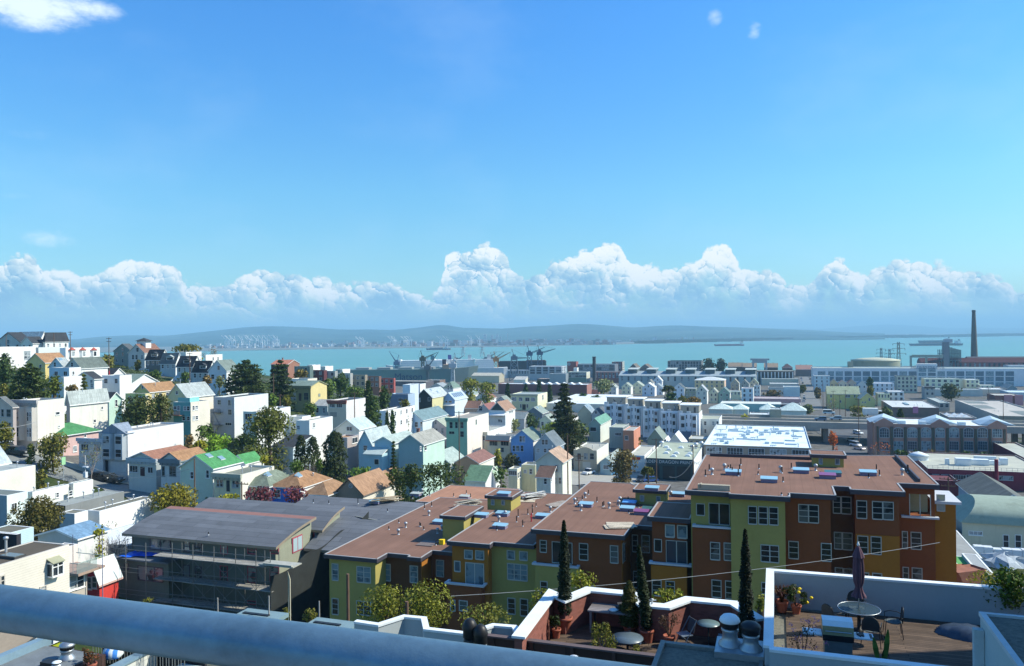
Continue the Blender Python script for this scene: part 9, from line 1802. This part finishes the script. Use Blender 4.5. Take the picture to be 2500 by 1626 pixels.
# streets
ASPH=mat('asphalt',(.19,.20,.19),rough=.95,var=.18,scale=.35);PAVE=mat('pavement_concrete',(.33,.32,.25),rough=.95,var=.12,scale=.6)
def strip(name,t,A,B,m_,dz=.12,label=None):
 """surface draped on the ground between two pixel polylines"""
 def line(L):
  out=[]
  for(x0,y0),(x1,y1)in zip(L,L[1:]):
   for i in range(8):out.append((x0+(x1-x0)*i/8,y0+(y1-y0)*i/8))
  return out+[L[-1]]
 a=[ray(*tp(t,*q))*hit(*tp(t,*q))for q in line(A)];b=[ray(*tp(t,*q))*hit(*tp(t,*q))for q in line(B)];n=min(len(a),len(b));m=MB();k=5;v=[]
 for i in range(n):
  for j in range(k+1):s=j/k;x,y=a[i].x*(1-s)+b[i].x*s,a[i].y*(1-s)+b[i].y*s;v.append((x,y,ground_z(x,y)+dz))
 m.add(v,[(i*(k+1)+j,i*(k+1)+j+1,(i+1)*(k+1)+j+1,(i+1)*(k+1)+j)for i in range(n-1)for j in range(k)],0,True)
 fix=m.build(name,m_);
 if fix.data.polygons[0].normal.z<0:fix.data.flip_normals()
 return tag(fix,label,kind='structure')
strip('road','B1',[(-60,190),(120,235),(420,350),(900,540),(1350,665),(1880,820),(2300,960)],[(-60,330),(120,420),(430,560),(620,640),(1080,720),(1500,860),(2000,1010)],ASPH,label='hillside street climbing to the left')
strip('pavement','B1',[(-60,150),(100,190),(420,300),(940,480),(1400,610),(1900,770),(2310,920)],[(-60,189),(120,234),(420,349),(900,539),(1350,664),(1880,819),(2300,959)],PAVE,.24,'pale pavement along the hillside street')
strip('street','A4',[(2160,1060),(2170,900),(2165,780),(2150,690),(2140,650)],[(2420,1060),(2370,900),(2330,780),(2265,690),(2235,650)],mat('sunlit_road',(.17,.165,.15),var=.12,scale=.2),label='straight street running away to the docks')
strip('parking_lot','B3',[(1880,505),(2100,500),(2400,520),(2860,545)],[(1830,700),(2100,690),(2400,690),(2860,680)],mat('parking_concrete',(.33,.32,.28),var=.1,scale=.2),label='pale concrete parking lot behind the apartment complex')
strip('side_street','B5',[(1390,1220),(1400,1320),(1400,1460)],[(1640,1240),(1660,1330),(1690,1460)],mat('gravel_lane',(.17,.17,.16),var=.25,scale=.8),label='steep grey lane beside the beige workshop')
strip('underpass_road','B5',[(-60,60),(60,130),(220,300),(330,330)],[(620,20),(640,130),(640,250),(640,330)],mat('dark_asphalt_road',(.10,.10,.10),var=.15,scale=.3),label='dark street between the white hall and the loft building')  # dark asphalt, the road's own colour
# cars
def car(label,t,zx,zy,yaw,c,L=4.5,kind='car',D=None,z=None,name='parked_car',group=None):
 px,py=tp(t,zx,zy);D=D or hit(px,py,.3);p=P(px,py,D);p.z=ground_z(p.x,p.y)+.14 if z is None else z
 g=empty(name,p,yaw,label,{'pickup':'pickup truck','truck':'truck','van':'van'}.get(kind,'car'),group);W=L*.40;h={'car':.85,'suv':1.,'van':1.,'pickup':.95,'truck':.9}[kind];pm=mat('car_paint',c,rough=.28,var=.03,spec=.5);w=W/2
 pr=[(-.5,.30),(-.5,.72),(-.47,.92),(-.30,1.),(.42,1.),(.49,.92),(.5,.6),(.5,.30)];m=MB();v=[(x*L,-w*(.96 if z_<.9 else .9),z_*h)for x,z_ in pr]+[(x*L,w*(.96 if z_<.9 else .9),z_*h)for x,z_ in pr];n=len(pr)
 m.add(v,[tuple(range(n)),tuple(range(2*n-1,n-1,-1))]+[(i,n+i,n+(i+1)%n,(i+1)%n)for i in range(n)]);m.build('body',pm,g)
 cb={'car':(-.22,.42,-.06,.26,1.62),'suv':(-.20,.49,-.05,.44,1.75),'van':(-.30,.49,-.18,.47,1.95),'pickup':(-.24,.12,-.1,.06,1.75),'truck':(-.48,-.22,-.42,-.24,2.2)}[kind];x0,x1,x2,x3,zt=cb
 def trap(e,za,zb_,k,sh=1.):m_=MB();a,b_=-w*.88*sh,w*.88*sh;q=.74*sh;f=(za-h)/(zt-h),(zb_-h)/(zt-h);X=lambda s,lo,hi:lo+(hi-lo)*s;m_.add([(X(f[0],x0,x2)*L-e,a,za),(X(f[0],x1,x3)*L+e,a,za),(X(f[0],x1,x3)*L+e,b_,za),(X(f[0],x0,x2)*L-e,b_,za),(X(f[1],x0,x2)*L-e,-w*q,zb_),(X(f[1],x1,x3)*L+e,-w*q,zb_),(X(f[1],x1,x3)*L+e,w*q,zb_),(X(f[1],x0,x2)*L-e,w*q,zb_)],[(4,5,6,7),(0,1,5,4),(1,2,6,5),(2,3,7,6),(3,0,4,7)]);return m_
 trap(0,h-.02,zt-.1,0).build('windows',mat('car_glass',(.015,.018,.02),rough=.08,var=.02,spec=.6),g);trap(.02,zt-.11,zt,0,1.02).build('roof',pm,g)
 if kind=='truck':MB().box(-.2*L,-w*1.05,.8,.52*L,w*1.05,3.2).build('cargo_box',mat('truck_box',(.66,.68,.66)),g)
 if kind=='pickup':MB().box(.14*L,-w*.8,h+.001,.47*L,w*.8,h+.02).build('bed',mat('bed_dark',(.03,.03,.035)),g)
 for x in(-.32,.31):
  for s in(-1,1):MB().tube((x*L,s*w*.80,.30),(x*L,s*w*1.,.30),.33,n=14).build('wheel',mat('tyre',(.02,.02,.02)),g)
 for s in(-1,1):MB().box(-.505*L,s*w*.62-.16,h*.66,-.46*L,s*w*.62+.16,h*.85).build('headlight',mat('lamp_glass',(.6,.6,.56),rough=.2),g)
 return g
car('dark green-black sport utility car with a pale lower trim parked on the hillside street','B1',1280,660,math.pi-.22,(.020,.026,.03),5.2,'suv');car('black car half hidden behind the dark sport utility car','B1',1165,622,math.pi-.25,(.015,.016,.018),4.4);car('dark grey car parked uphill by the cream house','B1',225,335,math.pi-.3,(.035,.038,.04),4.8,'suv');car('white car at the far left behind the dark grey one','B1',85,282,math.pi-.3,(.6,.62,.62),4.4)
q0,fl,fr_,wid=FREEWAY
def on_deck(zx,zy):
 z=q0.z-CAMZ+.05;u,v=on_z('A5',zx,zy,z);p=E1*u+E2*v;return p,CAMZ+z
for zx,zy,c,k,lab,L in[(112,1098,(.62,.64,.60),'van','pale minivan driving on the freeway, left',5.),(192,1168,(.20,.27,.33),'suv','blue-grey hatchback driving on the near freeway lanes',4.6),(632,1118,(.6,.62,.6),'truck','white box truck driving on the freeway',8.),(15,1175,(.05,.10,.18),'suv','dark blue car at the left end of the visible freeway',4.6)]:
 p,z=on_deck(zx,zy);car(lab,'A5',zx,zy,-TH+(math.pi if k!='suv' else 0),c,L,k,D=p.y,z=z,name='driving_car' if k!='truck' else 'driving_truck')
for t,zx,zy,yaw,c,k,lab in[('B3',2080,565,.9,(.66,.68,.68),'pickup','white pickup in the pale parking lot'),('B3',2400,560,.5,(.10,.30,.52),'car','light blue car at the edge of the parking lot'),('B4',10,560,.4,(.06,.12,.24),'car','dark blue car under the brown-olive tree, left'),('B4',88,618,.3,(.02,.022,.026),'suv','black car under the brown-olive tree'),('B4',302,645,1.2,(.03,.035,.04),'suv','black car parked before the printing shop'),('B4',412,650,.3,(.03,.07,.22),'car','deep blue car parked before the printing shop'),
('B5',422,232,1.9,(.62,.64,.66),'van','white van parked in the shaded street by the loft building'),('B5',470,278,1.9,(.45,.40,.42),'car','silver-pink car parked behind the white van'),('B5',452,98,1.9,(.55,.62,.70),'suv','pale car farther up the shaded street'),('A5',232,1262,1.9,(.5,.52,.5),'truck','white truck parked near the freeway columns'),('B5',1490,1370,1.75,(.08,.26,.52),'pickup','bright blue pickup parked on the steep lane'),('B5',380,182,1.9,(.5,.55,.55),'car','pale car under the freeway edge')]:
 car(lab,t,zx,zy,yaw,c,4.6 if k!='truck' else 7.,k)
rr=random.Random(21)
for i,(zx,zy)in enumerate([(2172,690),(2180,715),(2188,745),(2262,672),(2275,700),(2290,730),(2240,655),(2310,765),(2205,905),(2205,935),(2200,960)]):car('tiny car parked along the straight street far down, %s'%['blue, left kerb','white, left kerb','dark, left kerb nearer','silver, right kerb','black, right kerb','grey, right kerb nearer','pale, farthest','dark, right kerb nearest','white, left kerb near','black, left kerb near','silver, left kerb nearest'][i],'A4',zx,zy,1.25,[(.05,.1,.25),(.6,.6,.6),(.03,.03,.035),(.4,.42,.44),(.02,.02,.02),(.2,.2,.2),(.55,.52,.45),(.04,.04,.05),(.6,.6,.6),(.02,.02,.02),(.4,.42,.44)][i],group='cars along the straight street')
for zx,zy,lab,c in[(2090,430,'pale blue car among the junk in the yard behind the deck',(.45,.55,.62)),(2200,410,'white car among the junk in the yard behind the deck',(.6,.62,.62))]:car(lab,'C5',zx,zy,.2,c,4.6,D=96)
# yard sheds and skips at the right
for lab,xl,xr,ye,xb,rc,hh,D,wl in[('grey roofed container shed in the yard right of the rust building',1410,1895,300,1520,(.30,.30,.28),3.2,104,(.28,.36,.40)),('green roofed container shed with a dark open front',1612,1800,415,1505,(.12,.32,.10),3.,92,(.06,.10,.12)),('container shed with a grey sheet roof, nearest the deck wall',1850,2040,492,1650,(.30,.32,.31),3.,88,(.10,.15,.19))]:
 house(lab,'C5',xl,xr,ye,xb,hh,'flat',D=D,par=.04,wall=wl,side=(.30,.38,.42),sk='stripe',rc=rc,rk='stain',name='container_shed',cat='shed')
for zx,zy,D,c,lab in[(1590,560,84,(.34,.13,.06),'rusty orange skip, left one in the yard'),(1690,570,82,(.30,.12,.07),'rusty brown skip, right one in the yard')]:
 p=P(*tp('C5',zx,zy),D);g=empty('skip',p,.3,lab,'skip');m=MB();m.add([(-1.1,-.9,0),(1.1,-.9,0),(1.1,.9,0),(-1.1,.9,0),(-1.9,-1.,1.4),(1.9,-1.,1.4),(1.9,1.,1.4),(-1.9,1.,1.4),(-1.7,-.85,1.2),(1.7,-.85,1.2),(1.7,.85,1.2),(-1.7,.85,1.2)],[(0,1,5,4),(1,2,6,5),(2,3,7,6),(3,0,4,7),(3,2,1,0),(4,5,9,8),(5,6,10,9),(6,7,11,10),(7,4,8,11),(8,9,10,11)]);m.build('bin',mat('skip_rust',c,var=.25),g)
p=P(*tp('C5',1460,510),90);g=empty('machine',p,.2,'yellow machine with a white box beside the rust building corner','machine');m=MB();m.box(-1.,-.8,.3,1.,.8,1.6);m.build('body',mat('machine_yellow',(.60,.32,.03)),g);m=MB();m.box(-.5,-.82,.6,.3,-.801,1.3);m.build('white_panel',CAPW,g);m=MB();m.box(-1.1,-.9,-.4,1.1,.9,.299);m.build('chassis',BLK,g)
p=P(*tp('C5',2140,215),112);m=MB();rr=random.Random(1)
for i in range(9):x=-5+1.2*i;m.box(x,-.6,0,x+1.15,.6,.9+rr.uniform(-.2,.2))
k=m.build('wrapped_pallets',mat('white_wrap',(.66,.70,.72),rough=.3),loc=(p.x,p.y,p.z-.5),rz=-TH);tag(k,'long row of white wrapped goods along the yard wall','goods')
p=P(*tp('C5',2150,350),104);m=MB();
rg=np.random.RandomState(5);V=[(.0,.0,1.5)]
for j in range(1,5):
 for i in range(14):a=6.283*i/14;q=j/4*(1+.25*rg.normal());V.append((3.*q*math.cos(a),2.*q*math.sin(a),1.5*(1-j/4)+rg.uniform(-.2,.35)-(.3 if j==4 else 0)))
m.add(V,[(0,1+i,1+(i+1)%14)for i in range(14)]+[(1+14*j+i,15+14*j+i,15+14*j+(i+1)%14,1+14*j+(i+1)%14)for j in range(3)for i in range(14)]);k=m.build('covered_heap',mat('white_sheet',(.36,.40,.42),var=.35,scale=1.5),loc=p);tag(k,'heap under a crumpled white sheet in the yard','heap')
# poles, lamps and wires
POLE=mat('pole_wood',(.14,.085,.058),rough=.95,var=.2,scale=2.5)
def pole(label,t,zx,zt,zb,D,arms=1,c=None,lamp=False,trafo=False,lean=.0,name='utility_pole',r=.14,cat='utility pole',band=None):
 p=P(*tp(t,zx,zb),D);gz=ground_z(p.x,p.y);p.z=min(p.z,gz)if name!='pipe' else p.z;h=P(*tp(t,zx,zt),D).z-p.z;g=empty(name,p,-.35,label,cat);pm=POLE if c is None else mat('pole_paint',c,var=.1)
 MB().tube((0,0,-.4),(lean*h,0,h),r,r*.7,n=9).build('shaft',pm,g)
 for k in range(arms):
  z=h-.35-1.*k;m=MB();m.box(-1.15+.2*k,-.06,z-.06,1.15-.2*k,.06,z+.06)
  for x in(-1.05,-.5,.5,1.05):m.tube((x*(1-.17*k),0,z+.06),(x*(1-.17*k),0,z+.24),.045,n=5)
  m.build('crossarm',pm,g)
 if trafo:MB().lathe([(.24,-.5),(.26,-.45),(.26,.4),(.12,.5)],(.42,0,h-2.4),12).build('transformer',mat('transformer_grey',(.45,.48,.5)),g)
 if lamp:m=MB();m.path([(0,0,h*.7),(-.5,0,h*.7+.35),(-.9,0,h*.7+.3)],.045,6);a=m.build('lamp_arm',mat('lamp_arm_grey',(.5,.52,.52)),g);MB().lathe([(.06,.12),(.2,.02),(.26,-.12),(.12,-.25),(.02,-.28)],(-1.1,0,h*.7+.25),14).build('lamp_head',mat('lamp_white',(.62,.66,.7),rough=.3),a)
 if band:MB().tube((0,0,h*band),(0,0,h*(band+.10)),r+.03,n=9).build('band',mat('band_red',(.5,.03,.04)),g)
 return g
for a in[('tall utility pole with two crossarms against the hills, upper left','A1',818,138,432,300,2),('short dark utility pole behind the hilltop roofs','A1',627,160,310,325,0),('thin pale pole at the far left on the hilltop','A1',72,168,312,320,1),('wooden pole beside the black bungalow row','A1',2207,385,725,265,1),('tall pole in front of the dense cedar','A2',800,628,905,238,1),('pole in front of the two-storey cream house','A2',1742,845,1155,220,1),('short pole with a forked top beside the grey apartment block','A2',875,870,1005,212,1),('dark pole in front of the green Victorian','A3',577,1065,1450,186,1),
('pole beside the slate grey gabled house','A3',1836,1345,1560,176,0),('pole at the edge of the parking lot','B3',1970,335,680,190,2),('tall pole left of the printing shop letters','B4',489,145,605,204,1),('leaning pole right of the printing shop letters','B4',915,220,470,190,1),('pole in front of the yellow bush behind the freeway','A5',462,918,1480,300,1),('pole at the right kerb of the straight street','A5',45,730,1010,440,0),('pole before the sand-yellow gabled building, left one','A5',165,828,1085,395,1),('pole before the sand-yellow gabled building, middle one','A5',240,878,1080,390,1),('pole before the sand-yellow gabled building, right one','A5',305,822,1080,388,1),
('tall pole between the loft building and the freeway columns','A5',630,1200,1540,245,1),('leaning pole with crossarms beside the beige workshop','B5',1510,590,1455,112,2),('reddish pole left of the pale green house','B1',2262,380,720,126,0),('pole with a lamp cluster in front of the blue cottage','B2',430,645,850,112,1),('wooden pole standing on the depot roof edge','A5',1970,795,960,430,1),('thick stub pole with a square board at the right','A5',2140,945,1130,330,1),('pole with a white transformer behind the white zigzag parapet','C2',2345,800,1130,40,0)]:pole(*a[:6],arms=a[6],trafo='transformer' in a[0],r=.16 if a[5]>150 else .13)
pole('pole with a red band standing on the left slope','A1',1268,210,625,258,2,band=.27);pole('wooden pole with a white street lamp before the olive building','C2',1662,480,1080,40,0,lamp=True,r=.11)
pole('slim white pole left of the building site','B1',1190,1215,1600,78,0,(.16,.17,.28),r=.05,name='flag_pole',cat='pole');pole('thin dark pole behind the beige clapboard house','B1',849,1262,1620,80,0,(.08,.08,.12),r=.04,name='flag_pole',cat='pole')
pole('street sign pole with a green-white sign on the hillside street','B1',738,265,432,144,0,(.5,.52,.5),r=.05,name='sign_pole',cat='sign pole');g=bpy.data.objects['sign_pole'];MB().box(-.05,-.4,3.,.05,.4,4.4).build('sign_plate',mat('sign_green',(.30,.55,.30)),g)
g=pole('street light post with a white box top by the bare tree','B1',992,340,545,140,0,(.6,.6,.58),r=.07,name='street_lamp',cat='street lamp');MB().box(-.5,-.3,4.4,.5,.3,4.62).build('arm',mat('lamp_white',(.62,.66,.7),rough=.3),g);MB().box(-.3,-.25,2.6,.3,.25,3.6).build('signal_box',mat('lamp_white',(.62,.66,.7),rough=.3),g)
for zx,zt,zb,lab in[(150,758,960,'rusty standpipe left of the arched conduit'),(745,735,970,'bent rusty standpipe beside the teal canopy'),(1328,795,1035,'rusty standpipe on the right teal canopy')]:pole(lab,'C2',zx,zt,zb,31,0,(.30,.29,.27),r=.035,name='pipe',cat='pipe')
a,b_=P(*tp('C2',945,900),42),P(*tp('C2',992,980),42);tz=P(*tp('C2',975,455),42).z;m=MB();xm=(a.x+b_.x)/2;m.path([(a.x-xm,0,-8),(a.x-xm+.15,0,tz-a.z-.5),(0,0,tz-a.z),(b_.x-xm,0,tz-a.z-.4),(b_.x-xm,0,-8)],.028,7);k=m.build('arched_conduit',mat('conduit_pale',(.50,.46,.34)),loc=(xm,42,a.z));tag(k,'tall narrow arched conduit pipe before the dark netting','conduit')
def wire(label,A,B,sag,r=.022):
 m=MB();n=18;d=B-A;m.path([tuple(d*(i/n)+Vector((0,0,-4*sag*(i/n)*(1-i/n))))for i in range(n+1)],r,4);k=m.build('overhead_wire',mat('wire_pale',(.33,.33,.32)),loc=A);tag(k,label,'wire','overhead wires')
wire('thin pale wire sagging across the rust and ochre facades',P(*tp('C3',480,738),52),P(*tp('B5',1400,1355),60),.5);wire('wire from the white lamp post to the right, upper one',P(*tp('B1',1000,450),140),P(*tp('B1',1800,420),128),1.6,.035);wire('wire from the white lamp post to the right, lower one',P(*tp('B1',1000,455),140),P(*tp('B1',2200,500),122),1.8,.035);wire('wire running left from the cream apartment house',P(*tp('A1',-40,1265),140),P(*tp('A1',420,1190),152),.3,.035);wire('dark cable sagging to the printing shop',P(*tp('B4',915,400),185),P(*tp('B4',640,590),200),1.5,.09)
# the air
def build_haze():
 hz=bpy.data.materials.new('haze');hz.use_nodes=True
 t=NT(hz.node_tree);t.n.clear()
 out=t.node('ShaderNodeOutputMaterial');v=t.node('ShaderNodeVolumePrincipled')
 v.inputs['Color'].default_value=(.42,.77,1.,1);v.inputs['Density'].default_value=HAZE_DENSITY;v.inputs['Anisotropy'].default_value=.0
 t.l.new(v.outputs[0],out.inputs['Volume'])
 o=MB().box(-30000,-300,-8.,30000,28000,420.).build('haze',hz)
 tag(o,kind='stuff',label='thin blue haze in the air over the bay')
HAZE_DENSITY=1.25e-4
build_haze()
